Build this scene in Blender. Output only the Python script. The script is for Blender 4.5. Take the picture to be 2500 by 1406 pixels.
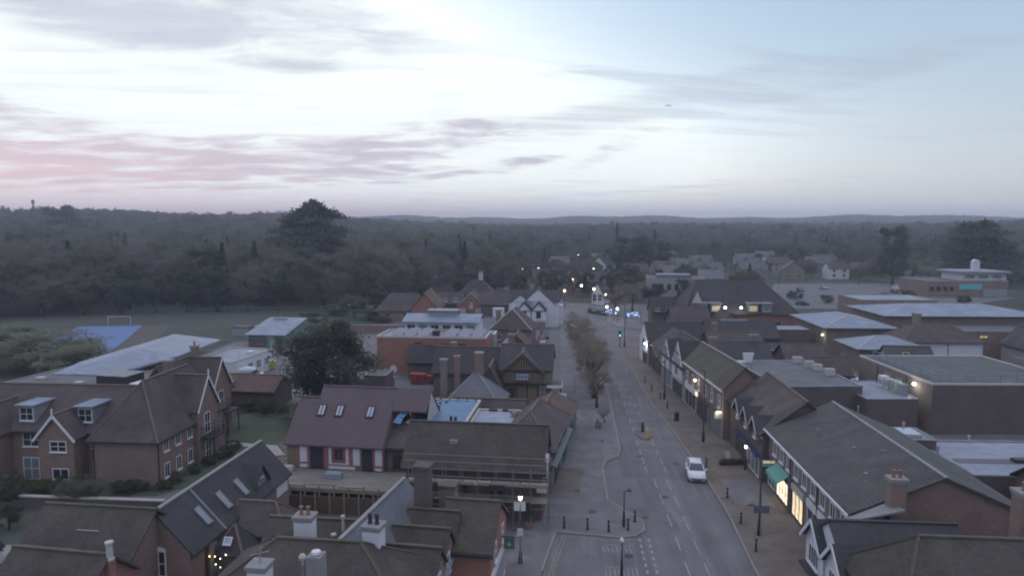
import bpy, math, random
import numpy as np
from mathutils import Vector, Matrix
R = math.radians
random.seed(7)
scene = bpy.context.scene
for o in list(bpy.data.objects): bpy.data.objects.remove(o)
C = scene.collection

# ------------------------------------------------------------------ camera
# world: +Y runs along the high street, +X to the right of it, metres; the drone hovers 25 m above the road
cam = bpy.data.cameras.new('camera'); cam_o = bpy.data.objects.new('camera', cam); C.objects.link(cam_o)
cam_o.location = (0, 0, 25); cam_o.rotation_euler = (R(90-5.41), 0, R(4.54))
cam.sensor_width = 36; cam.lens = 24.0; cam.clip_start = 0.5; cam.clip_end = 12000
scene.camera = cam_o

# ------------------------------------------------------------------ exposure
vs = scene.view_settings
vs.view_transform = 'Standard'; vs.look = 'None'; vs.exposure = 0.0; vs.gamma = 1.0; vs.use_curve_mapping = False
scene.render.engine = 'CYCLES'; scene.cycles.filter_width = 2.0
scene.cycles.max_bounces = 4; scene.cycles.diffuse_bounces = 2; scene.cycles.glossy_bounces = 2; scene.cycles.transmission_bounces = 2; scene.cycles.volume_bounces = 0

# ------------------------------------------------------------------ world: dawn sky with streaky cloud
SUN_AZ, SUN_EL = -24.0, 2.0        # degrees from +Y (negative = left of the street), dawn glow
world = bpy.data.worlds.new('World'); scene.world = world; world.use_nodes = True
nt = world.node_tree; nt.nodes.clear()
class S:                            # a socket with arithmetic
    def __init__(s, k): s.k = k
    def _o(s, op, b=None, rev=False):
        n = nt.nodes.new('ShaderNodeMath'); n.operation = op
        ab = [s] if b is None else ([b, s] if rev else [s, b])
        for i, v in enumerate(ab):
            if isinstance(v, S): nt.links.new(v.k, n.inputs[i])
            else: n.inputs[i].default_value = v
        return S(n.outputs[0])
    def __add__(s, b): return s._o('ADD', b)
    __radd__ = __add__
    def __sub__(s, b): return s._o('SUBTRACT', b)
    def __rsub__(s, b): return s._o('SUBTRACT', b, True)
    def __mul__(s, b): return s._o('MULTIPLY', b)
    __rmul__ = __mul__
    def __truediv__(s, b): return s._o('DIVIDE', b)
    def exp(s): return s._o('EXPONENT')
    def mx(s, b): return s._o('MAXIMUM', b)
    def mn(s, b): return s._o('MINIMUM', b)
def sstep(x, a, b):
    n = nt.nodes.new('ShaderNodeMapRange'); n.interpolation_type = 'SMOOTHSTEP'
    nt.links.new(x.k, n.inputs['Value']); n.inputs['From Min'].default_value = a; n.inputs['From Max'].default_value = b
    return S(n.outputs['Result'])
def cmix(f, a, b):
    n = nt.nodes.new('ShaderNodeMix'); n.data_type = 'RGBA'; n.clamp_factor = True
    for i, v in ((0, f), (6, a), (7, b)):
        if isinstance(v, S): nt.links.new(v.k, n.inputs[i])
        elif isinstance(v, tuple): n.inputs[i].default_value = (*v, 1)
        else: n.inputs[i].default_value = v
    return S(n.outputs[2])
def comb(x, y, z=0.0):
    n = nt.nodes.new('ShaderNodeCombineXYZ')
    for i, v in enumerate((x, y, z)):
        if isinstance(v, S): nt.links.new(v.k, n.inputs[i])
        else: n.inputs[i].default_value = v
    return S(n.outputs[0])
def noise(vec, scale, detail=5, rough=0.55, dist=0.0):
    n = nt.nodes.new('ShaderNodeTexNoise'); nt.links.new(vec.k, n.inputs['Vector'])
    n.inputs['Scale'].default_value = scale; n.inputs['Detail'].default_value = detail
    n.inputs['Roughness'].default_value = rough; n.inputs['Distortion'].default_value = dist
    return S(n.outputs['Fac'])
tc = nt.nodes.new('ShaderNodeTexCoord'); sx = nt.nodes.new('ShaderNodeSeparateXYZ')
nt.links.new(tc.outputs['Generated'], sx.inputs[0])
dx, dy, dz = (S(sx.outputs[i]) for i in range(3))
az = dx._o('ARCTAN2', dy) * (180/math.pi)
el = dz._o('ARCSINE') * (180/math.pi)
def blob(a0, e0, wa, we, tilt=0.0, amp=1.0):
    da = (az - a0); de = (el - e0) - da*tilt
    da = da/wa; de = de/we
    return (da*da*-1.0 - de*de).exp() * amp
sky_n = nt.nodes.new('ShaderNodeTexSky'); sky_n.sky_type = 'NISHITA'; sky_n.sun_disc = False
sky_n.sun_elevation = R(SUN_EL); sky_n.sun_rotation = R(SUN_AZ); sky_n.air_density = 1.0; sky_n.dust_density = 2.0
ela = el.mx(0.0)
def vscale(col, f):
    n = nt.nodes.new('ShaderNodeVectorMath'); n.operation = 'SCALE'; n.inputs[0].default_value = col
    nt.links.new(f.k, n.inputs['Scale']); return S(n.outputs[0])
def cadd(a, b, f=1.0):
    n = nt.nodes.new('ShaderNodeMix'); n.data_type = 'RGBA'; n.blend_type = 'ADD'; n.inputs[0].default_value = f
    nt.links.new(a.k, n.inputs[6]); nt.links.new(b.k, n.inputs[7]); return S(n.outputs[2])
# clear sky: blue away from the dawn, pale towards the horizon, unseen sky overhead brightened as added fill to lift the ambient light
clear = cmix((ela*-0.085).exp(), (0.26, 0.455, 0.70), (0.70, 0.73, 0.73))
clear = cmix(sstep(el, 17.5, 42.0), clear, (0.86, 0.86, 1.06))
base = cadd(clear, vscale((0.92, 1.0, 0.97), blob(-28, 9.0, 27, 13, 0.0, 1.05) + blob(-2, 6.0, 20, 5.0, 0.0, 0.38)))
base = cadd(base, S(sky_n.outputs[0]), 0.05)
bm = nt.nodes.new('ShaderNodeVectorMath'); bm.operation = 'MINIMUM'; bm.inputs[1].default_value = (1.06, 1.12, 1.12); nt.links.new(base.k, bm.inputs[0]); base = S(bm.outputs[0])
# two cloud sheets seen in perspective: broken banks on the left, combed streaks on the right
inv = (dz.mx(0.0) + 0.075)._o('POWER', -1.0)
px = dx*inv; py = dy*inv
n1 = noise(comb(px*0.8 + py*0.10, py*1.15 - px*0.12), 2.0, 7, 0.62, 0.35)
n2 = noise(comb(px*0.45, py*1.7 - px*0.42, 7.3), 2.6, 6, 0.62, 0.4)
n3 = noise(comb(px*0.5 + py*0.2, py*0.6, 3.1), 0.9, 3, 0.5, 0.3)
blobs = (blob(-26, 14.9, 12, 2.1, 0.02, 1.0) + blob(-42, 15.6, 8, 1.8, -0.08, .85) + blob(-30, 17.8, 14, 1.2, 0.02, .6) + blob(-26, 13.2, 9, 1.0, 0.0, .55) + blob(-21.3, 12.1, 3.6, 0.55, 0.0, .85)
  + blob(-45, 7.7, 8, .9, -0.05, .85) + blob(-38, 6.4, 5, .7, -.05, .6) + blob(-27, 4.6, 15, 1.7, 0.04, 1.0) + blob(-16, 6.3, 9, 0.9, 0.08, .95) + blob(-9, 8.0, 6, .55, 0.06, .75) + blob(-13.5, 4.0, 7, .8, 0.0, .75) + blob(-6, 7.3, 6, .4, .1, .6)
  + blob(-2.6, 5.1, 3.8, .42, 0.1, 1.05) + blob(-42, 3.8, 14, 1.9, 0.0, .9) + blob(2.9, 6.2, 1.0, .25, 0, .7))
streak = (blob(10, 9.4, 15, 1.3, 0.17, .9) + blob(14.5, 11.2, 6.5, .8, 0.06, .8) + blob(2, 12.2, 8, .55, -0.16, .9) + blob(24, 10.9, 13, .8, 0.17, .85)
  + blob(7, 2.7, 8, .28, .06, .85) + blob(13.5, 13.4, 5.5, .8, -0.36, .6) + blob(3.2, 5.6, 3.6, .7, .42, .7) + blob(2, 9, 6, .8, .15, .75) + blob(26, 16, 7, 1.2, 0, .35) + blob(18, 15.6, 4, .6, 0, .3))
bl = blobs.mn(1.0); st = streak.mn(1.0)
c1 = sstep(bl*0.80 + (n1 - 0.5)*3.3 + (n3-0.5)*1.0 - 0.12, -0.1, 0.95)*sstep(bl, 0.03, 0.5)
c1 = c1.mx(sstep(n1*0.6 + n3*0.6, 0.66, 0.95)*0.25)
c2 = sstep(st*0.8 + (n2 - 0.5)*3.2 - 0.1, -0.15, 1.15)*sstep(st, 0.03, 0.6)*0.5
pink = blob(-44, 1.8, 24, 4.4, 0.0, 1.0)
cc1 = cmix(pink, (0.595, 0.565, 0.68), (0.93, 0.66, 0.69))
cc1 = cmix(sstep(el, 7.0, 13.0), cc1, (0.66, 0.70, 0.80))
lit = cmix(c1*0.90, base, cc1)
c2 = c2.mx(sstep(n2*0.7 + n3*0.4, 0.54, 0.80)*0.38)
lit = cmix(c2, lit, (0.47, 0.53, 0.66))
# low band of haze on the horizon
hz = cmix(pink, cmix(sstep(az, -22.0, 10.0), (0.76, 0.66, 0.73), (0.74, 0.755, 0.82)), (0.98, 0.71, 0.74))
lowf = 1.0 - sstep(el + (n1-0.5)*1.6 + (n3-.5)*1.0, 0.6, 3.6)
lit = cmix(lowf*0.86, lit, hz)
# below the horizon: dim ground tone
lit = cmix(sstep(el*-1.0, 0.0, 3.0), lit, (0.10, 0.10, 0.11))
bg = nt.nodes.new('ShaderNodeBackground'); wo = nt.nodes.new('ShaderNodeOutputWorld')
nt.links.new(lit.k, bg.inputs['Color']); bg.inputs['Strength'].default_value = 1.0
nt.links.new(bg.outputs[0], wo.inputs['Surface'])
world.cycles.sampling_method = 'MANUAL'; world.cycles.sample_map_resolution = 512

# ------------------------------------------------------------------ weak dawn sun, veiled by cloud
sun = bpy.data.lights.new('sun', 'SUN'); sun.energy = 0.12; sun.angle = R(25); sun.color = (1.0, 0.86, 0.80)
sun_o = bpy.data.objects.new('sun', sun); C.objects.link(sun_o)
sun_o.rotation_euler = (R(90-max(SUN_EL, 6)), 0, R(180-SUN_AZ))
# ------------------------------------------------------------------ materials (all procedural)
MATS = {}
def newmat(name):
    m = bpy.data.materials.new(name); m.use_nodes = True
    return m, m.node_tree, m.node_tree.nodes['Principled BSDF']
def L(t, a, b): t.links.new(a, b)
def mat(name, col, rough=0.75, kind='plain', var=0.25, scale=0.6, col2=None, metal=0.0, bump=0.0, joint=None, spec=0.3, moss=0.0, course=0.3):
    m, t, p = newmat(name)
    p.inputs['Roughness'].default_value = rough; p.inputs['Metallic'].default_value = metal
    p.inputs['Specular IOR Level'].default_value = spec
    tcn = t.nodes.new('ShaderNodeTexCoord')
    no = t.nodes.new('ShaderNodeTexNoise'); no.inputs['Scale'].default_value = scale; no.inputs['Detail'].default_value = 6; no.inputs['Roughness'].default_value = 0.62
    L(t, tcn.outputs['Object'], no.inputs['Vector'])
    ramp = t.nodes.new('ShaderNodeValToRGB')
    c2 = col2 or tuple(c*0.6 for c in col)
    k = 1-var
    ramp.color_ramp.elements[0].position = 0.3; ramp.color_ramp.elements[1].position = 0.7
    ramp.color_ramp.elements[0].color = (*[a*k + b*var for a, b in zip(col, c2)], 1)
    ramp.color_ramp.elements[1].color = (*[min(1, a*(1+var*0.35)) for a in col], 1)
    L(t, no.outputs['Fac'], ramp.inputs['Fac'])
    out = ramp.outputs['Color']
    if kind in ('brick', 'tile', 'slate', 'board'):
        sp = t.nodes.new('ShaderNodeSeparateXYZ'); L(t, tcn.outputs['Object'], sp.inputs[0])
        ad = t.nodes.new('ShaderNodeMath'); ad.operation = 'ADD'; L(t, sp.outputs[0], ad.inputs[0]); L(t, sp.outputs[1], ad.inputs[1])
        cb = t.nodes.new('ShaderNodeCombineXYZ'); L(t, ad.outputs[0], cb.inputs[0]); L(t, sp.outputs[2], cb.inputs[1])
        br = t.nodes.new('ShaderNodeTexBrick'); L(t, cb.outputs[0], br.inputs['Vector'])
        if kind == 'brick': bw, rh, ms = 0.225, 0.075, 0.008
        elif kind == 'board': bw, rh, ms = 4.0, 0.15, 0.01
        else: bw, rh, ms = (0.26, course*0.45, 0.014) if kind == 'slate' else (0.22, course*0.33, 0.013)
        br.inputs['Scale'].default_value = 1.0; br.inputs['Brick Width'].default_value = bw; br.inputs['Row Height'].default_value = rh
        br.inputs['Mortar Size'].default_value = ms; br.inputs['Bias'].default_value = 0.0
        br.inputs['Color1'].default_value = (1, 1, 1, 1); br.inputs['Color2'].default_value = (0.78, 0.77, 0.77, 1)
        j = joint if joint is not None else (1.2 if kind == 'brick' else 0.55)
        br.inputs['Mortar'].default_value = (j, j, j, 1)
        mul = t.nodes.new('ShaderNodeMix'); mul.data_type = 'RGBA'; mul.blend_type = 'MULTIPLY'; mul.inputs[0].default_value = 0.85
        L(t, out, mul.inputs[6]); L(t, br.outputs['Color'], mul.inputs[7]); out = mul.outputs[2]
        bmp = t.nodes.new('ShaderNodeBump'); bmp.inputs['Strength'].default_value = 0.5; bmp.inputs['Distance'].default_value = 0.02
        L(t, br.outputs['Fac'], bmp.inputs['Height']); bmp.invert = True; L(t, bmp.outputs[0], p.inputs['Normal'])
    if kind in ('sheet', 'road', 'slab'):
        br = t.nodes.new('ShaderNodeTexBrick'); L(t, tcn.outputs['Object'], br.inputs['Vector'])
        bw, rh, ms, jj = {'sheet': (7.0, 1.0, 0.03, 0.72), 'road': (40.0, 3.4, 0.05, 0.78), 'slab': (0.9, 0.6, 0.02, 0.8)}[kind]
        br.inputs['Scale'].default_value = 1.0; br.inputs['Brick Width'].default_value = bw; br.inputs['Row Height'].default_value = rh; br.inputs['Mortar Size'].default_value = ms
        br.inputs['Color1'].default_value = (1, 1, 1, 1); br.inputs['Color2'].default_value = (0.9, 0.9, 0.9, 1); br.inputs['Mortar'].default_value = (jj, jj, jj, 1)
        if kind == 'road':
            rv = t.nodes.new('ShaderNodeMapping'); rv.inputs['Rotation'].default_value = (0, 0, R(92)); L(t, tcn.outputs['Object'], rv.inputs[0]); L(t, rv.outputs[0], br.inputs['Vector'])
        mul = t.nodes.new('ShaderNodeMix'); mul.data_type = 'RGBA'; mul.blend_type = 'MULTIPLY'; mul.inputs[0].default_value = 0.9
        L(t, out, mul.inputs[6]); L(t, br.outputs['Color'], mul.inputs[7]); out = mul.outputs[2]
        st_ = t.nodes.new('ShaderNodeTexNoise'); st_.inputs['Scale'].default_value = 0.35; st_.inputs['Detail'].default_value = 8; st_.inputs['Distortion'].default_value = 1.2
        mp = t.nodes.new('ShaderNodeMapping'); mp.inputs['Scale'].default_value = (2.6, 0.16, 1) if kind == 'road' else (1, 1, 1); L(t, tcn.outputs['Object'], mp.inputs[0]); L(t, mp.outputs[0], st_.inputs['Vector'])
        sr = t.nodes.new('ShaderNodeMapRange'); sr.inputs['From Min'].default_value = 0.38; sr.inputs['From Max'].default_value = 0.66; sr.inputs['To Min'].default_value = 0.84; sr.inputs['To Max'].default_value = 1.08; L(t, st_.outputs['Fac'], sr.inputs['Value'])
        mu2 = t.nodes.new('ShaderNodeMix'); mu2.data_type = 'RGBA'; mu2.blend_type = 'MULTIPLY'; mu2.inputs[0].default_value = 1.0; L(t, out, mu2.inputs[6]); L(t, sr.outputs[0], mu2.inputs[7]); out = mu2.outputs[2]
    if kind in ('tile', 'slate'):
        wn = t.nodes.new('ShaderNodeTexNoise'); wn.inputs['Scale'].default_value = 0.28; wn.inputs['Detail'].default_value = 9; wn.inputs['Roughness'].default_value = 0.7; wn.inputs['Distortion'].default_value = 0.8; L(t, tcn.outputs['Object'], wn.inputs['Vector'])
        wr = t.nodes.new('ShaderNodeMapRange'); wr.inputs['From Min'].default_value = 0.35; wr.inputs['From Max'].default_value = 0.68; wr.inputs['To Min'].default_value = 1-var*0.75; wr.inputs['To Max'].default_value = 1+var*0.55; L(t, wn.outputs['Fac'], wr.inputs['Value'])
        wm = t.nodes.new('ShaderNodeMix'); wm.data_type = 'RGBA'; wm.blend_type = 'MULTIPLY'; wm.inputs[0].default_value = 1.0; L(t, out, wm.inputs[6]); L(t, wr.outputs[0], wm.inputs[7]); out = wm.outputs[2]
    if moss > 0:
        n2 = t.nodes.new('ShaderNodeTexNoise'); n2.inputs['Scale'].default_value = 0.9; n2.inputs['Detail'].default_value = 8; n2.inputs['Roughness'].default_value = 0.7
        L(t, tcn.outputs['Object'], n2.inputs['Vector'])
        mr = t.nodes.new('ShaderNodeMapRange'); mr.inputs['From Min'].default_value = 0.48; mr.inputs['From Max'].default_value = 0.68; mr.inputs['To Max'].default_value = moss
        L(t, n2.outputs['Fac'], mr.inputs['Value'])
        mm = t.nodes.new('ShaderNodeMix'); mm.data_type = 'RGBA'; L(t, mr.outputs[0], mm.inputs[0]); L(t, out, mm.inputs[6]); mm.inputs[7].default_value = (0.088, 0.088, 0.066, 1); out = mm.outputs[2]
    # fine dirt
    n3 = t.nodes.new('ShaderNodeTexNoise'); n3.inputs['Scale'].default_value = 7.0; n3.inputs['Detail'].default_value = 5
    L(t, tcn.outputs['Object'], n3.inputs['Vector'])
    m3 = t.nodes.new('ShaderNodeMix'); m3.data_type = 'RGBA'; m3.blend_type = 'MULTIPLY'; m3.inputs[0].default_value = 1.0
    r3 = t.nodes.new('ShaderNodeMapRange'); r3.inputs['To Min'].default_value = 1-var*0.8; r3.inputs['To Max'].default_value = 1+var*0.5; L(t, n3.outputs['Fac'], r3.inputs['Value'])
    L(t, out, m3.inputs[6]); L(t, r3.outputs[0], m3.inputs[7]); out = m3.outputs[2]
    L(t, out, p.inputs['Base Color'])
    MATS[name] = m; return m
def emit(name, col, strength):
    m, t, p = newmat(name)
    p.inputs['Base Color'].default_value = (*col, 1); p.inputs['Emission Color'].default_value = (*col, 1); p.inputs['Emission Strength'].default_value = strength
    MATS[name] = m; return m
def litmat(name, col, strength, seed):
    m, t, p = newmat(name); tcn = t.nodes.new('ShaderNodeTexCoord'); mp = t.nodes.new('ShaderNodeMapping'); mp.inputs['Scale'].default_value = (3.0, 3.0, 1.6); mp.inputs['Location'].default_value = (seed, seed*2, 0)
    mp.inputs['Scale'].default_value = (5.0, 5.0, 1.1)
    L(t, tcn.outputs['Object'], mp.inputs[0]); vo = t.nodes.new('ShaderNodeTexNoise'); vo.inputs['Scale'].default_value = 1.4; vo.inputs['Detail'].default_value = 3; L(t, mp.outputs[0], vo.inputs['Vector'])
    rp = t.nodes.new('ShaderNodeValToRGB'); e = rp.color_ramp.elements; e[0].position = .36; e[0].color = (*[c*.35 for c in (col[0], col[1]*.8, col[2]*.7)], 1); e[1].position = .5; e[1].color = (*col, 1)
    L(t, vo.outputs['Fac'], rp.inputs['Fac']); L(t, rp.outputs[0], p.inputs['Emission Color']); p.inputs['Emission Strength'].default_value = strength; p.inputs['Base Color'].default_value = (*[c*.3 for c in col], 1); p.inputs['Roughness'].default_value = .15
    MATS[name] = m
def glassmat(name, col=(0.025, 0.03, 0.035), rough=0.08):
    m, t, p = newmat(name); p.inputs['Base Color'].default_value = (*col, 1); p.inputs['Roughness'].default_value = rough
    p.inputs['Specular IOR Level'].default_value = 0.6; MATS[name] = m; return m
mat('asphalt', (0.165, 0.163, 0.172), 0.85, 'road', var=0.35, scale=0.25, col2=(0.075, 0.077, 0.083))
mat('asphalt_old', (0.145, 0.145, 0.152), 0.85, var=0.4, scale=0.3, col2=(0.085, 0.085, 0.09))
mat('pave_grey', (0.185, 0.185, 0.192), 0.85, 'slab', var=0.3, scale=0.5)
mat('pave_brown', (0.175, 0.152, 0.138), 0.85, 'slab', var=0.35, scale=0.4, col2=(0.095, 0.085, 0.078))
mat('kerb', (0.24, 0.23, 0.22), 0.85, var=0.3)
mat('paint', (0.27, 0.27, 0.275), 0.7, var=0.6, scale=1.5, col2=(0.16, 0.16, 0.165))
mat('paint_yellow', (0.24, 0.21, 0.14), 0.7, var=0.6, scale=1.5, col2=(0.14, 0.13, 0.10))
mat('grass', (0.082, 0.105, 0.074), 0.95, var=0.5, scale=0.25, col2=(0.05, 0.06, 0.03))
mat('field', (0.058, 0.064, 0.055), 0.95, var=0.6, scale=0.03, col2=(0.055, 0.055, 0.04))
mat('earth', (0.10, 0.085, 0.075), 0.95, var=0.5, scale=0.4)
mat('grass_field', (0.072, 0.084, 0.068), 0.95, var=0.5, scale=0.05, col2=(0.06, 0.06, 0.05))
mat('court_blue', (0.11, 0.19, 0.37), 0.7, var=0.15)
mat('court_brown', (0.10, 0.092, 0.088), 0.85, var=0.3)
mat('concrete', (0.26, 0.26, 0.26), 0.85, var=0.35)
mat('path_pale', (0.36, 0.35, 0.32), 0.85, var=0.25)
mat('brick_brown', (0.245, 0.172, 0.148), 0.85, 'brick', var=0.3)
mat('brick_red', (0.31, 0.155, 0.125), 0.85, 'brick', var=0.3)
mat('brick_dark', (0.135, 0.11, 0.105), 0.85, 'brick', var=0.35)
mat('brick_buff', (0.235, 0.195, 0.165), 0.85, 'brick', var=0.3)
mat('tile_brown', (0.115, 0.095, 0.098), 0.8, 'tile', var=0.4, col2=(0.08, 0.07, 0.065), moss=0.25)
mat('tile_mossy', (0.098, 0.080, 0.076), 0.85, 'tile', var=0.45, col2=(0.07, 0.065, 0.055), moss=0.85)
mat('tile_red_new', (0.145, 0.11, 0.122), 0.75, 'tile', var=0.12)
mat('tile_red', (0.17, 0.115, 0.10), 0.8, 'tile', var=0.35, moss=0.2)
mat('tile_dark', (0.064, 0.064, 0.071), 0.75, 'tile', var=0.3, moss=0.25)
mat('slate', (0.125, 0.133, 0.145), 0.55, 'slate', var=0.35, moss=0.35)
mat('slate_blue', (0.16, 0.17, 0.20), 0.5, 'slate', var=0.25)
mat('slate_green', (0.080, 0.080, 0.080), 0.65, 'slate', var=0.35, moss=0.55)
mat('olive_tile', (0.115, 0.108, 0.085), 0.8, 'tile', var=0.3, moss=0.5)
mat('render_white', (0.58, 0.58, 0.62), 0.8, var=0.12)
mat('render_grey', (0.29, 0.285, 0.295), 0.8, var=0.2)
mat('white', (0.62, 0.62, 0.65), 0.5, var=0.08)
mat('offwhite', (0.44, 0.43, 0.41), 0.7, var=0.2)
mat('black_timber', (0.045, 0.042, 0.045), 0.75, var=0.3)
mat('timber_brown', (0.11, 0.085, 0.065), 0.8, var=0.3)
mat('timber_pale', (0.33, 0.28, 0.23), 0.8, 'board', var=0.35)
mat('timber_grey', (0.24, 0.23, 0.21), 0.85, 'board', var=0.35)
mat('panel_brown', (0.20, 0.16, 0.12), 0.85, var=0.25)
mat('metal_pale', (0.23, 0.275, 0.36), 0.5, 'sheet', var=0.12, scale=0.3)
mat('metal_grey', (0.28, 0.29, 0.31), 0.5, var=0.15)
mat('metal_dark', (0.035, 0.035, 0.04), 0.5, var=0.2)
mat('steel', (0.22, 0.215, 0.20), 0.5, var=0.25, metal=0.4)
mat('lead', (0.24, 0.255, 0.27), 0.6, 'sheet', var=0.25)
mat('felt_grey', (0.145, 0.148, 0.16), 0.8, 'sheet', var=0.4, scale=0.35, col2=(0.13, 0.135, 0.14))
mat('felt_green', (0.115, 0.125, 0.125), 0.8, 'sheet', var=0.55, scale=0.25, col2=(0.09, 0.11, 0.10))
mat('roof_pale', (0.26, 0.29, 0.355), 0.6, 'sheet', var=0.3, scale=0.3, col2=(0.25, 0.27, 0.31))
mat('membrane_blue', (0.12, 0.235, 0.36), 0.55, 'sheet', var=0.15)
mat('membrane_light', (0.29, 0.33, 0.42), 0.55, 'sheet', var=0.25)
mat('tarp_blue', (0.12, 0.26, 0.45), 0.4, var=0.2)
mat('tape_red', (0.30, 0.12, 0.125), 0.6, var=0.25)
mat('green_paint', (0.12, 0.20, 0.185), 0.6, var=0.2)
mat('pale_green', (0.32, 0.40, 0.38), 0.6, var=0.2)
mat('awning_green', (0.11, 0.33, 0.27), 0.6, var=0.15)
mat('sign_teal', (0.12, 0.46, 0.48), 0.6, var=0.1)
mat('sign_green', (0.06, 0.16, 0.14), 0.6, var=0.2)
mat('sign_blue', (0.04, 0.055, 0.12), 0.5, var=0.2)
mat('shop_teal', (0.11, 0.145, 0.155), 0.5, var=0.25)
mat('red_bin', (0.26, 0.06, 0.06), 0.5, var=0.25)
mat('orange_red', (0.45, 0.10, 0.06), 0.6, var=0.3)
mat('yellow', (0.50, 0.40, 0.10), 0.6, var=0.25)
mat('amber', (0.45, 0.34, 0.16), 0.6, var=0.25)
mat('terracotta', (0.26, 0.15, 0.11), 0.8, var=0.3)
mat('car_white', (0.60, 0.63, 0.68), 0.25, var=0.04, spec=0.5)
mat('car_blue', (0.02, 0.03, 0.12), 0.25, var=0.05, spec=0.5)
mat('car_silver', (0.32, 0.35, 0.38), 0.3, var=0.05, metal=0.5)
mat('car_dark', (0.03, 0.032, 0.036), 0.25, var=0.05, spec=0.5)
mat('car_red', (0.16, 0.06, 0.05), 0.3, var=0.05, spec=0.5)
mat('tyre', (0.02, 0.02, 0.02), 0.9, var=0.2)
mat('van_livery', (0.12, 0.15, 0.30), 0.4, var=0.1)
mat('solar', (0.16, 0.17, 0.22), 0.2, var=0.15, spec=0.6)
mat('ridge_brown', (0.15, 0.112, 0.098), 0.85, var=0.35)
mat('trunk', (0.085, 0.072, 0.06), 0.95, var=0.4, scale=2)
glassmat('glass'); glassmat('glass_pale', (0.16, 0.18, 0.21), 0.15); glassmat('glass_sky', (0.34, 0.38, 0.44), 0.2); glassmat('car_glass', (0.05, 0.065, 0.09), 0.06)
litmat('lit_warm', (1.0, 0.78, 0.58), 1.9, 2.0); litmat('lit_cream', (1.0, 0.80, 0.52), 1.1, 5.0); litmat('lit_dim', (1.0, 0.75, 0.38), 0.4, 3.0)
litmat('lit_window', (1.0, 0.85, 0.50), 0.5, 8.0)
emit('bulb_warm', (1.0, 0.86, 0.66), 10.0); emit('bulb_white', (1.0, 0.95, 0.88), 9.0); emit('bulb_small', (1.0, 0.85, 0.6), 6.0); emit('bulb_orange', (1.0, 0.55, 0.22), 9.0)
emit('signal_green', (0.10, 1.0, 0.62), 5.0); emit('fairy_blue', (0.25, 0.45, 1.0), 1.5); emit('fairy_white', (0.62, 0.78, 1.0), 1.7)

def leafmat(name, cols, trans=0.45):
    m = bpy.data.materials.new(name); m.use_nodes = True; t = m.node_tree; t.nodes.clear()
    tcn = t.nodes.new('ShaderNodeTexCoord'); no = t.nodes.new('ShaderNodeTexNoise'); no.inputs['Scale'].default_value = 0.45; no.inputs['Detail'].default_value = 3
    L(t, tcn.outputs['Object'], no.inputs['Vector'])
    oi = t.nodes.new('ShaderNodeObjectInfo')
    ad = t.nodes.new('ShaderNodeMath'); ad.operation = 'MULTIPLY_ADD'; ad.inputs[1].default_value = 0.55; L(t, oi.outputs['Random'], ad.inputs[0])
    m2 = t.nodes.new('ShaderNodeMath'); m2.operation = 'MULTIPLY'; m2.inputs[1].default_value = 0.5; L(t, no.outputs['Fac'], m2.inputs[0]); L(t, m2.outputs[0], ad.inputs[2])
    rp = t.nodes.new('ShaderNodeValToRGB'); e = rp.color_ramp.elements
    e[0].position = 0.1; e[0].color = (*cols[0], 1); e[1].position = 0.9; e[1].color = (*cols[-1], 1)
    for i, c in enumerate(cols[1:-1]): x = e.new(0.1 + 0.8*(i+1)/(len(cols)-1)); x.color = (*c, 1)
    L(t, ad.outputs[0], rp.inputs['Fac'])
    df = t.nodes.new('ShaderNodeBsdfDiffuse'); tr = t.nodes.new('ShaderNodeBsdfTranslucent'); mx = t.nodes.new('ShaderNodeMixShader'); mx.inputs[0].default_value = trans
    mo = t.nodes.new('ShaderNodeOutputMaterial')
    for n in (df, tr): L(t, rp.outputs['Color'], n.inputs['Color'])
    L(t, df.outputs[0], mx.inputs[1]); L(t, tr.outputs[0], mx.inputs[2]); L(t, mx.outputs[0], mo.inputs['Surface'])
    MATS[name] = m
leafmat('leaf_mixed', [(0.115, 0.135, 0.095), (0.145, 0.152, 0.112), (0.16, 0.152, 0.12), (0.125, 0.142, 0.103)])
leafmat('leaf_bare', [(0.165, 0.165, 0.145), (0.185, 0.18, 0.155), (0.185, 0.172, 0.155)])
leafmat('leaf_dark', [(0.095, 0.11, 0.09), (0.11, 0.125, 0.10), (0.125, 0.135, 0.105)])
leafmat('leaf_autumn', [(0.24, 0.215, 0.175), (0.26, 0.225, 0.175), (0.24, 0.22, 0.18)])
leafmat('leaf_yew', [(0.115, 0.128, 0.105), (0.13, 0.14, 0.112), (0.14, 0.145, 0.115)], 0.6)
leafmat('leaf_green', [(0.08, 0.115, 0.06), (0.10, 0.13, 0.07), (0.13, 0.145, 0.075)])
leafmat('leaf_sage', [(0.25, 0.265, 0.20), (0.27, 0.28, 0.215), (0.28, 0.285, 0.23)], 0.6)

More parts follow.
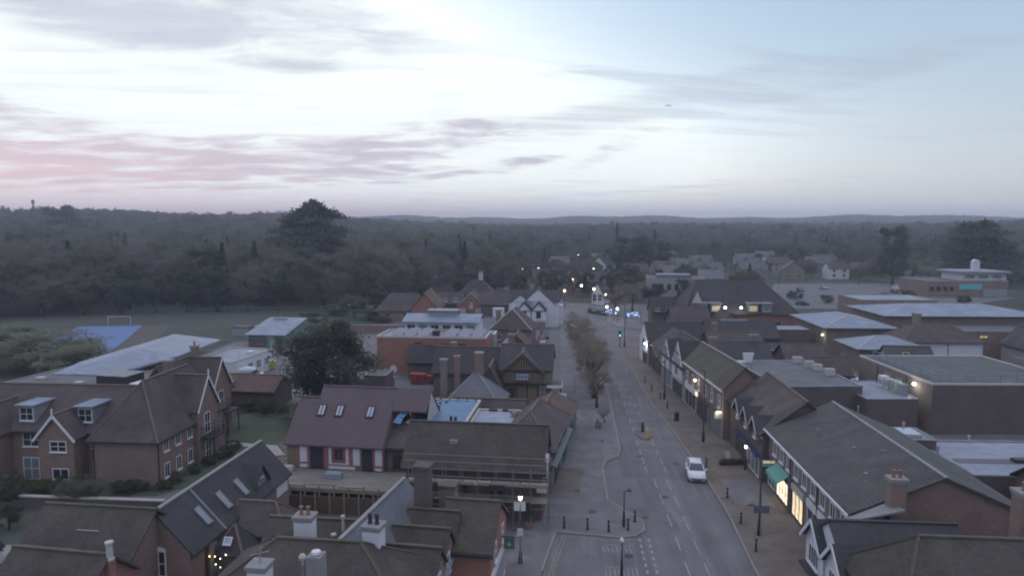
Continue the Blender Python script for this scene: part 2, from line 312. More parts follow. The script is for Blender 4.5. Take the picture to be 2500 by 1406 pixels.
# ------------------------------------------------------------------ mesh helpers
def link(o, parent=None):
    C.objects.link(o)
    if parent is not None: o.parent = parent
    return o
class MB:
    def __init__(s): s.v = []; s.f = []
    def add(s, vs, fs):
        k = len(s.v); s.v += [tuple(v) for v in vs]; s.f += [tuple(i+k for i in f) for f in fs]; return s
    def box(s, x0, x1, y0, y1, z0, z1):
        return s.add([(x0,y0,z0),(x1,y0,z0),(x1,y1,z0),(x0,y1,z0),(x0,y0,z1),(x1,y0,z1),(x1,y1,z1),(x0,y1,z1)],
                     [(0,3,2,1),(4,5,6,7),(0,1,5,4),(1,2,6,5),(2,3,7,6),(3,0,4,7)])
    def prism(s, poly, z0, z1):
        n = len(poly)
        a = sum(poly[i][0]*poly[(i+1)%n][1]-poly[(i+1)%n][0]*poly[i][1] for i in range(n))
        if a < 0: poly = poly[::-1]
        vs = [(x,y,z0) for x,y in poly] + [(x,y,z1) for x,y in poly]
        return s.add(vs, [tuple(range(n))[::-1], tuple(range(n,2*n))] + [(i,(i+1)%n,n+(i+1)%n,n+i) for i in range(n)])
    def bar(s, a, b, w, h=None):
        a, b = Vector(a), Vector(b); h = h or w; d = (b-a)
        up = Vector((0,0,1)) if abs(d.normalized().z) < 0.95 else Vector((1,0,0))
        x = d.cross(up).normalized()*w/2; y = x.cross(d).normalized()*h/2
        vs = [a-x-y, a+x-y, a+x+y, a-x+y, b-x-y, b+x-y, b+x+y, b-x+y]
        return s.add(vs, [(0,1,2,3),(7,6,5,4),(0,4,5,1),(1,5,6,2),(2,6,7,3),(3,7,4,0)])
    def cyl(s, c, r0, r1, z0, z1, n=10):
        vs = []; 
        for z, r in ((z0, r0), (z1, r1)):
            vs += [(c[0]+r*math.cos(2*math.pi*i/n), c[1]+r*math.sin(2*math.pi*i/n), z) for i in range(n)]
        return s.add(vs, [tuple(range(n))[::-1], tuple(range(n,2*n))] + [(i,(i+1)%n,n+(i+1)%n,n+i) for i in range(n)])
    def lathe(s, prof, c=(0,0,0), n=12):
        vs = []; m = len(prof)
        for r, z in prof: vs += [(c[0]+r*math.cos(2*math.pi*i/n), c[1]+r*math.sin(2*math.pi*i/n), c[2]+z) for i in range(n)]
        fs = [(k*n+i, k*n+(i+1)%n, (k+1)*n+(i+1)%n, (k+1)*n+i) for k in range(m-1) for i in range(n)]
        return s.add(vs, fs + [tuple(range(n))[::-1], tuple(range((m-1)*n, m*n))])
    def tube(s, pts, rs, n=7):
        rings = []; m = len(pts); pts = [Vector(p) for p in pts]
        for k, p in enumerate(pts):
            d = (pts[min(k+1,m-1)]-pts[max(k-1,0)]).normalized()
            x = d.cross(Vector((0.31,0.9,0.2))).normalized(); y = d.cross(x)
            rings += [p + (x*math.cos(2*math.pi*i/n)+y*math.sin(2*math.pi*i/n))*rs[k] for i in range(n)]
        fs = [(k*n+i, k*n+(i+1)%n, (k+1)*n+(i+1)%n, (k+1)*n+i) for k in range(m-1) for i in range(n)]
        return s.add(rings, fs + [tuple(range(n))[::-1], tuple(range((m-1)*n, m*n))])
    def mesh(s, name, m, smooth=False):
        me = bpy.data.meshes.new(name); me.from_pydata(s.v, [], s.f); me.materials.append(MATS[m] if isinstance(m, str) else m)
        if smooth: me.polygons.foreach_set('use_smooth', [True]*len(me.polygons))
        me.update(); return me
    def build(s, name, m, parent=None, loc=None, smooth=False):
        o = link(bpy.data.objects.new(name, s.mesh(name, m, smooth)), parent)
        if loc is not None: o.location = loc
        return o
def box(name, m, parent, x0, x1, y0, y1, z0, z1): return MB().box(x0,x1,y0,y1,z0,z1).build(name, m, parent)
def tag(o, label=None, cat=None, group=None, kind=None):
    if label: o['label'] = label
    if cat: o['category'] = cat
    if group: o['group'] = group
    if kind: o['kind'] = kind
    return o
def empty(name, loc, rz=0, label=None, cat=None, group=None):
    o = bpy.data.objects.new(name, None); o.empty_display_size = 0.3; link(o); o.location = loc; o.rotation_euler = (0,0,rz)
    return tag(o, label, cat, group)
def copy_tree(o, parent=None):
    c = o.copy(); link(c, parent)
    for ch in list(o.children): copy_tree(ch, c)
    return c
CACHE = {}
def shared(key, fn):
    if key not in CACHE: CACHE[key] = fn()
    return CACHE[key]
def inst(name, me, parent, loc, rot=(0,0,0)):
    o = link(bpy.data.objects.new(name, me), parent); o.location = loc; o.rotation_euler = rot; return o

# ------------------------------------------------------------------ building kit (local axes: x width, y depth, s = front towards -y)
FR = {'s': 0.0, 'e': math.pi/2, 'n': math.pi, 'w': -math.pi/2}
def win(b, face, u, z, w, h, nx=2, ny=1, fm='white', gm='glass', at=None, t=0.07, sill=True, name='window'):
    """window on a wall: frame proud of the wall, one pane per light"""
    x0, x1, y0, y1 = b['fp']
    def fmesh():
        m = MB(); m.box(-w/2, -w/2+t, -.07, .02, 0, h).box(w/2-t, w/2, -.07, .02, 0, h).box(-w/2+t, w/2-t, -.07, .02, 0, t).box(-w/2+t, w/2-t, -.07, .02, h-t, h)
        for i in range(1, nx): c = -w/2 + w*i/nx; m.box(c-t*.4, c+t*.4, -.06, .02, t, h-t)
        for i in range(1, ny): c = h*i/ny; m.box(-w/2+t, w/2-t, -.055, .02, c-t*.35, c+t*.35)
        if sill: m.box(-w/2-.06, w/2+.06, -.16, .02, -.09, -.002)
        return m.mesh('window', fm)
    pos = {'s': (u, (at if at is not None else y0), z), 'n': (u, (at if at is not None else y1), z), 'e': ((at if at is not None else x1), u, z), 'w': ((at if at is not None else x0), u, z)}[face]
    f = inst(name, shared(('wf', w, h, nx, ny, fm, t, sill), fmesh), b['o'], pos, (0,0,FR[face]))
    pw, ph = w/nx, h/ny
    pm = shared(('wp', pw, ph, gm), lambda: MB().box(-pw/2+.03, pw/2-.03, -.035, .01, .03, ph-.03).mesh('pane', gm))
    for i in range(nx):
        for j in range(ny): inst('pane', pm, f, (-w/2+pw*(i+.5), 0, ph*j))
    return f
def door(b, face, u, z, w, h, m='white', at=None, glass=None):
    x0, x1, y0, y1 = b['fp']
    pos = {'s': (u, (at if at is not None else y0), z), 'n': (u, y1, z), 'e': ((at if at is not None else x1), u, z), 'w': ((at if at is not None else x0), u, z)}[face]
    d = inst('door', shared(('dr', w, h, m), lambda: MB().box(-w/2,w/2,-.06,.02,0,h).mesh('door', m)), b['o'], pos, (0,0,FR[face]))
    if glass: inst('pane', shared(('dg', w, h, glass), lambda: MB().box(-w/2+.12,w/2-.12,-.075,-.05,.35,h-.12).mesh('pane', glass)), d, (0,0,0))
    else: inst('handle', shared(('dh', w), lambda: MB().box(w/2-.2,w/2-.1,-.12,-.05,1.0,1.06).mesh('handle','metal_dark')), d, (0,0,0))
    return d
def walls(b, x0, x1, y0, y1, z0, ze, m, axis=None, zr=None, rp=.5, name='wall'):
    if axis is None: return box(name, m, b['o'], x0,x1,y0,y1,z0,ze)
    mb = MB()
    if axis == 'x':
        ym = y0+(y1-y0)*rp
        p = [(y0,z0),(y1,z0),(y1,ze),(ym,zr),(y0,ze)]
        vs = [(x0,a,c) for a,c in p]+[(x1,a,c) for a,c in p]
    else:
        xm = x0+(x1-x0)*rp
        p = [(x1,z0),(x0,z0),(x0,ze),(xm,zr),(x1,ze)]
        vs = [(a,y0,c) for a,c in p]+[(a,y1,c) for a,c in p]
    mb.add(vs, [(4,3,2,1,0),(5,6,7,8,9)]+[(i,(i+1)%5,5+(i+1)%5,5+i) for i in range(5)])
    return mb.build(name, m, b['o'])
def roof_g(b, x0, x1, y0, y1, ze, zr, axis, m, oh=.3, th=.14, rp=.5, ridge='ridge_brown', gutter=None, og=None, name='roof', parent=None):
    """gable roof of two slabs with ridge tiles (and gutters)"""
    og = oh if og is None else og; mb = MB(); P = parent or b['o']
    if axis == 'x': a0, a1, l0, l1 = y0, y1, x0-og, x1+og
    else: a0, a1, l0, l1 = x0, x1, y0-og, y1+og
    am = a0+(a1-a0)*rp; s0 = (zr-ze)/(am-a0); s1 = (zr-ze)/(a1-am)
    pts = [(a0-oh, ze-s0*oh), (am, zr), (a1+oh, ze-s1*oh)]
    for (p, q) in ((pts[0], pts[1]), (pts[1], pts[2])):
        v = []
        for l in (l0, l1):
            for (a, z), t in ((p,0),(q,0),(q,th),(p,th)):
                v.append((l, a, z+t+.02) if axis == 'x' else (a, l, z+t+.02))
        f = [(0,1,2,3),(7,6,5,4),(0,4,5,1),(1,5,6,2),(2,6,7,3),(3,7,4,0)]
        if axis == 'x': f = [g[::-1] for g in f]
        mb.add(v, f)
    o = mb.build(name, m, P)
    if ridge:
        zt = zr+th+.02
        (MB().bar((l0,am,zt),(l1,am,zt),.26,.12) if axis == 'x' else MB().bar((am,l0,zt),(am,l1,zt),.26,.12)).build('ridge_tiles', ridge, o)
    if gutter:
        for a, s in ((a0-oh-.06, s0), (a1+oh+.06, s1)):
            z = ze-s*oh
            (MB().box(l0,l1,a-.07,a+.05,z-.06,z+.1) if axis == 'x' else MB().box(a-.07,a+.05,l0,l1,z-.06,z+.1)).build('gutter', gutter, b['o'])
    return o
def roof_h(b, x0, x1, y0, y1, ze, zr, axis, m, hips=(None,None), oh=.35, ridge='ridge_brown', gutter=None, name='roof', lift=.02, rp=.5):
    """hipped roof, solid; hips = run of the hip at each end (0 = gable)"""
    X0,X1,Y0,Y1 = x0-oh,x1+oh,y0-oh,y1+oh
    half = ((y1-y0) if axis=='x' else (x1-x0))/2
    zl = ze-(zr-ze)/half*oh+lift; zr = zr+lift
    h0 = half if hips[0] is None else hips[0]; h1 = half if hips[1] is None else hips[1]
    h0 = h0+oh if h0 > 0 else 0; h1 = h1+oh if h1 > 0 else 0
    base = [(X0,Y0),(X1,Y0),(X1,Y1),(X0,Y1)]
    v = [(x,y,zl-.12) for x,y in base]+[(x,y,zl) for x,y in base]
    if axis == 'x':
        ym = Y0+(Y1-Y0)*rp; v += [(X0+h0,ym,zr),(X1-h1,ym,zr)]
        f = [(4,5,9,8),(6,7,8,9),(5,6,9),(7,4,8)]
    else:
        xm = X0+(X1-X0)*rp; v += [(xm,Y0+h0,zr),(xm,Y1-h1,zr)]
        f = [(4,5,8),(5,6,9,8),(6,7,9),(7,4,8,9)]
    f += [(0,3,2,1)]+[(i,(i+1)%4,4+(i+1)%4,4+i) for i in range(4)]
    o = MB().add(v, f).build(name, m, b['o'])
    if ridge:
        mb = MB(); A, B = v[8], v[9]
        if (Vector(A)-Vector(B)).length > .3: mb.bar(A, B, .24, .12)
        for i, k in ((4, 8), (5, 9 if axis=='x' else 8), (6, 9), (7, 8 if axis=='x' else 9)): mb.bar(v[i], v[k], .18, .1)
        mb.build('ridge_tiles', ridge, o)
    if gutter:
        mb = MB().box(X0-.1,X1+.1,Y0-.12,Y0-.004,zl-.1,zl+.03).box(X0-.1,X1+.1,Y1+.004,Y1+.12,zl-.1,zl+.03).box(X0-.12,X0-.004,Y0,Y1,zl-.1,zl+.03).box(X1+.004,X1+.12,Y0,Y1,zl-.1,zl+.03)
        mb.build('gutter', gutter, b['o'])
    return o
def barge(b, face, c, half, ze, zr, at, m='white', d=.2, out=.04, oh=.25, finial=False):
    """white boards along the two slopes of a gable; face s/n: c is x, face e/w: c is y"""
    s = (zr-ze)/half; sg = -1 if face in 's w'.split() or face in 'sw' else 1
    for k in (-1, 1):
        a = (c+k*(half+oh), ze-s*oh); e = (c, zr)
        if face in 'sn': MB().bar((a[0],at+sg*out,a[1]),(e[0],at+sg*out,e[1]),.06,d).build('barge_board', m, b['o'])
        else: MB().bar((at+sg*out,a[0],a[1]),(at+sg*out,e[0],e[1]),.06,d).build('barge_board', m, b['o'])
    if finial:
        p = (c, at+sg*out) if face in 'sn' else (at+sg*out, c)
        MB().bar((p[0],p[1],zr-.3),(p[0],p[1],zr+.7),.1).build('finial', m, b['o'])
def chimney(b, x, y, z0, z1, sx, sy, m='brick_brown', pots=2, cap='concrete', potm='terracotta', along='x', parent=None, poth=.5):
    c = MB().box(x-sx/2,x+sx/2,y-sy/2,y+sy/2,z0,z1).build('chimney', m, parent or b['o'])
    if cap: MB().box(x-sx/2-.09,x+sx/2+.09,y-sy/2-.09,y+sy/2+.09,z1+.002,z1+.16).box(x-sx/2-.04,x+sx/2+.04,y-sy/2-.04,y+sy/2+.04,z1-.14,z1).build('chimney_cap', cap, c)
    for i in range(pots):
        q = (i-(pots-1)/2)*min(.42, (sx if along=='x' else sy)/max(pots,1))
        px_, py_ = (x+q, y) if along == 'x' else (x, y+q)
        MB().lathe([(.13,0),(.14,.05),(.11,.12),(.1,poth*.8),(.135,poth*.85),(.13,poth)], (px_,py_,z1+.16), 9).build('chimney_pot', potm, c)
    return c
def rooflight(b, corner, uvec, vvec, w, h, fm='metal_dark', gm='glass_sky', split=0):
    """roof window: corner point on the slope, uvec along the eaves, vvec up the slope"""
    u = Vector(uvec).normalized(); v = Vector(vvec).normalized(); n = u.cross(v).normalized()
    if n.z < 0: n = -n
    c = Vector(corner)+n*.14
    def slab(m, a0, a1, b0, b1, n0, n1):
        vs = [c+u*a+v*bb+n*k for k in (n0,n1) for a,bb in ((a0,b0),(a1,b0),(a1,b1),(a0,b1))]
        m.add(vs, [(0,3,2,1),(4,5,6,7),(0,1,5,4),(1,2,6,5),(2,3,7,6),(3,0,4,7)])
    m = MB(); slab(m,0,.09,0,h,0,.12); slab(m,w-.09,w,0,h,0,.12); slab(m,.09,w-.09,0,.12,0,.12); slab(m,.09,w-.09,h-.09,h,0,.12)
    if split: slab(m, w/2-.03, w/2+.03, .12, h-.09, 0, .11)
    f = m.build('roof_window', fm, b['o']); g = MB(); slab(g,.08,w-.08,.1,h-.08,.02,.07); g.build('pane', gm, f)
    return f
def B(name, label, cat, cx, cy, rot=0, w=8, d=8, z0=0, group=None):
    o = empty(name, (cx,cy,0), R(rot), label, cat, group)
    return {'o': o, 'fp': (-w/2, w/2, -d/2, d/2), 'w': w, 'd': d}
def house(name, label, cx, cy, rot, w, d, ze, zr, axis='x', wall='brick_brown', roof='tile_brown', hips=None, oh=.3, gutter='metal_dark', cat='house', group=None, rp=.5, ridge='ridge_brown', z0=-.3):
    b = B(name, label, cat, cx, cy, rot, w, d, group=group); x0,x1,y0,y1 = b['fp']; b['ze'], b['zr'] = ze, zr
    if hips is None:
        walls(b,x0,x1,y0,y1,z0,ze,wall,axis,zr,rp); b['roof'] = roof_g(b,x0,x1,y0,y1,ze,zr,axis,roof,oh,rp=rp,ridge=ridge,gutter=gutter)
    else:
        walls(b,x0,x1,y0,y1,z0,ze,wall); b['roof'] = roof_h(b,x0,x1,y0,y1,ze,zr,axis,roof,hips,oh,ridge=ridge,gutter=gutter)
    return b
def flat(name, label, cx, cy, rot, w, d, h, wall='brick_brown', roof='felt_grey', par=.25, cop='concrete', cat='building', z0=-.3):
    b = B(name, label, cat, cx, cy, rot, w, d); x0,x1,y0,y1 = b['fp']; b['ze'] = h
    walls(b,x0,x1,y0,y1,z0,h-.02,wall); box('roof', roof, b['o'], x0+.2,x1-.2,y0+.2,y1-.2,h-.1,h+.03)
    if par: MB().box(x0-.05,x1+.05,y0-.05,y0+.22,h,h+par).box(x0-.05,x1+.05,y1-.22,y1+.05,h,h+par).box(x0-.05,x0+.22,y0+.22,y1-.22,h,h+par).box(x1-.22,x1+.05,y0+.22,y1-.22,h,h+par).build('parapet', cop, b['o'])
    return b
# ------------------------------------------------------------------ terrain
def sm(a, b, x):
    t = np.clip((x-a)/(b-a), 0, 1); return t*t*(3-2*t)
def height(x, y):
    x = np.asarray(x, float); y = np.asarray(y, float)
    r = np.hypot(x, y); a = np.degrees(np.arctan2(x, y))
    A = np.interp(a, [-180,-60,-45,-38,-30,-21,-16,-12,-4,8,20,30,40,60,180], [20,26,26,25,23,24,19,12,8,9,10,12,15,18,20])
    wob = 2.2*np.sin(x*.011+1.3)*np.cos(y*.008)+1.3*np.sin(x*.027+y*.013)
    h = (A+wob)*sm(330, 930, r)
    far = (29+4*np.sin(a*.33)+2.5*np.sin(a*.9+1))*sm(1500, 2500, r)
    return np.maximum(h*(1-.55*sm(1000,1500,r)), far) - .06
rs = np.concatenate([np.linspace(0,300,16), np.linspace(330,1100,40), np.linspace(1150,3400,40)])
na = 144; th = np.linspace(0, 2*math.pi, na, endpoint=False)
RR, TT = np.meshgrid(rs[1:], th, indexing='ij')
X = RR*np.sin(TT); Y = RR*np.cos(TT); Z = height(X, Y)
vs_ = [(0,0,-.06)] + list(zip(X.ravel().tolist(), Y.ravel().tolist(), Z.ravel().tolist()))
fs_ = [(0, 1+(i+1)%na, 1+i) for i in range(na)]
for k in range(len(rs)-2):
    for i in range(na):
        a = 1+k*na+i; b_ = 1+k*na+(i+1)%na; fs_.append((a, b_, b_+na, a+na))
ter = MB(); ter.v = vs_; ter.f = fs_
tag(ter.build('terrain', 'field', smooth=True), kind='structure')

def sheet(name, poly, z, m, th=None, kind='structure'):
    n = len(poly); a = sum(poly[i][0]*poly[(i+1)%n][1]-poly[(i+1)%n][0]*poly[i][1] for i in range(n))
    if a < 0: poly = poly[::-1]
    if th: o = MB().prism(poly, z-th, z).build(name, m)
    else: o = MB().add([(x,y,z) for x,y in poly], [tuple(range(n))]).build(name, m)
    return tag(o, kind=kind)
# town ground, then road, then pavements as real steps
sheet('ground', [(-70,20),(70,20),(70,150),(30,215),(-70,215)], -.03, 'asphalt_old')
road_l = [(-1.6,30),(-1.6,47),(-.7,53.5),(4.2,52.9),(5.6,53.2),(6.5,54.2),(6.6,55.8),(5.6,57.6),(3.9,60.2),(3.9,68.6),(4.4,70.6),(5.7,72.0),(6.1,74.5),(6.3,88),(6.3,105),(5.9,125),(5.0,146),(3.0,170),(.6,190),(-2.0,205),(-8,225),(-17,245),(-30,268),(-50,290)]
road_r = [(13.7,30),(13.8,49),(14.1,58),(13.9,66),(13.4,75),(12.0,94),(11.2,120),(10.5,140),(11.5,146),(16,149),(30,151),(60,153),(60,160),(30,160),(18,161),(12.5,165),(10.5,172),(9.2,182),(6.5,197),(2,213),(-5,231),(-14,252),(-26,274),(-44,297)]
sheet('road', road_l+road_r[::-1], 0.0, 'asphalt')
sheet('pavement', [(-4.5,30)]+[(-1.6,30),(-1.6,47),(-.7,53.5)]+road_l[3:20]+[(-4,205),(-4.5,190),(-1.5,166),(-1.0,120),(-1,95),(1.6,86),(-2.4,56),(-4.0,53),(-4.5,47)], .12, 'pave_grey', .2)
sheet('pavement', road_r[:8]+[(11.5,146),(16,149),(16,140),(14.2,124),(17,94),(18.6,78),(19.8,66),(19.8,47),(16.5,46),(16.5,30)], .12, 'pave_brown', .2)
sheet('pavement', [(16,149),(30,151),(60,153),(60,148),(20,146),(16,140)], .12, 'pave_grey', .2)
sheet('pavement', [(18,161),(12.5,165),(10.5,172),(9.2,182),(6.5,197),(9,200),(14,184),(24,168),(40,162.5),(40,160.1),(30,160.1)], .12, 'pave_grey', .2)
def strip(name, pts, w, z, m, h=None):
    mb = MB()
    for a, b_ in zip(pts[:-1], pts[1:]):
        d = Vector((b_[0]-a[0], b_[1]-a[1], 0)).normalized(); nrm = Vector((-d.y, d.x, 0))*w/2
        if h: mb.bar((a[0],a[1],z-h/2),(b_[0]+d.x*.02,b_[1]+d.y*.02,z-h/2), w, h)
        else: mb.add([(a[0]-nrm.x,a[1]-nrm.y,z),(b_[0]-nrm.x,b_[1]-nrm.y,z),(b_[0]+nrm.x,b_[1]+nrm.y,z),(a[0]+nrm.x,a[1]+nrm.y,z)], [(0,1,2,3)])
    return tag(mb.build(name, m), kind='structure')
strip('kerb', road_l[1:21], .16, .14, 'kerb', .2); strip('kerb', road_r[:9], .16, .14, 'kerb', .2)
# painted markings
def dash(pts, w=.12, m='paint', z=.006): return strip('road_marking', pts, w, z, m)
for y in (47.2, 51.2, 55.4, 59.8, 63.8):                    # two rows of lane dashes near the camera
    dash([(9.0-(y-47)*.012, y), (8.95-(y-47)*.012, y+2.3)]); dash([(10.4-(y-47)*.02, y-.6), (10.35-(y-47)*.02, y+2.1)])
hx0 = lambda y: 8.3-(y-66)*.004
hx1 = lambda y: 10.3-(y-66)*.022
ys = [67.5, 70.2, 73.0, 76.0, 81.0, 84.6, 88.4, 92.6, 97.0, 101.5]
for i, y in enumerate(ys):
    dash([(hx0(y), y), (hx0(y), y+2.0)]); dash([(hx1(y), y), (hx1(y), y+2.0)])
    if i > 1: dash([(hx0(y), y+2.0), (hx1(y), y+.6)], .14)
for y in range(106, 165, 6): dash([(8.0-(y-106)*.03, y), (7.95-(y-106)*.035, y+2.6)])
for y in np.arange(46.4, 53.0, 1.0): dash([(6.0, y), (6.0, y+.55)], .2); dash([(6.7, y+.1), (6.7, y+.6)], .2)
dash([(-.15,52.9),(-1.05,46.9),(-1.05,40)], .1, 'paint_yellow'); dash([(.1,52.7),(-.8,46.9),(-.8,40)], .1, 'paint_yellow')
dash([(-.3,53.0),(4.2,52.45),(5.8,52.8)], .12, 'paint_yellow')
for k in range(7): dash([(3.0+k*.34, 51.4-.05*(k%3)), (3.12+k*.34, 50.5+.1*(k%2))], .1)
for k in range(8): dash([(3.0+k*.32, 47.9), (3.05+k*.32, 46.9-.1*(k%2))], .1)
dash([(3.1,51.7),(5.4,51.6)], .08); dash([(3.0,48.2),(5.4,48.1)], .08)
dash([(6.9,95.0),(7.4,96.0),(7.7,95.0)], .12)
# patches and repairs in the road surface, gardens, yards
sheet('road_patch', [(7.0,54.0),(9.6,54.3),(9.2,58.2),(7.4,58.0)], .003, 'asphalt_old')
sheet('road_patch', [(11.2,58.0),(13.0,58.2),(13.0,61.0),(11.0,60.6)], .003, 'asphalt_old')
sheet('road_patch', [(4.6,58.5),(7.4,59.0),(7.0,66.0),(4.4,65.6)], .003, 'asphalt_old')
for k,(x_,y_,r_) in enumerate(((9.2,61.5,.33),(11.6,70.4,.33),(8.0,72.5,.33),(6.9,57.0,.3),(10.9,84,.33),(7.6,99,.33),(1.2,62,.3),(16.6,60,.3),(2.4,57.5,.35),(4.9,50.0,.35))):
    zz=.004 if 5.5<x_<13.5 or y_<53 else .126
    MB().cyl((0,0),r_,r_,-.01,.0,14).build('manhole_cover','metal_dark').location=(x_,y_,zz+.004)
for k,o_ in enumerate([o for o in bpy.data.objects if o.name.startswith('manhole_cover')]): tag(o_,kind='structure')
sheet('road_patch', [(8.6,86),(11.6,86.4),(11.4,91.5),(8.9,91)], .003, 'asphalt_old'); sheet('road_patch', [(7.0,108),(8.4,108),(8.0,128),(6.4,128)], .003, 'asphalt_old'); sheet('road_patch', [(.6,44),(3.8,44),(3.6,49.6),(.9,49.4)], .003, 'asphalt_old')
sheet('pavement_patch', [(-1.5,60),(1.2,60.4),(2.0,68),(-.6,68)], .124, 'pave_brown'); sheet('pavement_patch', [(15.2,60),(18.6,60),(18.6,66),(15.2,66)], .124, 'pave_grey'); sheet('pavement_patch', [(1.8,76),(5.6,75.6),(5.8,84),(2.4,84)], .124, 'asphalt_old')
sheet('lawn', [(-56,57.0),(-37.5,58.2),(-34,63),(-30.5,70.5),(-33,74),(-29.5,76),(-33,83),(-43,85.5),(-45,80),(-37.2,72),(-37.6,61),(-44.4,58.8),(-56,60.5)], .02, 'grass')
sheet('garden', [(-62,30),(-29,30),(-29,54.5),(-62,54.5)], -.01, 'grass_field')
sheet('garden_path', [(-44,43),(-36,42),(-34,45.5),(-38,49),(-46,47.5)], .0, 'concrete')
sheet('path', [(-38.6,73.6),(-38.4,72.6),(-33,71.6),(-31.4,69.2),(-30.2,69.8),(-32.4,72.8)], .04, 'path_pale')
sheet('yard', [(-70,84),(-38,94),(-30,100),(-14,112),(-12,100),(-30,84),(-44,86)], -.015, 'asphalt_old')
sheet('yard', [(-48,140),(-18,140),(-18,118),(-34,112),(-48,118)], -.012, 'asphalt')
sheet('earth_ground', [(-25,42),(-12,42),(-12,66),(-30,68)], -.012, 'earth')
sheet('blue_court', [(-118,155.5),(-103.5,158.2),(-88,124),(-103,120)], .03, 'court_blue')
sheet('court_edge', [(-103.2,158.3),(-97,159.5),(-82,126),(-87.7,124)], .035, 'court_brown')
for k in range(4): dash([(-102.4+k*1.4, 158.2+.2*k), (-87.0+k*1.4, 124.3+.4*k)], .35, 'timber_brown', .045)
sheet('playing_field', [(-160,120),(-60,140),(-48,150),(-48,196),(-90,188),(-160,166)], .0, 'grass_field')
sheet('car_park', [(66,206),(104,203),(150,240),(160,300),(86,290),(70,240)], .02, 'felt_grey')
for k in range(7): dash([(-37.5+k*2.6, 121.5), (-36.8+k*2.6, 116.5)], .15, 'paint', .0)
sheet('back_lane', [(30,118),(46,112),(50,104),(44,96),(36,100),(24,110)], -.01, 'concrete')
# ------------------------------------------------------------------ trees
def leaf_obj_mesh(name, c, size, aspect, m, rng, up=0.0):
    n = len(c); u = rng.normal(size=(n,3)); u[:,2] += up*rng.choice([-1,1], n)*0; u /= np.linalg.norm(u,axis=1)[:,None]
    w = rng.normal(size=(n,3)); v = np.cross(u, w); v /= np.linalg.norm(v,axis=1)[:,None]
    s = size*rng.uniform(.6,1.35,(n,1)); a = u*s; b = v*s*aspect
    V = np.stack([c-a-b*.6, c+a*.2-b, c+a+b*.3, c-a*.1+b], 1).reshape(-1,3)
    me = bpy.data.meshes.new(name); me.vertices.add(4*n); me.vertices.foreach_set('co', V.ravel().astype(np.float32))
    me.loops.add(4*n); me.loops.foreach_set('vertex_index', np.arange(4*n, dtype=np.int32))
    me.polygons.add(n); me.polygons.foreach_set('loop_start', np.arange(0,4*n,4,dtype=np.int32)); me.polygons.foreach_set('loop_total', np.full(n,4,dtype=np.int32))
    me.materials.append(MATS[m]); me.update(calc_edges=True); return me
def crown_pts(rng, kind, n):
    if kind in ('round','bare','dark','autumn','sage','bush','dome','yew'):
        rx, rz, zc, nc, rc = {'round':(4.9,4.6,7.2,46,1.5),'bare':(4.9,4.8,7.0,56,1.4),'dark':(3.7,5.4,6.4,30,1.5),'autumn':(3.6,4.4,7.2,30,1.3),'sage':(4.6,4.8,6.4,40,1.4),'bush':(5.2,4.2,4.6,34,1.6),'dome':(4.3,5.2,5.4,60,1.5),'yew':(4.0,5.6,5.8,44,1.45)}[kind]
        d = rng.normal(size=(nc,3)); d /= np.linalg.norm(d,axis=1)[:,None]; rad = rng.uniform(.35,1.0,(nc,1))**.6
        cc = d*rad*np.array([rx,rx,rz])*rng.uniform(.75,1.05,(nc,1)); cc[:,2] += zc
        i = rng.integers(0,nc,n); q = rng.normal(size=(n,3)); q /= np.linalg.norm(q,axis=1)[:,None]
        q *= rng.uniform(.25,1.05,(n,1))*rc*rng.uniform(.6,1.25,(nc,))[i][:,None]
        p = cc[i]+q*np.array([1,1,.8]); return p[p[:,2] > .5]
    if kind == 'conifer':
        z = 1.0+11*rng.uniform(0,1,n)**1.3; r = (12.2-z)/11*3.0*(.75+.25*np.sin(z*6))*rng.uniform(.55,1.05,n); a = rng.uniform(0,2*math.pi,n)
        return np.stack([r*np.cos(a), r*np.sin(a), z-r*.18], 1)
    if kind == 'cedar':
        P = []
        for zz, rr, cnt in ((2.6,4.0,8),(3.8,4.6,9),(5.0,5.0,10),(6.1,5.1,11),(7.1,5.1,11),(8.0,4.9,11),(8.9,4.5,10),(9.7,3.9,9),(10.4,3.1,8),(11.0,2.2,6),(11.4,1.3,4)):
            for k in range(cnt):
                a = rng.uniform(0,6.28); d = rr*rng.uniform(.2,.85); m_ = n//85
                rad = rr*rng.uniform(.3,.5); q = np.stack([rng.normal(0,.5,m_)*rad, rng.normal(0,.5,m_)*rad, np.abs(rng.normal(0,.34,m_))], 1)
                q[:,2] -= np.hypot(q[:,0],q[:,1])*.12
                P.append(q+np.array([d*math.cos(a), d*math.sin(a), zz+rng.uniform(-.4,.5)]))
        return np.concatenate(P)
def trunk_mesh(rng, kind, name='trunk'):
    mb = MB(); top = {'conifer':11.0,'cedar':10.5}.get(kind, 6.5); r0 = {'cedar':.55,'bush':.25,'dome':.15}.get(kind,.32)
    pts = [(0,0,-.3)]+[(rng.normal(0,.12)*k, rng.normal(0,.12)*k, top*k/4) for k in range(1,5)]
    mb.tube(pts, [r0*1.3, r0, r0*.8, r0*.55, r0*.3])
    nl = 0 if kind == 'conifer' else (14 if kind == 'bare' else 8)
    for k in range(nl):
        t = rng.uniform(.35,1); b0 = Vector(pts[1]).lerp(Vector(pts[4]), t); a = rng.uniform(0,6.28); ln = rng.uniform(2.2,3.8)*(1.15 if kind in('bare','autumn') else 1)
        e1 = b0+Vector((math.cos(a)*ln*.45, math.sin(a)*ln*.45, ln*.42)); e2 = b0+Vector((math.cos(a+.3)*ln*.85, math.sin(a+.3)*ln*.85, ln*(.5 if kind=='cedar' else 1.0)))
        mb.tube([b0,e1,e2], [r0*.4,r0*.24,r0*.07], 5)
    return mb.mesh(name, 'trunk', True)
TP = {}
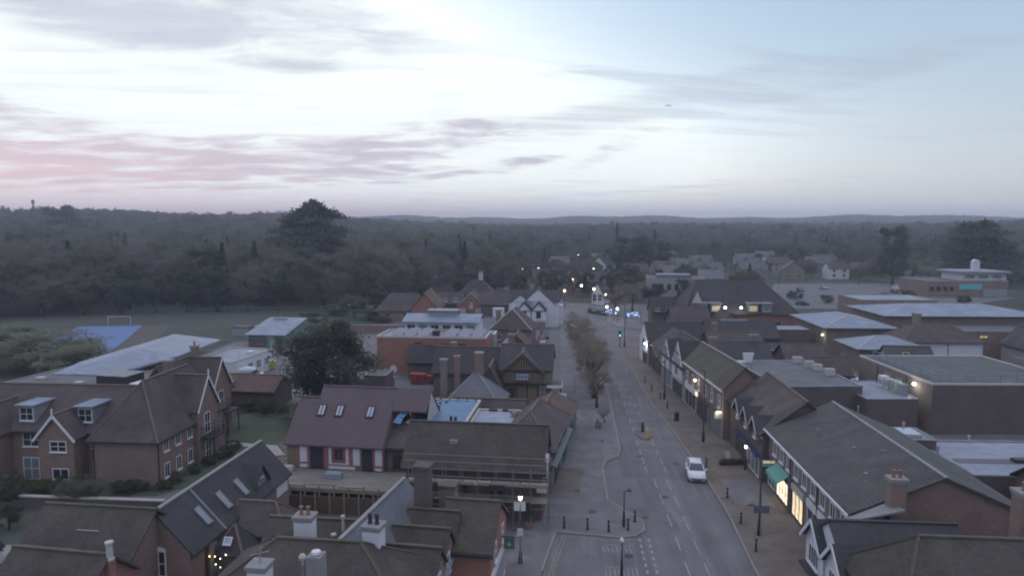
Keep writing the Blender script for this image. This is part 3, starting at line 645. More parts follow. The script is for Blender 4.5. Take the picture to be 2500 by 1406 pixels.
SPEC = {'round':('leaf_mixed',6500,.24,.34),'bare':('leaf_bare',7000,.34,.12),'dark':('leaf_dark',6500,.24,.5),'conifer':('leaf_dark',4200,.30,.5),'cedar':('leaf_dark',9000,.32,.6),
        'autumn':('leaf_autumn',7000,.19,.13),'sage':('leaf_sage',9000,.16,.5),'bush':('leaf_green',3000,.26,.7),'dome':('leaf_sage',14000,.15,.5),'yew':('leaf_yew',24000,.15,.5)}
def proto(kind, variant=0, dense=None):
    key = (kind, variant, dense)
    if key not in TP:
        rng = np.random.default_rng(sum(map(ord, kind))*7 + variant); m, n, s, asp = SPEC[kind]
        if dense: n, s = int(n*dense), s*dense**-.5
        TP[key] = (trunk_mesh(rng, kind), leaf_obj_mesh('crown', crown_pts(rng, kind, n), s, asp, m, rng))
    return TP[key]
def tree(label, x, y, kind, h, w=None, variant=0, name='tree', cat='tree', group=None, dense=None, z=None):
    tm, cm = proto(kind, variant, dense); z = float(height(x, y)) if z is None else z
    o = empty(name, (x,y,z), random.uniform(0,6.28), label, cat, group); w = w or h*.75
    o.scale = (w/9.0, w/9.0, h/12.0)
    inst('trunk', tm, o, (0,0,0)); inst('crown', cm, o, (0,0,0)); return o
# ================================================================== buildings, right side of the street
def shopfront(b, face, u, w, z1=2.5, pane='glass', frame='shop_teal', fascia='shop_teal', fz=.55, at=None, n=3):
    f = win(b, face, u, .25, w, z1-.25, n, 1, frame, pane, at, .09, False, 'shop_window')
    x0,x1,y0,y1 = b['fp']; a = at if at is not None else {'w':x0,'e':x1,'s':y0}[face]
    if face == 'w': box('fascia', fascia, b['o'], a-.16, a-.003, u-w/2-.1, u+w/2+.1, z1+.02, z1+fz)
    elif face == 'e': box('fascia', fascia, b['o'], a+.003, a+.16, u-w/2-.1, u+w/2+.1, z1+.02, z1+fz)
    else: box('fascia', fascia, b['o'], u-w/2-.1, u+w/2+.1, a-.16, a-.003, z1+.02, z1+fz)
    return f
def pipe(b, x, y, z0, z1, m='metal_dark', r=.05): return MB().cyl((x,y), r, r, z0, z1, 7).build('downpipe', m, b['o'])
def vent(b, x, y, z, m='lead', h=.6, r=.08): return MB().lathe([(r,0),(r,h*.8),(r*1.5,h*.82),(r*1.5,h)], (x,y,z), 8).build('vent_pipe', m, b['o'])
def lampglow(parent, loc, energy, col=(1,.82,.6), r=.15):
    l = bpy.data.lights.new('lamp_light', 'POINT'); l.energy = energy; l.color = col; l.shadow_soft_size = r
    o = link(bpy.data.objects.new('lamp_light', l), parent); o.location = loc; return o

# R1 terrace with the green awning
b = house('shop_terrace', 'long brick shop terrace with green slate roof and green awning, right of the road', 25.35, 56, 0, 11.7, 19, 5.45, 8.0, 'y', 'brick_brown', 'slate_green', oh=.35, gutter='white', ridge='concrete', cat='shop')
for k in range(9): win(b, 'w', -8.4+k*1.98, 3.55, 1.05, 1.25, 2, 1, 'white', 'glass', t=.11)
box('eaves_board', 'white', b['o'], -6.12, -5.95, -9.8, 9.8, 5.1, 5.32)
shopfront(b, 'w', 4.9, 3.3, 2.3, 'lit_warm', 'metal_dark', 'sign_green', .4, n=4)
aw = MB().add([(-5.9,3.2,3.1),(-5.9,6.6,3.1),(-6.9,6.6,2.45),(-6.9,3.2,2.45),(-5.9,3.2,3.16),(-5.9,6.6,3.16),(-6.9,6.6,2.5),(-6.9,3.2,2.5),(-6.9,3.2,2.2),(-6.9,6.6,2.2),(-6.93,3.2,2.2),(-6.93,6.6,2.2)], [(0,1,2,3),(7,6,5,4),(3,2,9,8),(8,9,11,10),(7,10,11,6),(4,0,3,7),(1,5,6,2)]).build('awning', 'awning_green', b['o'])
box('awning_lettering', 'pale_green', aw, -6.96,-6.935, 4.3,5.5, 2.26,2.4)
shopfront(b, 'w', .9, 2.7, 2.4, 'lit_cream', 'metal_dark', 'offwhite', .55, n=3)
box('pier', 'brick_dark', b['o'], -6.05,-5.86, 2.4,3.1, 0,3.2)
shopfront(b, 'w', -3.2, 3.6, 2.5, 'glass', 'white', 'render_white', .6, n=3); shopfront(b, 'w', -7.3, 3.2, 2.5, 'glass', 'white', 'sign_blue', .5)
shopfront(b, 'w', 8.1, 2.2, 2.4, 'glass_pale', 'white', 'sign_blue', .5, n=2)
sb = box('hanging_sign', 'white', b['o'], -7.1,-5.95, 7.0,7.15, 2.65,3.15); box('sign_face', 'lit_window', sb, -7.05,-6.0, 6.965,6.995, 2.95,3.12); box('sign_face', 'awning_green', sb, -7.05,-6.0, 6.965,6.995, 2.7,2.93)
for yy in (2.75, -3.6): pipe(b, -6.0, yy, 0, 5.1)
vent(b, -3.4, 4, 6.6); vent(b, 1.2, 7, 7.9); vent(b, 3.5, -2, 7.2); vent(b, 4.5, 5.5, 6.9, 'offwhite')
for (xx, yy) in ((-2.4,-1.0),(-1.2,-3.2),(-3.4,-5.6)): box('roof_vent_tile', 'lead', b['o'], xx,xx+.35, yy,yy+.25, 5.45+(5.85+xx)*.436+.1, 5.45+(5.85+xx)*.436+.26)

# R2 building with three small gables
b = house('gabled_shop', 'dark tiled shop with three small front gables beside the slate terrace', 22.95, 72.0, 0, 8.1, 12.6, 4.9, 8.0, 'y', 'brick_dark', 'tile_brown', cat='shop')
for k, yy in enumerate((-4.6, -1.2, 2.2)):
    MB().add([(-4.25,yy-1.2,3.9),(-4.25,yy+1.2,3.9),(-4.25,yy+1.2,4.9),(-4.25,yy,6.1),(-4.25,yy-1.2,4.9),(-2.2,yy-1.2,3.9),(-2.2,yy+1.2,3.9),(-2.2,yy+1.2,4.9),(-2.2,yy,6.1),(-2.2,yy-1.2,4.9)], [(0,1,2,3,4)[::-1],(5,6,7,8,9)]+[(i,(i+1)%5,5+(i+1)%5,5+i) for i in range(5)]).build('gable_wall','brick_brown',b['o'])
    roof_g(b, -4.25, -1.6, yy-1.2, yy+1.2, 4.9, 6.1, 'x', 'tile_dark', .3, ridge=None, name='gable_roof')
    barge(b, 'w', yy, 1.2, 4.9, 6.1, -4.55, 'offwhite', .16)
    win(b, 'w', yy, 4.0, .8, .9, 2, 1, 'white', 'glass_pale', at=-4.25)
box('canopy', 'sign_blue', b['o'], -4.6,-4.06, -6.1,2.5, 2.5,2.75)
shopfront(b, 'w', -3.6, 4.2, 2.4, 'glass_pale', 'white', 'shop_teal', .1, n=3); shopfront(b, 'w', 1.3, 4.0, 2.4, 'glass', 'timber_brown', 'shop_teal', .1, n=3)

# R3 narrow brick range with white eaves
b = house('brick_shop_range', 'brick shop range with olive roof, white eaves board and lit sign, right of the road', 19.74, 87.0, 5.7, 4.7, 16.2, 6.1, 8.5, 'y', 'brick_brown', 'olive_tile', oh=.3, gutter='white', ridge='concrete', cat='shop')
box('eaves_board', 'white', b['o'], -2.62,-2.42, -8.2,8.2, 5.75,6.0)
for yy, h in ((-6.6,1.5),(-3.9,2.1),(-1.2,1.5),(1.4,1.5),(4.2,1.5),(6.9,1.5)): win(b, 'w', yy, 3.5, .75, h, 1, 2, 'white', 'glass_pale', t=.1)
shopfront(b, 'w', -5.6, 4.4, 2.5, 'glass_pale', 'shop_teal', 'shop_teal', .5, n=4); shopfront(b, 'w', -.4, 4.6, 2.5, 'glass', 'timber_brown', 'timber_brown', .5, n=3); shopfront(b, 'w', 5.2, 5.0, 2.5, 'glass', 'offwhite', 'white', .75, n=3)
s = box('lit_sign', 'white', b['o'], -2.7,-2.52, .9,1.9, 2.75,3.35); box('sign_face','lit_warm', s, -2.73,-2.7, 1.0,1.8, 2.8,3.3)
s = box('lit_sign', 'offwhite', b['o'], -3.3,-2.36, -7.9,-7.75, 2.5,3.3); box('sign_lamp', 'bulb_warm', s, -3.1,-2.6, -7.99,-7.91, 3.28,3.36); lampglow(s, (-3.0,-8.3,3.2), 14)
lg = MB().lathe([(.02,0),(.14,.08),(.14,.24),(.03,.3)], (-2.75,2.1,4.55), 9).build('wall_lamp','bulb_warm',b['o']); lampglow(lg, (-3.0,2.1,4.5), 20)
box('wall_plaque','offwhite',b['o'],-2.42,-2.36,-6.9,-5.9,2.75,3.35)
for yy in (-8.0,-2.6,7.9): pipe(b, -2.42, yy, 0, 5.7, 'offwhite')
# R4 two white timbered gables
b = house('timbered_shop', 'shop with two white half-timbered gables and a dark roof, right of the road', 19.0, 102.3, 5.7, 6.2, 13.2, 4.9, 7.9, 'y', 'render_grey', 'tile_dark', cat='shop')
for yy, hf, zr in ((-3.2, 2.7, 8.0), (3.4, 2.2, 7.2)):
    v = [(-3.3,yy-hf,2.9),(-3.3,yy+hf,2.9),(-3.3,yy+hf,4.7),(-3.3,yy,zr),(-3.3,yy-hf,4.7)]
    MB().add(v+[(-.5,a,c) for _,a,c in v], [(4,3,2,1,0),(5,6,7,8,9)]+[(i,(i+1)%5,5+(i+1)%5,5+i) for i in range(5)]).build('gable_wall','render_white',b['o'])
    roof_g(b, -3.3, .4, yy-hf, yy+hf, 4.7, zr, 'x', 'tile_dark', .05, ridge=None, og=-.12, name='gable_roof'); 
    for k in range(-2,3):
        zt = zr-.25-abs(k)*hf/3.6*(zr-4.7)/hf
        if zt > 5.1: MB().box(-3.36,-3.298,yy+k*hf/3.6-.035,yy+k*hf/3.6+.035,4.9,zt).build('timber','black_timber',b['o'])
    for zz, q in ((4.75,hf),(4.75+(zr-4.7)*.5,hf*.5)): MB().box(-3.37,-3.298,yy-q,yy+q,zz-.05,zz+.05).build('timber','black_timber',b['o'])
    win(b,'w',yy,3.1,1.5 if hf>2.5 else 1.0,1.35,3,1,'white','glass',at=-3.3)
shopfront(b,'w',-3.2,5.0,2.4,'glass','shop_teal','offwhite',.4,n=4); shopfront(b,'w',3.2,5.0,2.4,'glass_pale','offwhite','shop_teal',.4,n=4)
chimney(b, 1.2, -5.2, 5.5, 8.9, .9,.7)
# R5
b = house('corner_shop', 'brown brick corner shop behind the timbered gables', 18.9, 113.6, 5.7, 7.0, 9.0, 4.4, 6.9, 'y', 'brick_brown', 'tile_brown', cat='shop')
for yy in (-2.5,1.2): win(b,'w',yy,2.9,.8,1.3,1,2,'offwhite','glass_pale')
shopfront(b,'w',-2.0,3.6,2.3,'glass','timber_brown','shop_teal',.4); shopfront(b,'w',2.2,3.6,2.3,'glass','metal_dark','sign_blue',.4)
b = house('white_gable_shop', 'dark roofed shop with white pointed gable and bright wall lamp by the crossing', 19.2, 123.6, 5.7, 10.0, 6.6, 4.3, 7.2, 'x', 'brick_brown', 'tile_dark', cat='shop', oh=.2)
x0 = b['fp'][0]
MB().add([(x0-.05,-3.3,.0),(x0-.05,3.3,.0),(x0-.05,3.3,4.3),(x0-.05,0,7.15),(x0-.05,-3.3,4.3),(x0-.2,-3.3,.0),(x0-.2,3.3,.0),(x0-.2,3.3,4.3),(x0-.2,0,7.15),(x0-.2,-3.3,4.3)],[(0,1,2,3,4),(9,8,7,6,5)]+[(i,5+i,5+(i+1)%5,(i+1)%5) for i in range(5)]).build('gable_wall','render_white',b['o'])
win(b,'w',0,3.2,1.0,1.2,2,1,'black_timber','glass',at=x0-.2); shopfront(b,'w',-1.5,3.5,2.3,'glass','black_timber','white',.5,at=x0-.2)
lg = MB().lathe([(.02,0),(.2,.1),(.2,.3),(.03,.38)], (x0-.5,-2.6,3.7), 9).build('wall_lamp','bulb_white',b['o']); lampglow(lg,(x0-.8,-2.8,3.6),45,(1,.95,.88))
win(b,'s',-2.2,1.2,.7,1.6,1,2,'offwhite','glass_pale'); win(b,'s',1.5,2.6,.9,1.0,2,1,'offwhite','glass_pale')

# roofs behind the right-hand row
b = house('brown_annexe','low brown tiled annexe behind the white gable shop', 29,121, 4, 9,8,3.6,6.0,'x','brick_dark','tile_brown', cat='building'); chimney(b,-3,0,5,7.6,.8,.6)
b = house('long_dark_shed','long dark roofed shed with a white roof strip behind the shops', 33.5,134.5, 2, 13,8,3.5,6.1,'x','brick_dark','tile_dark', cat='shed'); box('roof_strip','roof_pale',b['o'],-3.5,1.6,-.25,.25,6.12,6.4); win(b,'s',5.2,1.2,1.6,1.3,2,1,'offwhite','glass_pale')
b = house('side_house','dark tiled house with brick chimney behind the timbered gables', 26.8,108.5, 3, 8.5,8,4.2,6.4,'x','brick_dark','tile_dark'); chimney(b,2.8,.5,5,7.4,1.1,.8,'brick_brown',2); 
b = house('yard_house','brown tiled house by the parked cars of the back lane', 37.2,110.5, 3, 6,7,3.4,5.8,'x','brick_dark','tile_brown'); win(b,'e',0,1.4,.9,1.0,2,1,'offwhite','glass_pale')
b = flat('flat_roofed_store','grey flat roofed store behind the brick shop range', 30.4,93.0, 6, 10.5,16,5.0,'brick_dark','felt_grey',.15,'metal_pale')
for k,(xx,yy) in enumerate(((3.4,6.2),(3.8,3.2),(3.9,1.0),(4.2,-1.8))):
    ac = box('air_conditioner','offwhite',b['o'],xx-.55,xx+.55,yy-.4,yy+.4,5.08,5.95); MB().cyl((xx,yy),.3,.3,5.951,5.99,12).build('fan','metal_grey',ac)
MB().add([(-4,6.8,5.05),(-2.9,6.8,5.05),(-2.6,6.8,6.4),(-4.2,6.8,6.4),(-4,7.1,5.05),(-2.9,7.1,5.05),(-2.6,7.1,6.4),(-4.2,7.1,6.4)],[(0,1,2,3),(7,6,5,4),(0,4,5,1),(1,5,6,2),(2,6,7,3),(3,7,4,0)]).build('roof_hood','white',b['o'])
box('roof_hatch','white',b['o'],-6+.8,-4.0,6.2,6.9,5.05,5.3)
b = flat('pale_flat_annexe','pale flat roofed annexe with white air conditioning cabinets', 38.6,88.2, 6, 6.2,9.6,4.0,'brick_dark','roof_pale',.12,'lead')
for k,yy in enumerate((-2.6,-1.2,.2,1.5)): 
    ac = box('cooling_cabinet',('metal_grey','pale_green','offwhite','white')[k],b['o'],2.0,2.9,yy-.5,yy+.5,4.06,5.4+.1*(k%2)); MB().box(1.975,1.998,yy-.35,yy+.35,4.5,5.1).build('grille','metal_grey',ac)
b = flat('green_flat_roof_block','brick block with mossy green flat roof, white railings and bright lamp', 51.6,92.6, 4, 17.5,17.5,5.9,'brick_buff','felt_green',.2,'offwhite')
box('front_cladding','brick_dark',b['o'],-8.78,8.8,-8.86,-8.76,-.3,5.85)
rl = MB()
for k in range(9): rl.bar((-8.0+2*k,-7.6,5.9),(-8.0+2*k,-7.6,6.95),.08); rl.bar((-7.4,-7.6+1.9*k,5.9),(-7.4,-7.6+1.9*k,6.95),.08)
for zz in (6.4,6.95): rl.bar((-8,-7.6,zz),(8,-7.6,zz),.08).bar((-7.4,-7.6,zz),(-7.4,7.6,zz),.08)
rl.build('railing','metal_pale',b['o'])
lg = MB().lathe([(.02,0),(.2,.1),(.2,.3),(.03,.38)], (-9.1,-5.6,5.1), 9).build('wall_lamp','bulb_white',b['o']); lampglow(lg,(-9.6,-5.6,5.1),60,(1,.95,.88))
for yy in (-1.5,1.2): win(b,'w',yy,4.3,1.2,.8,2,1,'offwhite','glass_pale')
pipe(b,-8.85,-3.4,0,5.7); pipe(b,-8.85,3.6,0,5.7); MB().bar((8.4,-8.4,6),(8.4,-8.4,7.3),.1).bar((8.4,-8.4,7.25),(8.4,2.0,7.25),.05).build('pale_pole','offwhite',b['o'])
b = flat('brick_rear_block','dark brick block at the right edge beyond the pale flat roof', 66.5,86.5, 0, 11,15,7.2,'brick_dark','felt_grey',.2,'brick_dark')
b = flat('light_flat_roof','low building with light patched flat roof behind the slate terrace', 41.0,64.2, 2, 13,9.5,3.6,'brick_dark','roof_pale',.14,'lead')
box('roof_patch','felt_grey',b['o'],-5.9,6.0,-1.6,-.4,3.635,3.66); box('roof_rubble','metal_dark',b['o'],-.8,1.4,-1.5,-.7,3.665,3.95); vent(b,-1.5,4.2,3.6,'offwhite',.8)
b = house('dark_rear_house','dark tiled rear house below the light flat roof', 43.5,53.5, -3, 13,8,4.4,7.0,'x','brick_dark','tile_dark')
vent(b,-4.8,-2,6.1,'metal_dark'); 
b = house('brick_rear_house','brick rear house with pale verge at the right edge', 45.5,43.5, 0, 11,9,4.2,6.4,'x','brick_brown','tile_brown',gutter='offwhite')
# lean-to glazing behind terrace
b = flat('lead_outhouse','small lead roofed outhouse with skylight behind the slate terrace', 33.4,67.6, 0, 3.0,4.0,4.6,'brick_dark','lead',.1,'lead'); box('skylight','glass_sky',b['o'],-1.0,.6,-1.2,1.0,4.66,4.95)

# R0 white corner house and mossy hipped roof, nearest on the right
b = house('white_corner_house','white rendered corner house with two small gables and dark slate roof', 20.3,42.6, 0, 7.4,6.8,4.1,6.4,'x','render_white','tile_dark',cat='house',oh=.15,gutter=None,ridge='tile_dark')
for yy in (1.6,-1.9):
    v=[(-4.0,yy-1.5,2.4),(-4.0,yy+1.5,2.4),(-4.0,yy+1.5,4.3),(-4.0,yy,5.75),(-4.0,yy-1.5,4.3)]
    MB().add(v+[(-1.2,a,c) for _,a,c in v],[(4,3,2,1,0),(5,6,7,8,9)]+[(i,(i+1)%5,5+(i+1)%5,5+i) for i in range(5)]).build('gable_wall','render_white',b['o'])
    roof_g(b,-4.0,-.4,yy-1.5,yy+1.5,4.3,5.75,'x','tile_dark',.3,ridge=None,og=.3,name='gable_roof'); barge(b,'w',yy,1.5,4.3,5.8,-4.3,'white',.22,oh=.3)
    win(b,'w',yy,2.7,1.7,1.3,4,1,'white','glass',at=-4.0)
    box('bay_roof','tile_dark',b['o'],-4.5,-3.71,yy-1.4,yy+1.4,2.28,2.45)
MB().add([(-1.6,1.2,6.0),(1.4,1.2,6.7),(1.4,3.5,6.3),(-1.6,3.5,5.0),(-1.6,1.2,6.1),(1.4,1.2,6.85),(1.4,3.5,6.42),(-1.6,3.5,5.1)],[(0,3,2,1),(4,5,6,7),(0,1,5,4),(1,2,6,5),(2,3,7,6),(3,0,4,7)]).build('lead_roof','lead',b['o'])
chimney(b,1.4,2.6,5.5,8.3,1.0,.8,'brick_brown',2,potm='terracotta'); shopfront(b,'w',.0,6.2,2.1,'glass','white','white',.15,n=5)
b = house('mossy_hipped_house','house with large mossy hipped roof at the bottom right corner', 23.4,37.1, 0, 13.0,7.2,5.2,8.2,'x','brick_dark','tile_mossy',hips=(2.2,3.2),oh=.4,ridge='olive_tile')
chimney(b,3.3,3.0,5.5,9.6,1.6,.9,'brick_brown',3); roof_h(b,-6.6,-3.4,-4.6,-1.2,4.4,6.2,'y','tile_mossy',(1.6,0),.3,ridge='olive_tile',name='bay_roof'); box('bay_wall','brick_brown',b['o'],-6.5,-3.5,-4.5,-1.3,-.3,4.3)
b = house('slate_rear_wing','grey slate rear wing between the mossy roof and the terrace gable', 30.0,41.0, 0, 8.5,5.5,4.0,5.8,'x','brick_dark','slate')
# big dark roofed building with dormers
b = house('dark_mansard_block','large dark roofed block with lit dormers and two bright lamps behind the shops', 39.5,164.5, 1.5, 25,16,5.0,11.6,'x','brick_red','tile_dark',hips=(3.5,6.0),oh=.5,cat='building')
for xx,gm in ((-6.0,'lit_window'),(2.4,'lit_dim'),(5.4,'glass_pale'),(-9,'glass_pale')):
    box('dormer','lead',b['o'],xx-1.1,xx+1.1,-8.2,-5.2,5.0,6.9); win(b,'s',xx,5.3,1.7,1.25,3,1,'offwhite',gm,at=-8.2); box('dormer_roof','lead',b['o'],xx-1.35,xx+1.35,-8.6,-5.0,6.91,7.1)
for xx in (-4.0,-.5):
    lg = MB().lathe([(.02,0),(.26,.12),(.26,.4),(.03,.5)], (xx,-8.8,5.9), 9).build('wall_lamp','bulb_white',b['o']); lampglow(lg,(xx,-9.3,5.8),90,(1,.95,.88))
MB().add([(-11.0,-7.2,7.0),(-8.8,-7.2,7.0),(-9.9,-7.2,9.6),(-9.9,-6.9,9.6),(-11.0,-6.9,7.0),(-8.8,-6.9,7.0)],[(0,1,2),(5,4,3),(0,2,3,4),(1,5,3,2),(0,4,5,1)]).build('white_gable','offwhite',b['o']); roof_g(b,-11.0,-8.8,-6.9,-2.2,7.0,9.6,'y','tile_dark',.05,og=.0,ridge=None,name='gable_roof'); box('gable_base','brick_red',b['o'],-11.0,-8.8,-7.2,-4.0,5.0,6.99)
for xx in (-12,-8,-4,0,4,8): win(b,'s',xx,1.4,1.4,1.6,2,1,'offwhite','glass')
b = flat('grey_council_block','grey two storey block with row of windows beyond the dark roof', 36,230, -4, 18,12,7.0,'render_grey','felt_grey',.3,'render_grey')
for xx in (-7,-4.6,-2.2,.2): win(b,'s',xx,3.6,1.3,1.8,1,1,'metal_dark','glass')
box('brick_bay','brick_brown',b['o'],1.6,9.1,-6.4,-6.02,-.3,6.9); box('glazed_roof','slate_blue',b['o'],-6,5,-4,4,7.04,8.2)
b = house('dark_gable_pair','dark brick house with grey dormers in front of the mansard block', 26.5,150, 6, 8,7,3.8,6.8,'x','brick_dark','tile_brown')
for xx in (-2,1.2): win(b,'s',xx,2.3,1.2,1.1,2,1,'offwhite','glass_pale')
b = house('red_gable_annexe','red brick gabled annexe beside the mansard block', 34.0,147.5, 4, 6,7,3.0,6.4,'y','brick_red','tile_brown')
b = house('corner_cottage','dark corner cottage beside the blue festive lights', 24.5,171.5, 3, 7,6,3.4,6.6,'x','brick_dark','tile_dark')
for xx in (-2.2,.6): win(b,'s',xx,3.55,1.2,.9,2,1,'offwhite','glass_pale')
# halls with pale shallow roofs
def hall(nm,label,cx,cy,rot,w,d,ze,zr,axis,wallm='brick_buff',roofm='metal_pale',clere=True,nw=5):
    b = B(nm,label,'hall',cx,cy,rot,w,d); x0,x1,y0,y1=b['fp']
    walls(b,x0,x1,y0,y1,-.3,ze-.55,wallm); box('clerestory','metal_dark',b['o'],x0+.1,x1-.1,y0+.1,y1-.1,ze-.55,ze-.1)
    roof_h(b,x0,x1,y0,y1,ze,zr,axis,roofm,(None,None),.9,ridge='offwhite',gutter='lead'); return b
b = hall('pale_roofed_hall','low brick hall with pale blue hipped roof and small lamp by the back lane', 55.2,141,1,12,17,5.6,7.0,'y')
lg = MB().lathe([(.02,0),(.15,.08),(.15,.24),(.02,.3)], (-6.3,-7.2,3.6), 8).build('wall_lamp','bulb_warm',b['o']); lampglow(lg,(-6.8,-7.6,3.6),25)
hall('wide_pale_roofed_hall','wide brick hall with pale metal roof and lit clerestory at the right edge', 80,151,2,31,16,6.6,8.0,'x')
b = hall('small_pale_roofed_hall','small brick pavilion with pale pyramid roof behind the white house', 55,122.6,1,10.5,8.0,4.2,5.5,'x')
for k,(xx,gm) in enumerate(((70,'glass_pale'),(75,'lit_dim'),(79.5,'lit_dim'),(90,'lit_window'))): pass
b = flat('clerestory_hall','long brick hall with grey flat roof and lit high windows', 82,137.5,1,30,7,4.6,'brick_brown','felt_grey',.2,'lead')
for xx,gm in ((-11,'glass_pale'),(-7,'lit_dim'),(-3.5,'lit_dim'),(1,'glass_pale'),(6,'lit_window'),(10,'glass_pale')): win(b,'s',xx,3.4,1.6,.6,2,1,'metal_dark',gm,sill=False)
flat('grey_link_roof','upper hall with pale flat roof and dark window strip behind the wide hall', 75,166,2,17,12,7.6,'brick_buff','roof_pale',.15,'lead')
b = flat('lane_canopy','open canopy with thin pale flat roof beside the back lane', 44.0,139,4,7,4.5,4.2,'brick_dark','roof_pale',.08,'offwhite')
b = house('white_hipped_house','white walled house with dark hipped roof behind the green flat roof', 66.0,128,2,13.5,8,4.5,7.0,'x','render_white','tile_brown',hips=(4,4),oh=.5)
chimney(b,-2.4,.6,6,8.6,.8,1.6,'brick_buff',0); win(b,'w',0,2.6,1.4,1.4,3,1,'white','glass'); pipe(b,.8,-4.1,0,4.2); pipe(b,6.6,-4.1,0,4.2,'white')
b = house('slate_cottage','small slate cottage with white roof window beside the white hipped house', 53.6,111.0,-4,6.5,5.5,3.4,5.6,'x','render_grey','slate_green'); rooflight(b,(-1.0,-1.8,4.05),(1,0,0),(0,.8,.64),1.0,1.1,'offwhite','glass_sky')
b = house('gable_front_house','grey gabled house with pale barge boards at the right edge', 82.5,126.5,0,6.0,7,3.4,6.6,'y','render_grey','tile_brown'); barge(b,'s',0,3.0,3.4,6.6,-3.5-.32,'offwhite',.25)
b = house('brick_terrace_end','brick terrace with mossy roof beyond the halls at the right edge', 98,122,0,18,8,4.2,7.2,'x','brick_brown','tile_mossy')
b = house('small_gable_cottage','small cottage with pale barge boards beside the flat roofed store', 37.6,101.2,0,5.6,5,3.6,5.6,'x','brick_dark','tile_brown'); barge(b,'w',0,2.5,3.6,5.6,-3.15,'offwhite',.2)
# library with tower
b = flat('library','brick library with white upper storey, teal banner and round topped tower', 136,252,3,27,18,5.2,'brick_brown','felt_grey',.3,'concrete')
box('upper_storey','render_white',b['o'],1,16,-4,8,5.2,7.8); box('upper_roof','roof_pale',b['o'],-.5,17,-5.5,9,7.81,8.4)
MB().box(5.2,7.4,-3,-1.4,8.4,11.4).build('tower','render_white',b['o']); MB().add([(5.2+1.1*(1-math.cos(math.pi*k/8)),yy,11.4+1.1*math.sin(math.pi*k/8)) for yy in (-3,-1.4) for k in range(9)],[tuple(range(9))[::-1],tuple(range(9,18))]+[(k,k+1,k+10,k+9) for k in range(8)]).build('tower_top','render_white',b['o'])
box('banner','sign_teal',b['o'],-3,4.5,-9.15,-9.03,2.6,4.4); box('plinth','render_grey',b['o'],5,13,-9.4,-9.03,0,2.6)
for k in range(4): win(b,'s',-12+k*2.2,2.2,1.4,1.3,2,1,'metal_dark','glass')
for k in range(3): win(b,'s',3.6+k*4.6,5.9,3.2,1.2,3,1,'white','glass_pale',at=-4.0)
# ================================================================== buildings, left side
# retirement apartments: main block, projecting wing, gables, dormers, balconies
b = B('apartment_block','L-shaped brick apartment block with brown roof, white windows and balconies','building',-45,64,0,17,9)
o = b['o']; b['fp'] = (-18,.4,-3,6)
walls(b,-18,.4,-3,6,-.3,5.05,'brick_brown'); roof_g(b,-18,3.5,-3,6,5.05,8.3,'x','tile_brown',.35,gutter='metal_dark')
walls(b,.4,6.8,-4.4,8.0,-.3,5.05,'brick_brown',name='wing_wall'); roof_h(b,.4,6.8,-4.4,8.0,5.05,9.6,'y','tile_brown',(3.2,1.2),.35,gutter='metal_dark',name='wing_roof')
walls(b,-3.0,3.2,8.0,17.0,-.3,5.05,'brick_brown',name='rear_wing_wall'); roof_h(b,-3.0,3.2,7.0,17.0,5.05,9.2,'y','tile_brown',(0,3.0),.35,gutter='metal_dark',name='rear_wing_roof')
# front gable
v=[(-4.6,-4.9,-.3),(-1.1,-4.9,-.3),(-1.1,-4.9,5.0),(-2.85,-4.9,7.0),(-4.6,-4.9,5.0)]
MB().add(v+[(x,-2.9,z) for x,y,z in v],[(0,1,2,3,4),(9,8,7,6,5)]+[((i+1)%5,i,5+i,5+(i+1)%5) for i in range(5)]).build('gable_wall','brick_brown',o)
roof_g(b,-4.6,-1.1,-4.9,.6,5.0,7.0,'y','tile_brown',.3,og=.2,name='gable_roof'); barge(b,'s',-2.85,1.75,5.0,7.05,-5.14,'white',.22,oh=.35,finial=True)
v=[(-12.6,-4.9,-.3),(-8.9,-4.9,-.3),(-8.9,-4.9,5.1),(-10.75,-4.9,7.3),(-12.6,-4.9,5.1)]
MB().add(v+[(x,-2.9,z) for x,y,z in v],[(0,1,2,3,4),(9,8,7,6,5)]+[((i+1)%5,i,5+i,5+(i+1)%5) for i in range(5)]).build('gable_wall','brick_brown',o)
roof_g(b,-12.6,-8.9,-4.9,.6,5.1,7.3,'y','tile_brown',.3,og=.2,name='gable_roof'); barge(b,'s',-10.75,1.85,5.1,7.35,-5.14,'white',.22,oh=.35,finial=True)
for xx in (-7.5,-1.45):
    box('dormer','lead',o,xx-.8,xx+.8,-2.6,.0,5.5,7.25); box('dormer_roof','metal_pale',o,xx-1.0,xx+1.0,-3.0,.2,7.26,7.42); win(b,'s',xx,5.8,1.4,1.3,2,2,'white','glass',at=-2.6)
for xx,w_ in ((-6.9,1.65),(-.15,.95)): win(b,'s',xx,3.35,w_,1.35,2 if w_>1 else 1,2,'white','glass')
win(b,'s',-2.6,3.55,1.65,1.05,2,2,'white','glass',at=-4.9); win(b,'s',-2.5,.9,1.65,1.05,2,1,'white','glass',at=-4.9); win(b,'s',-.15,.75,.95,1.35,1,2,'white','glass')
win(b,'s',-7.0,.05,1.7,2.2,2,2,'white','glass_pale',sill=False); win(b,'s',-10.7,3.55,1.65,1.05,2,2,'white','glass',at=-4.9); win(b,'s',-14.5,3.35,1.65,1.35,2,2,'white','glass')
b['fp']=(.4,6.8,-4.4,8.0)
for k,yy in enumerate((-3.0,-1.0,1.1)):
    win(b,'e',yy,3.25,.85,1.4,2,1,'white','glass'); win(b,'e',yy,.7,.85,1.4,2,1,'white','glass')
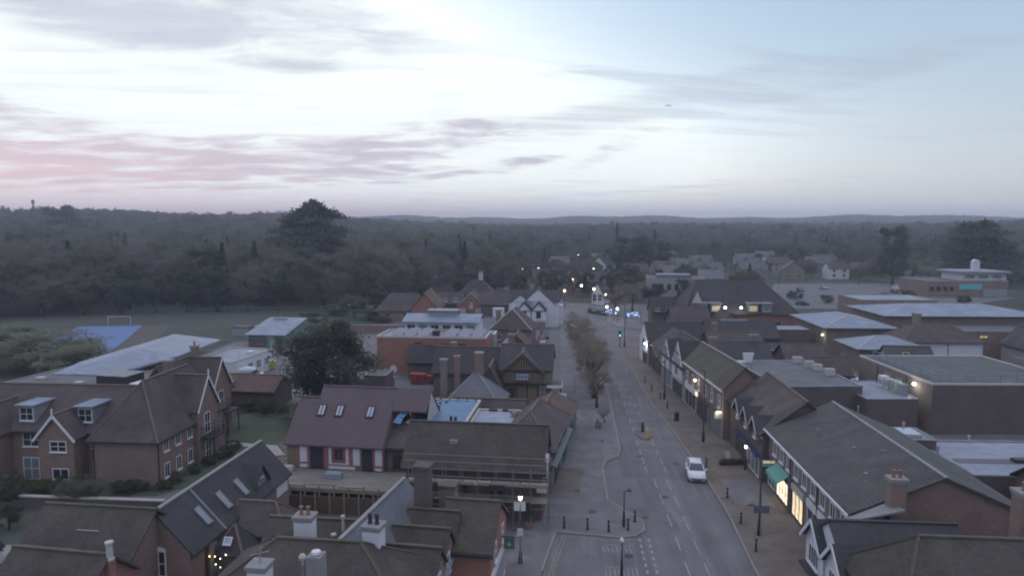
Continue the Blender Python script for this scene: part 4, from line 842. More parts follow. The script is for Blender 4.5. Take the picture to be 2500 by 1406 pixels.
for yy,dx_ in ((3.9,.5),(13.0,-2.7)):                     # east gables with balconies
    xf=6.8+dx_; v=[(xf,yy-2.0,-.3),(xf,yy+2.0,-.3),(xf,yy+2.0,6.0),(xf,yy,9.0),(xf,yy-2.0,6.0)]
    MB().add(v+[(xf-2.6,y,z) for _,y,z in v],[(0,1,2,3,4),(9,8,7,6,5)]+[((i+1)%5,i,5+i,5+(i+1)%5) for i in range(5)]).build('gable_wall','brick_brown',o)
    roof_g(b,xf-3.6,xf,yy-2.0,yy+2.0,6.0,9.0,'x','tile_brown',.3,og=.2,name='gable_roof'); barge(b,'e',yy,2.0,6.0,9.05,xf+.22,'white',.2,finial=True)
    win(b,'e',yy-.2,3.0,1.1,2.2,2,2,'white','glass',at=xf,sill=False); win(b,'e',yy-.2,.1,1.1,2.1,2,2,'white','glass',at=xf,sill=False)
    bal = box('balcony','metal_dark',o,xf+.01,xf+1.5,yy-1.6,yy+1.2,2.72,2.88); m=MB()
    for k in range(8): m.bar((xf+1.46,yy-1.56+k*.39,2.88),(xf+1.46,yy-1.56+k*.39,3.9),.03)
    for k in range(4): m.bar((xf+.1+k*.45,yy-1.56,2.88),(xf+.1+k*.45,yy-1.56,3.9),.03).bar((xf+.1+k*.45,yy+1.16,2.88),(xf+.1+k*.45,yy+1.16,3.9),.03)
    m.bar((xf,yy-1.56,3.9),(xf+1.46,yy-1.56,3.9),.05).bar((xf+1.46,yy-1.56,3.9),(xf+1.46,yy+1.16,3.9),.05).bar((xf+1.46,yy+1.16,3.9),(xf,yy+1.16,3.9),.05).build('balcony_rail','metal_dark',bal)
    for q in (yy-1.5,yy+1.1): MB().bar((xf+1.42,q,0),(xf+1.42,q,2.72),.1).build('balcony_post','metal_dark',bal)
chimney(b,1.4,6.9,8.0,9.9,.8,.8,'brick_brown',0); chimney(b,.4,14.0,8.2,10.2,.7,.7,'brick_brown',1)
for p in ((.52,-4.47),(6.87,-4.3),(6.9,2.0)): pipe(b,p[0],p[1],0,4.8)
# garden wall
g_ = tag(MB().box(-60,-34.6,54.6,54.9,-.4,1.0).build('garden_wall','brick_dark'),'long grey garden wall with pale coping in front of the apartment block','wall'); box('coping','path_pale',g_,-60,-34.6,54.52,54.98,1.001,1.1)
g_ = tag(MB().box(-36.2,-28.6,93.2,93.5,-.3,2.0).build('garden_wall','brick_brown'),'brick garden wall behind the dark evergreen tree','wall'); box('coping','concrete',g_,-36.2,-28.6,93.15,93.55,2.001,2.1)

# new building under construction
b = B('new_building','unfinished building with plain red tiled roof, white panels and red taped openings','building',-21.8,68.2,-4.0,9.2,9.2)
o=b['o']; x0,x1,y0,y1=b['fp']; z1=.95
walls(b,-3.4,4.6,-4.6,4.6,-.3,3.55,'panel_brown','x',7.95); walls(b,-5.4,-3.4,-4.6,2.6,-.3,3.55,'panel_brown','x',7.0)
walls(b,4.6,8.0,-1.2,4.6,-.3,3.6,'panel_brown'); 
roof_g(b,-3.4,4.6,-4.6,4.6,3.55,7.95,'x','tile_red_new',.35,og=.02,ridge='tile_red_new'); roof_g(b,-5.4,-3.45,-4.6,2.6,3.55,6.98,'x','tile_red_new',.35,og=.12,ridge='tile_red_new',name='side_roof')
MB().add([(4.64,-1.9,6.15),(8.2,-1.9,6.15),(8.2,0,7.97),(4.64,0,7.97),(4.64,-1.9,6.3),(8.2,-1.9,6.3),(8.2,0,8.12),(4.64,0,8.12)],[(0,3,2,1),(4,5,6,7),(0,1,5,4),(1,2,6,5),(2,3,7,6),(3,0,4,7)]).build('upper_roof','tile_red_new',o)
MB().add([(4.64,.02,7.97),(8.2,.02,7.97),(8.2,4.9,3.6),(4.64,4.9,3.6),(4.64,.02,8.12),(8.2,.02,8.12),(8.2,4.9,3.75),(4.64,4.9,3.75)],[(0,3,2,1),(4,5,6,7),(0,1,5,4),(1,2,6,5),(2,3,7,6),(3,0,4,7)]).build('upper_roof','tile_red_new',o)
MB().add([(8.05,-1.9,3.6),(8.05,0,7.9),(8.05,4.5,3.6),(8.15,-1.9,3.6),(8.15,0,7.9),(8.15,4.5,3.6)],[(0,1,2),(5,4,3),(0,3,4,1),(1,4,5,2),(2,5,3,0)]).build('end_panel','offwhite',o)
for xx in (-3.1,-1.2,2.05): rooflight(b,(xx,-2.55,3.55+2.05*.9565+.02),(1,0,0),(0,1,.9565),.8,1.35,'metal_dark','glass_sky',1)
yf=-4.66
for xa,xb,za,zb in ((-4.0,-3.25,1.55,3.3),(-4.1,-3.2,1.0,1.35),(-.05-1.1,1.7,1.0,1.3),(-1.0,-.72,1.45,3.3),(.75,1.05,1.45,3.3),(1.5,2.2,1.45,3.3),(3.75,4.45,1.5,3.3),(3.6,4.4,1.0,1.3),(-.7,.75,1.45,1.62)): box('insulation_panel','render_white',o,xa,xb,yf-.03,yf+.05,za,zb)
for xa,xb,za,zb in ((-4.35,-4.03,1.0,3.4),(-3.22,-2.95,1.0,3.4),(-1.5,-1.03,1.0,3.4),(-.62,-.5,1.6,3.2),(.55,.7,1.6,3.2),(-.5,.55,3.05,3.2),(-.5,.55,1.65,1.8),(1.08,1.47,1.3,3.4),(2.22,2.42,1.0,3.4),(3.5,3.72,1.0,3.3),(4.48,4.6,1.0,3.4),(-3.0,-1.4,3.3,3.45),(-4.0,-3.3,1.38,1.5),(1.5,2.2,1.32,1.43),(-1.0,1.0,1.32,1.43),(3.75,4.45,1.34,1.46)): box('red_tape','tape_red',o,xa,xb,yf-.045,yf+.05,za,zb)
door(b,'s',-2.2,z1,1.4,2.35,'metal_dark',yf,'glass'); door(b,'s',2.95,z1,1.1,2.35,'metal_dark',yf,'glass'); win(b,'s',.05,1.85,1.0,1.2,2,1,'tape_red','glass',yf)
box('link_wall','brick_brown',o,4.62,7.2,-3.9,-1.25,-.3,3.3); roof_g(b,4.62,7.4,-3.9,-1.2,3.3,4.9,'x','tile_brown',.35,rp=.9,ridge=None,og=0,name='link_roof'); win(b,'s',5.9,1.2,1.2,1.2,2,1,'metal_dark','glass',-3.9); box('link_fascia','metal_dark',o,4.62,7.4,-4.35,-4.27,2.85,3.15)
# blue tarpaulin
tp=MB(); pts=[(5.2+.25*k+random.uniform(-.1,.1),-2.3+.36*k,5.0+.42*k) for k in range(6)]
for k in range(5):
    p,q=pts[k],pts[k+1]; tp.add([(p[0]-.35,p[1],p[2]+.2),(p[0]+.45,p[1]-.1,p[2]+.1+.12*(k%2)),(q[0]+.4,q[1]-.1,q[2]+.12),(q[0]-.3,q[1],q[2]+.24)],[(0,1,2,3)])
tag(tp.build('blue_tarpaulin','tarp_blue'),'crumpled bright blue tarpaulin on the edge of the new red roof','tarpaulin').matrix_world = b['o'].matrix_basis @ Matrix.Identity(4)
# timber platform in front
d_=B('timber_deck','raised timber working platform with posts in front of the new building','platform',-21.4,61.3,-3.0,13,5)
for k in range(12): box('plank','timber_grey',d_['o'],-6.4,6.5,-2.6+k*.42,-2.2+k*.42,.78+.012*(k%3),.86+.012*(k%3))
for k in range(10): box('post','timber_pale',d_['o'],-6.4+k*1.4,-6.28+k*1.4,-2.78,-2.66,-.3,1.25+.12*(k%2))
box('edge_board','timber_pale',d_['o'],-6.5,6.5,-2.655,-2.61,.6,.98)
for k in range(3): box('loose_board','timber_pale',d_['o'],-5+k*2.9,-2.6+k*2.9,-2.1+.5*(k%2),-1.9+.5*(k%2),.9,.97)
for zz in (.9,1.35,1.8): MB().bar((-6.6,-2.4,zz-.3),(-6.9,5.5,zz),.12).build('ramp_rail','timber_pale',d_['o'])
MB().add([(-7.6,-2.4,.3),(-6.9,-2.4,.3),(-6.9,5.6,.9),(-7.6,5.6,.9),(-7.6,-2.4,.4),(-6.9,-2.4,.4),(-6.9,5.6,1.0),(-7.6,5.6,1.0)],[(0,3,2,1),(4,5,6,7),(0,1,5,4),(1,2,6,5),(2,3,7,6),(3,0,4,7)]).build('ramp','timber_pale',d_['o'])
s=tag(MB().add([(-.9,-.45,0),(.9,-.45,0),(.9,.45,0),(-.9,.45,0),(-.8,-.38,.42),(.75,-.4,.48),(.8,.36,.44),(-.7,.4,.5)],[(0,3,2,1),(4,5,6,7),(0,1,5,4),(1,2,6,5),(2,3,7,6),(3,0,4,7)]).build('wrapped_pallet','roof_pale'),'pale wrapped pallet lying on the timber platform','pallet'); s.location=(-22.0,61.6,.9)
s=tag(MB().box(-.7,.7,-.4,.4,0,.35).box(-.6,.6,-.3,.3,.36,.5).build('board_stack','offwhite'),'stack of pale boards left of the red taped openings','boards'); s.location=(-27.2,63.0,.9)
# hoarding below the platform
h_=B('site_hoarding','brown board hoarding round the building plot below the platform','fence',-19.5,55.6,-2,12,1)
for k in range(10): box('board','timber_brown',h_['o'],-6+k*1.2,-4.82+k*1.2,-.05,.02,-.3,1.5+.03*(k%2))
for k in range(10): box('post','timber_pale',h_['o'],-5.95+k*1.3,-5.85+k*1.3,-.18,-.06,-.3,1.8)

# long brown roof with scaffold
b = house('brown_roofed_shop','long brown roofed building behind scaffolding beside the pavement', -7.6,58.7,-2.5, 11.8,6.0,4.5,7.25,'x','brick_dark','tile_mossy',cat='shop',oh=.35,ridge='tile_brown')
rooflight(b,(-4.7,-1.1,6.0),(1,0,0),(0,1,.9167),.7,1.25,'offwhite','lead'); box('roof_patch','lead',b['o'],-2.3,-1.6,-1.6,-1.3,5.8,6.25)
for xx in (-4,-1,2): win(b,'s',xx,2.0,1.1,1.2,2,1,'timber_brown','glass')
s=B('scaffold','scaffold of steel poles and pale boards along the long brown roof','scaffold',-7.3,54.4,-2.5,12,2); so=s['o']
for k in range(9):
    xx=-5.6+k*1.45
    for yy in (-.6,.6): MB().bar((xx,yy,-.1),(xx,yy,5.2 if yy<0 else 4.6),.07).build('pole','steel',so)
for zz,yy in ((1.9,-.65),(2.9,-.65),(4.3,-.65),(4.9,-.65),(5.4,-.3),(5.9,-.1)): MB().bar((-6.0,yy,zz),(6.2,yy,zz),.06).build('rail','steel',so)
for zz in (2.3,3.6):
    for k in range(5): box('scaffold_board','timber_grey' if k%2 else 'timber_pale',so,-5.9+k*2.4,-3.6+k*2.4,-.55,.5,zz,zz+.06)
for k in range(4): box('toe_board','timber_pale',so,-5.8+k*3.0,-3.0+k*3.0,-.64,-.60,3.67,3.9)
MB().bar((5.9,.2,4.2),(5.9,.2,6.2),.1).build('corner_pole','white',so); box('notice','white',so,5.75,6.05,.1,.14,5.6,6.3)
for k,(xa,zz) in enumerate(((-4.4,3.3),(1.2,3.3),(-2.6,2.0),(3.2,2.0))): box('dark_netting','metal_dark',so,xa,xa+1.3,-.7,-.68,zz,zz+.45)
# street range
b = house('street_range','brown tiled street range with dark teal shopfronts left of the road', -3.2,67.2,-7.6, 5.4,12.0,4.4,6.6,'y','brick_brown','tile_brown',hips=(4.6,2.6),cat='shop')
for k,yy in enumerate((-4.6,-1.8,1.2,4.2)): shopfront(b,'e',yy,2.4,2.3,'glass' if k%2 else 'glass_pale',('shop_teal','timber_brown','shop_teal','sign_green')[k%4],('shop_teal','sign_green','timber_brown')[k%3],.5,n=2)
for yy in (-4.2,-.2,4): win(b,'e',yy,3.15,.8,.95,2,1,'timber_brown','glass')
m_=MB().add([(2.72,-6,2.9),(2.72,6,2.9),(3.3,6,2.7),(3.3,-6,2.7),(2.72,-6,3.0),(2.72,6,3.0),(3.3,6,2.78),(3.3,-6,2.78)],[(0,1,2,3),(7,6,5,4),(0,4,5,1),(1,5,6,2),(2,6,7,3),(3,7,4,0)]).build('canopy','shop_teal',b['o'])
for yy in (-3.2,2.8): pipe(b,2.78,yy,0,4.1)
b = house('low_street_shop','low red brick street shop with teal front beyond the brown tiled range', -1.9,78.6,-7.6, 5.2,10.0,3.0,4.7,'y','brick_red','tile_red',cat='shop',hips=(2.2,2.2))
for k,yy in enumerate((-3.2,0,3.2)): shopfront(b,'e',yy,2.6,2.2,'glass' if k%2 else 'glass_pale','shop_teal',('sign_green','timber_brown','shop_teal')[k],.45,n=2)
# flat roofs behind
b = flat('blue_flat_roof','building shell with bright blue membrane flat roof', -12.7,70.6,-2.5,6.0,9.2,5.0,'panel_brown','membrane_blue',.16,'offwhite')
for k,(xx,yy) in enumerate(((-1.4,2.8),(-.8,3.3),(-1.2,1.4),(1.2,-3.6),(1.7,-3.8))): box('roof_outlet','metal_dark',b['o'],xx,xx+.25,yy,yy+.2,5.04,5.2+.35*(k>2))
for k in range(6): box('weight','metal_dark',b['o'],-2.6+k,-2.45+k,4.3,4.45,5.17,5.3)
b = flat('light_membrane_roof','building shell with light grey membrane flat roof beside the blue one', -7.2,69.4,-2.5,4.8,6.6,4.6,'panel_brown','membrane_light',.2,'offwhite')
for xx,yy,l in ((-1.2,2.9,.9),(1.2,2.4,1.3),(.3,2.95,.6)): box('roof_debris','metal_dark',b['o'],xx,xx+l,yy,yy+.3,4.64,4.85)
box('roof_crate','timber_pale',b['o'],1.5,2.1,.9,1.6,4.64,5.1)
house('low_brown_range','low brown tiled range behind the blue flat roof', -8.6,76.2,-3,8.0,3.4,3.4,4.9,'x','brick_dark','tile_brown',cat='building')
b = house('grey_pyramid_house','grey slate pyramid roofed house with tall brick chimney stacks', -10.7,80.3,-3,6.6,6.6,4.0,7.0,'x','brick_dark','slate_blue',hips=(3.0,3.0),ridge='lead')
chimney(b,.3,.4,6,9.4,.9,.8,'brick_brown',0,'concrete'); chimney(b,-3.0,3.0,3,8.4,.6,.6,'brick_brown',1); chimney(b,-4.6,2.6,2,8.0,.8,.7,'brick_buff',0)
# tudor house
b = B('timbered_house','brown half-timbered house with jettied gable beside the pavement','house',-5.4,97.2,-1,6.8,8.4); o=b['o']; x0,x1,y0,y1=b['fp']
walls(b,x0,x1,y0+.3,y1,-.3,2.9,'panel_brown'); walls(b,x0-.1,x1+.1,y0,y1,2.9,4.9,'panel_brown','x',7.5,name='upper_wall'); roof_g(b,x0-.1,x1+.1,y0,y1,4.9,7.5,'x','tile_dark',.35)
v=[(-3.2,y0-.35,2.95),(2.3,y0-.35,2.95),(2.3,y0-.35,4.7),(-.45,y0-.35,7.1),(-3.2,y0-.35,4.7)]
MB().add(v+[(x,-1,z) for x,y,z in v],[(0,1,2,3,4),(9,8,7,6,5)]+[((i+1)%5,i,5+i,5+(i+1)%5) for i in range(5)]).build('gable_wall','panel_brown',o)
roof_g(b,-3.2,2.3,y0-.35,.5,4.7,7.1,'y','tile_brown',.4,og=.35,name='gable_roof'); barge(b,'s',-.45,2.75,4.7,7.1,y0-.72,'timber_brown',.28,oh=.4)
for k in range(16):
    xx=-3.15+k*.36; zt=min(7.0,4.7+(2.75-abs(xx+.45))*.87-.2)
    if 5 <= k <= 10: MB().box(xx,xx+.1,y0-.4,y0-.34,4.55,zt).build('timber_stud','black_timber',o)
    else: MB().box(xx,xx+.1,y0-.4,y0-.34,3.0,zt).build('timber_stud','black_timber',o)
for za in (2.92,4.62): MB().box(-3.3,2.4,y0-.43,y0-.345,za-.1,za+.1).build('timber_rail','black_timber',o)
win(b,'s',-.45,3.35,1.9,1.1,4,2,'black_timber','glass_sky',at=y0-.4)
for xx in (-2.9,-1.4,.1,1.6,2.9): MB().box(xx,xx+.14,y0+.22,y0+.32,-.1,2.85).build('timber_post','black_timber',o)
win(b,'s',-2.1,.9,1.0,1.3,3,3,'timber_brown','glass',at=y0+.3); win(b,'s',2.4,.8,.8,1.6,1,2,'offwhite','glass_pale',at=y0+.3)
box('porch_roof','slate',o,3.0,5.0,y0-.4,y0+2.6,2.55,2.75); box('porch_fascia','white',o,2.95,5.05,y0-.47,y0-.41,2.42,2.78); box('porch_fascia','white',o,5.01,5.07,y0-.4,y0+2.6,2.42,2.78)
for q in (y0-.2,y0+2.3): MB().bar((4.8,q,0),(4.8,q,2.55),.12).build('porch_post','black_timber',o)
chimney(b,-2.6,2.2,6,8.6,.8,.8,'brick_brown',2); vent(b,-.45,y0-.3,6.6,'white',.4)
house('dark_cottage_row','row of dark tiled cottages left of the brown half-timbered house', -14.2,99.6,-1,9.6,7,3.6,6.6,'x','brick_dark','tile_dark')
b = house('gabled_cottage','small brown cottage with steep gable beside the half-timbered house', -10.2,92.6,0,2.6,5,3.2,5.6,'y','brick_dark','tile_brown')
b = house('bin_store_house','dark tiled outhouse behind the red wheeled bins', -21.6,108.2,-1,7.0,4.0,3.0,5.2,'x','brick_dark','tile_dark'); chimney(b,3.8,-1.5,2,6.0,.8,.7,'brick_buff',0)
# brick block with solar panels
b = flat('solar_panel_block','red brown brick block with rows of solar panels on its flat roof', -22.2,114.4,-1.5,18.4,7.6,6.0,'brick_red','roof_pale',.3,'offwhite')
for i in range(7):
    for j in range(2):
        if i == 3: continue
        xx=-7.2+i*2.3; yy=-2.4+j*2.6
        MB().add([(xx,yy,6.1),(xx+1.9,yy,6.1),(xx+1.9,yy+1.9,6.75),(xx,yy+1.9,6.75),(xx,yy,6.16),(xx+1.9,yy,6.16),(xx+1.9,yy+1.9,6.81),(xx,yy+1.9,6.81)],[(0,3,2,1),(4,5,6,7),(0,1,5,4),(1,2,6,5),(2,3,7,6),(3,0,4,7)]).build('solar_panel','solar',b['o'])
for xx,z in ((-2.1,4.0),(2.4,3.9),(5.2,3.9),(-2.2,1.0)): win(b,'s',xx,z,1.3 if z>2 else .8,1.3,2,1,'timber_brown','glass')
box('roof_plant','metal_dark',b['o'],-.2,.9,-1.8,-.6,6.03,6.9)
b = B('white_clad_block','white clad upper block with pale roof and raised roof lantern behind the solar panels','building',-22.0,122.0,-1.5,13,6.8); o=b['o']; x0,x1,y0,y1=b['fp']
walls(b,x0,x1,y0,y1,-.3,7.6,'render_white'); roof_g(b,x0,x1,y0,y1,7.6,8.5,'x','metal_pale',.5,ridge=None,gutter='lead')
box('lantern','render_grey',o,-2.6,2.2,-1.1,1.1,8.2,9.2); box('lantern_roof','roof_pale',o,-3.0,2.6,-1.4,1.4,9.21,9.4)
for k in range(6): win(b,'s',-5.4+k*2.15,6.3,1.5,.75,2,1,'offwhite','glass_pale' if k in(1,5) else 'glass')
b = flat('glazed_link','small glazed link between the white clad block and the brown hipped house', -14.6,124.5,0,3.4,4,4.8,'render_grey','roof_pale',.1,'white')
win(b,'s',0,1.0,3.0,3.3,4,2,'white','glass_pale')
# brown hipped house and outbuilding, white gabled house
b = house('brown_hipped_house','brown tiled house with pale ridge line in front of the white gables', -10.8,141,-4,8.2,9,3.8,7.6,'y','brick_brown','tile_brown',hips=(2.4,2.4),ridge='offwhite'); 
for xx in (-2.4,2.6): win(b,'s',xx,1.5,.9,1.1,2,1,'offwhite','glass')
chimney(b,-3.6,2.0,3,6.6,.9,.9,'brick_brown',0); win(b,'w',0,1.2,2.6,2.0,4,2,'white','glass_pale')
b = house('small_dark_gable','small brick outbuilding with dark gable before the brown hipped house', -9.3,130.2,-2,4.6,5,1.9,4.0,'y','brick_dark','tile_red'); barge(b,'s',0,2.3,1.9,4.0,-2.84,'panel_brown',.2)
house('yard_slate_roof','low slate roofed store in the yard left of the timbered house', -10.2,112.5,-2,5.5,7,2.6,5.0,'y','brick_dark','slate_blue',cat='shed',ridge='lead')
b = B('white_gabled_house','white rendered house with two large gables and two dark edged front gables','house',-7.7,168.5,-1,12.2,8); o=b['o']; x0,x1,y0,y1=b['fp']
walls(b,x0,x1,y0,y1,-.3,6.1,'render_white','x',8.4); roof_g(b,x0,x1,y0,y1,6.1,8.4,'x','tile_dark',.3)
for xc,hf,zr in ((1.1,3.9,9.1),(-3.2,2.6,7.6)):
    v=[(xc-hf,y0-.3,-.3),(xc+hf,y0-.3,-.3),(xc+hf,y0-.3,5.6),(xc,y0-.3,zr),(xc-hf,y0-.3,5.6)]
    MB().add(v+[(x,0,z) for x,y,z in v],[(0,1,2,3,4),(9,8,7,6,5)]+[((i+1)%5,i,5+i,5+(i+1)%5) for i in range(5)]).build('gable_wall','render_white',o); roof_g(b,xc-hf,xc+hf,y0-.3,1,5.6,zr,'y','tile_dark',.2,og=.1,name='gable_roof')
for xc in (-2.0,1.4):
    v=[(xc-1.75,y0-4.0,-.3),(xc+1.75,y0-4.0,-.3),(xc+1.75,y0-4.0,4.3),(xc,y0-4.0,6.2),(xc-1.75,y0-4.0,4.3)]
    MB().add(v+[(x,y0-.2,z) for x,y,z in v],[(0,1,2,3,4),(9,8,7,6,5)]+[((i+1)%5,i,5+i,5+(i+1)%5) for i in range(5)]).build('front_gable_wall','render_white',o)
    roof_g(b,xc-1.75,xc+1.75,y0-4.0,y0-.3,4.3,6.2,'y','tile_dark',.1,og=.1,name='front_gable_roof'); barge(b,'s',xc,1.75,4.3,6.25,y0-4.12,'sign_blue',.22,oh=.1)
    win(b,'s',xc,2.7,1.1,1.5,2,1,'sign_blue','glass',at=y0-4.0); MB().box(xc-1.78,xc+1.78,y0-4.06,y0-3.99,4.2,4.38).build('timber','sign_blue',o); MB().box(xc-1.78,xc+1.78,y0-4.06,y0-3.99,1.75,1.9).build('timber','sign_blue',o)
box('timber','sign_blue',o,-.4,-.2,y0-4.07,y0-3.98,.2,4.2); box('arch_infill','brick_brown',o,-.1,3.1,y0-4.2,y0-4.01,-.1,1.6)
box('side_extension','render_white',o,6.1,7.0,-2,2,-.3,5.0); chimney(b,-.9,1.5,7,9.6,.8,.6,'render_grey',1)
b = house('red_gable_house','red brick house with white edged gable and arched window', -26.1,190,0,7.4,8,2.4,5.9,'y','brick_red','tile_brown'); barge(b,'s',0,3.7,2.4,5.9,-4.3,'offwhite',.25); win(b,'s',0,3.2,.9,1.3,2,1,'white','glass'); win(b,'s',0,1.6,.9,1.2,1,1,'white','offwhite')
lg=MB().lathe([(.02,0),(.14,.07),(.14,.2),(.02,.26)],(3.2,-4.3,1.0),8).build('wall_lamp','bulb_orange',b['o']); lampglow(lg,(3.2,-4.7,1.0),25,(1,.6,.3)); door(b,'s',-2.3,0,1.6,1.6,'offwhite'); door(b,'s',2.0,0,1.6,1.6,'offwhite')
b = house('long_brown_house','long brown roofed house at the edge of the wood', -42.0,174,3,13,8,3.0,7.0,'x','brick_brown','tile_brown',hips=(3,3))
for xx in (-3.5,1): win(b,'s',xx,1.2,1.4,1.1,2,1,'offwhite','glass')
b = house('big_gable_barn','wide brown gabled barn beside the long brown house', -36.2,176.5,4,7,14,3.4,7.2,'y','brick_red','tile_red')
b = house('dormer_row','dark tiled row with two white dormers left of the red gable', -32.4,192,0,7,6,2.6,5.4,'x','brick_dark','tile_brown')
for xx in (-1.4,1.6): win(b,'s',xx,3.0,1.1,1.0,2,1,'white','glass_pale',at=-2.8)
b = house('back_cottage','brown cottage with pale chimney between the red gable and the white house', -18.5,186,0,9,7,3.2,6.2,'x','brick_dark','tile_brown'); box('garage','render_white',b['o'],-1,2,-6,-3.6,-.2,2.4)
b = house('woodland_villa','dark hipped villa with pale chimney at the edge of the wood', -26.5,203,0,11,9,4,8.2,'x','brick_dark','tile_dark',hips=(4,4)); chimney(b,1,0,8,10.4,1.2,1.0,'offwhite',0); box('conservatory','membrane_light',b['o'],-5,-2,-6.5,-4.55,-.2,3); box('flat_bay','roof_pale',b['o'],3,6,-6.5,-4.55,-.2,4.2)
# school
b = B('green_classroom','green panelled classroom with pale blue sloping roof by the playing field','building',-59.6,136,-2,7.6,10); o=b['o']; x0,x1,y0,y1=b['fp']
MB().add([(x0,y0,-.3),(x1,y0,-.3),(x1,y1,-.3),(x0,y1,-.3),(x0,y0,2.75),(x1,y0,2.75),(x1,y1,4.6),(x0,y1,4.6)],[(0,3,2,1),(4,5,6,7),(0,1,5,4),(1,2,6,5),(2,3,7,6),(3,0,4,7)]).build('wall','green_paint',o)
MB().add([(x0-.5,y0-.6,2.68),(x1+.4,y0-.6,2.68),(x1+.4,y1+.4,4.7),(x0-.5,y1+.4,4.7),(x0-.5,y0-.6,2.84),(x1+.4,y0-.6,2.84),(x1+.4,y1+.4,4.86),(x0-.5,y1+.4,4.86)],[(0,3,2,1),(4,5,6,7),(0,1,5,4),(1,2,6,5),(2,3,7,6),(3,0,4,7)]).build('roof','metal_pale',o)
door(b,'s',1.1,0,.95,2.1,'pale_green'); win(b,'s',-1.3,.9,1.4,1.2,3,1,'pale_green','glass'); win(b,'s',2.7,.8,1.3,1.4,3,1,'green_paint','glass'); box('porch_hood','offwhite',o,.3,1.9,y0-.7,y0-.01,2.3,2.4); box('ridge_vent','lead',o,-2.5,.5,3.4,3.7,4.66,4.95); box('brick_base','brick_dark',o,x0-.03,-.1,y0-.08,y0-.003,-.2,1.9)
b = B('school_hall','school hall with large pale shallow roof beside the bushy tree','building',-64.5,102,0,13,18); o=b['o']
PT=[(-8.6,-11.6,3.6),(-8.2,-6,4.3),(-2.8,9.6,6.0),(5.4,9.8,5.1),(5.6,-4.0,4.9),(2.2,-9.2,4.1),(-2.0,-11.6,3.6)]
n_=len(PT); m_=MB(); m_.v=[p for p in PT]+[(x,y,z-.3) for x,y,z in PT]+[(-1.2,-2.0,5.6)]
m_.f=[(2*n_,(i+1)%n_,i)[::-1] for i in range(n_)]+[(i,n_+i,n_+(i+1)%n_,(i+1)%n_) for i in range(n_)]+[tuple(range(n_,2*n_))]
m_.build('roof','metal_pale',o); MB().prism([(x*.93,y*.93) for x,y,z in PT],-.3,3.4).build('wall','render_grey',o)
b = flat('school_kitchen','low grey flat roofed school block with roof boxes behind the apartment block', -60.5,88.2,-8,30,10,3.4,'render_grey','felt_grey',.15,'lead')
box('plant_box','metal_dark',b['o'],-1.0,3.5,-4,-.6,3.45,4.9); box('plant_box_lid','lead',b['o'],-1.1,3.6,-4.1,-.5,4.905,5.0); box('white_skylight','white',b['o'],4.4,7.6,-4.4,-2.2,3.45,4.2); box('white_skylight','roof_pale',b['o'],8.0,10.2,-1.0,1.2,3.45,4.0)
for xx,yy in ((-4.5,-3.2),(4.8,2.6),(9.4,3.4),(-9.0,1.5),(-12,-2)): box('roof_cowl','offwhite',b['o'],xx-.6,xx+.6,yy-.4,yy+.4,3.45,3.75); 
b = flat('school_office','white fronted single storey school office beside the white van', -55.2,107.5,-6,8,12,3.2,'render_white','roof_pale',.25,'offwhite')
for yy in (-3.5,-1,1.5,4): win(b,'e',yy,1.0,1.4,1.4,2,1,'white','glass_pale')
MB().bar((4.6,-5.2,0),(4.6,-5.2,4.6),.09).build('flag_pole','white',b['o']); box('rooflight_dome','white',b['o'],1.5,2.6,2,3,3.25,3.6)
b = house('brown_garage','low garage with plain brown roof between lawn and yard', -43.2,90.2,-3,8.4,5.6,2.5,4.0,'x','brick_dark','tile_red',cat='garage')
b = flat('electric_cabin','small dark flat roofed cabin with white posts in the bin yard', -27.6,98.0,-2,3.2,4.2,2.9,'brick_dark','felt_green',.1,'lead',cat='cabin')

# ================================================================== foreground, bottom left and centre
b = B('brick_cottage','brick cottage with rooflights on a dark roof and an arched white window','house',-26.4,48.2,-2.0,4.8,14.6); o=b['o']; x0,x1,y0,y1=b['fp']
walls(b,x0,x1,y0,y1,-.3,3.7,'brick_brown','y',6.2); roof_g(b,x0,x1,y0,y1,3.7,6.2,'y','tile_dark',.3,ridge='concrete',og=.08)
for yy in (-4.6,-1.9,.6): rooflight(b,(1.95,yy,4.17),(0,1,0),(-1,0,1.0417),.62,1.5,'lead','glass_sky',1)
MB().bar((2.7,-3.4,3.5),(.0,-3.4,6.36),.16,.1).build('verge_rib','lead',o)
win(b,'s',.2,1.95,1.0,1.75,2,2,'white','glass'); MB().add([(.2+.52*math.cos(math.pi*k/8),y0+yy,3.7+.24*math.sin(math.pi*k/8)) for yy in (-.06,.02) for k in range(9)],[tuple(range(9)),tuple(range(9,18))[::-1]]+[(k,k+9,k+10,k+1) for k in range(8)]).build('window_arch','white',o)
# dormer facing the street side
v=[(2.0,2.2,3.2),(2.0,4.2,3.2),(2.0,4.2,4.4),(2.0,3.2,5.7),(2.0,2.2,4.4)]
MB().add(v+[(.1,y,z) for _,y,z in v],[(0,1,2,3,4),(9,8,7,6,5)]+[((i+1)%5,i,5+i,5+(i+1)%5) for i in range(5)]).build('dormer_wall','brick_brown',o); roof_g(b,.0,2.1,2.2,4.2,4.4,5.7,'x','tile_dark',.25,og=.15,ridge=None,name='dormer_roof'); win(b,'e',3.2,3.5,.8,1.25,2,1,'white','glass',at=2.0)
box('sign_panel','white',o,2.42,2.47,4.9,6.9,2.3,3.2)
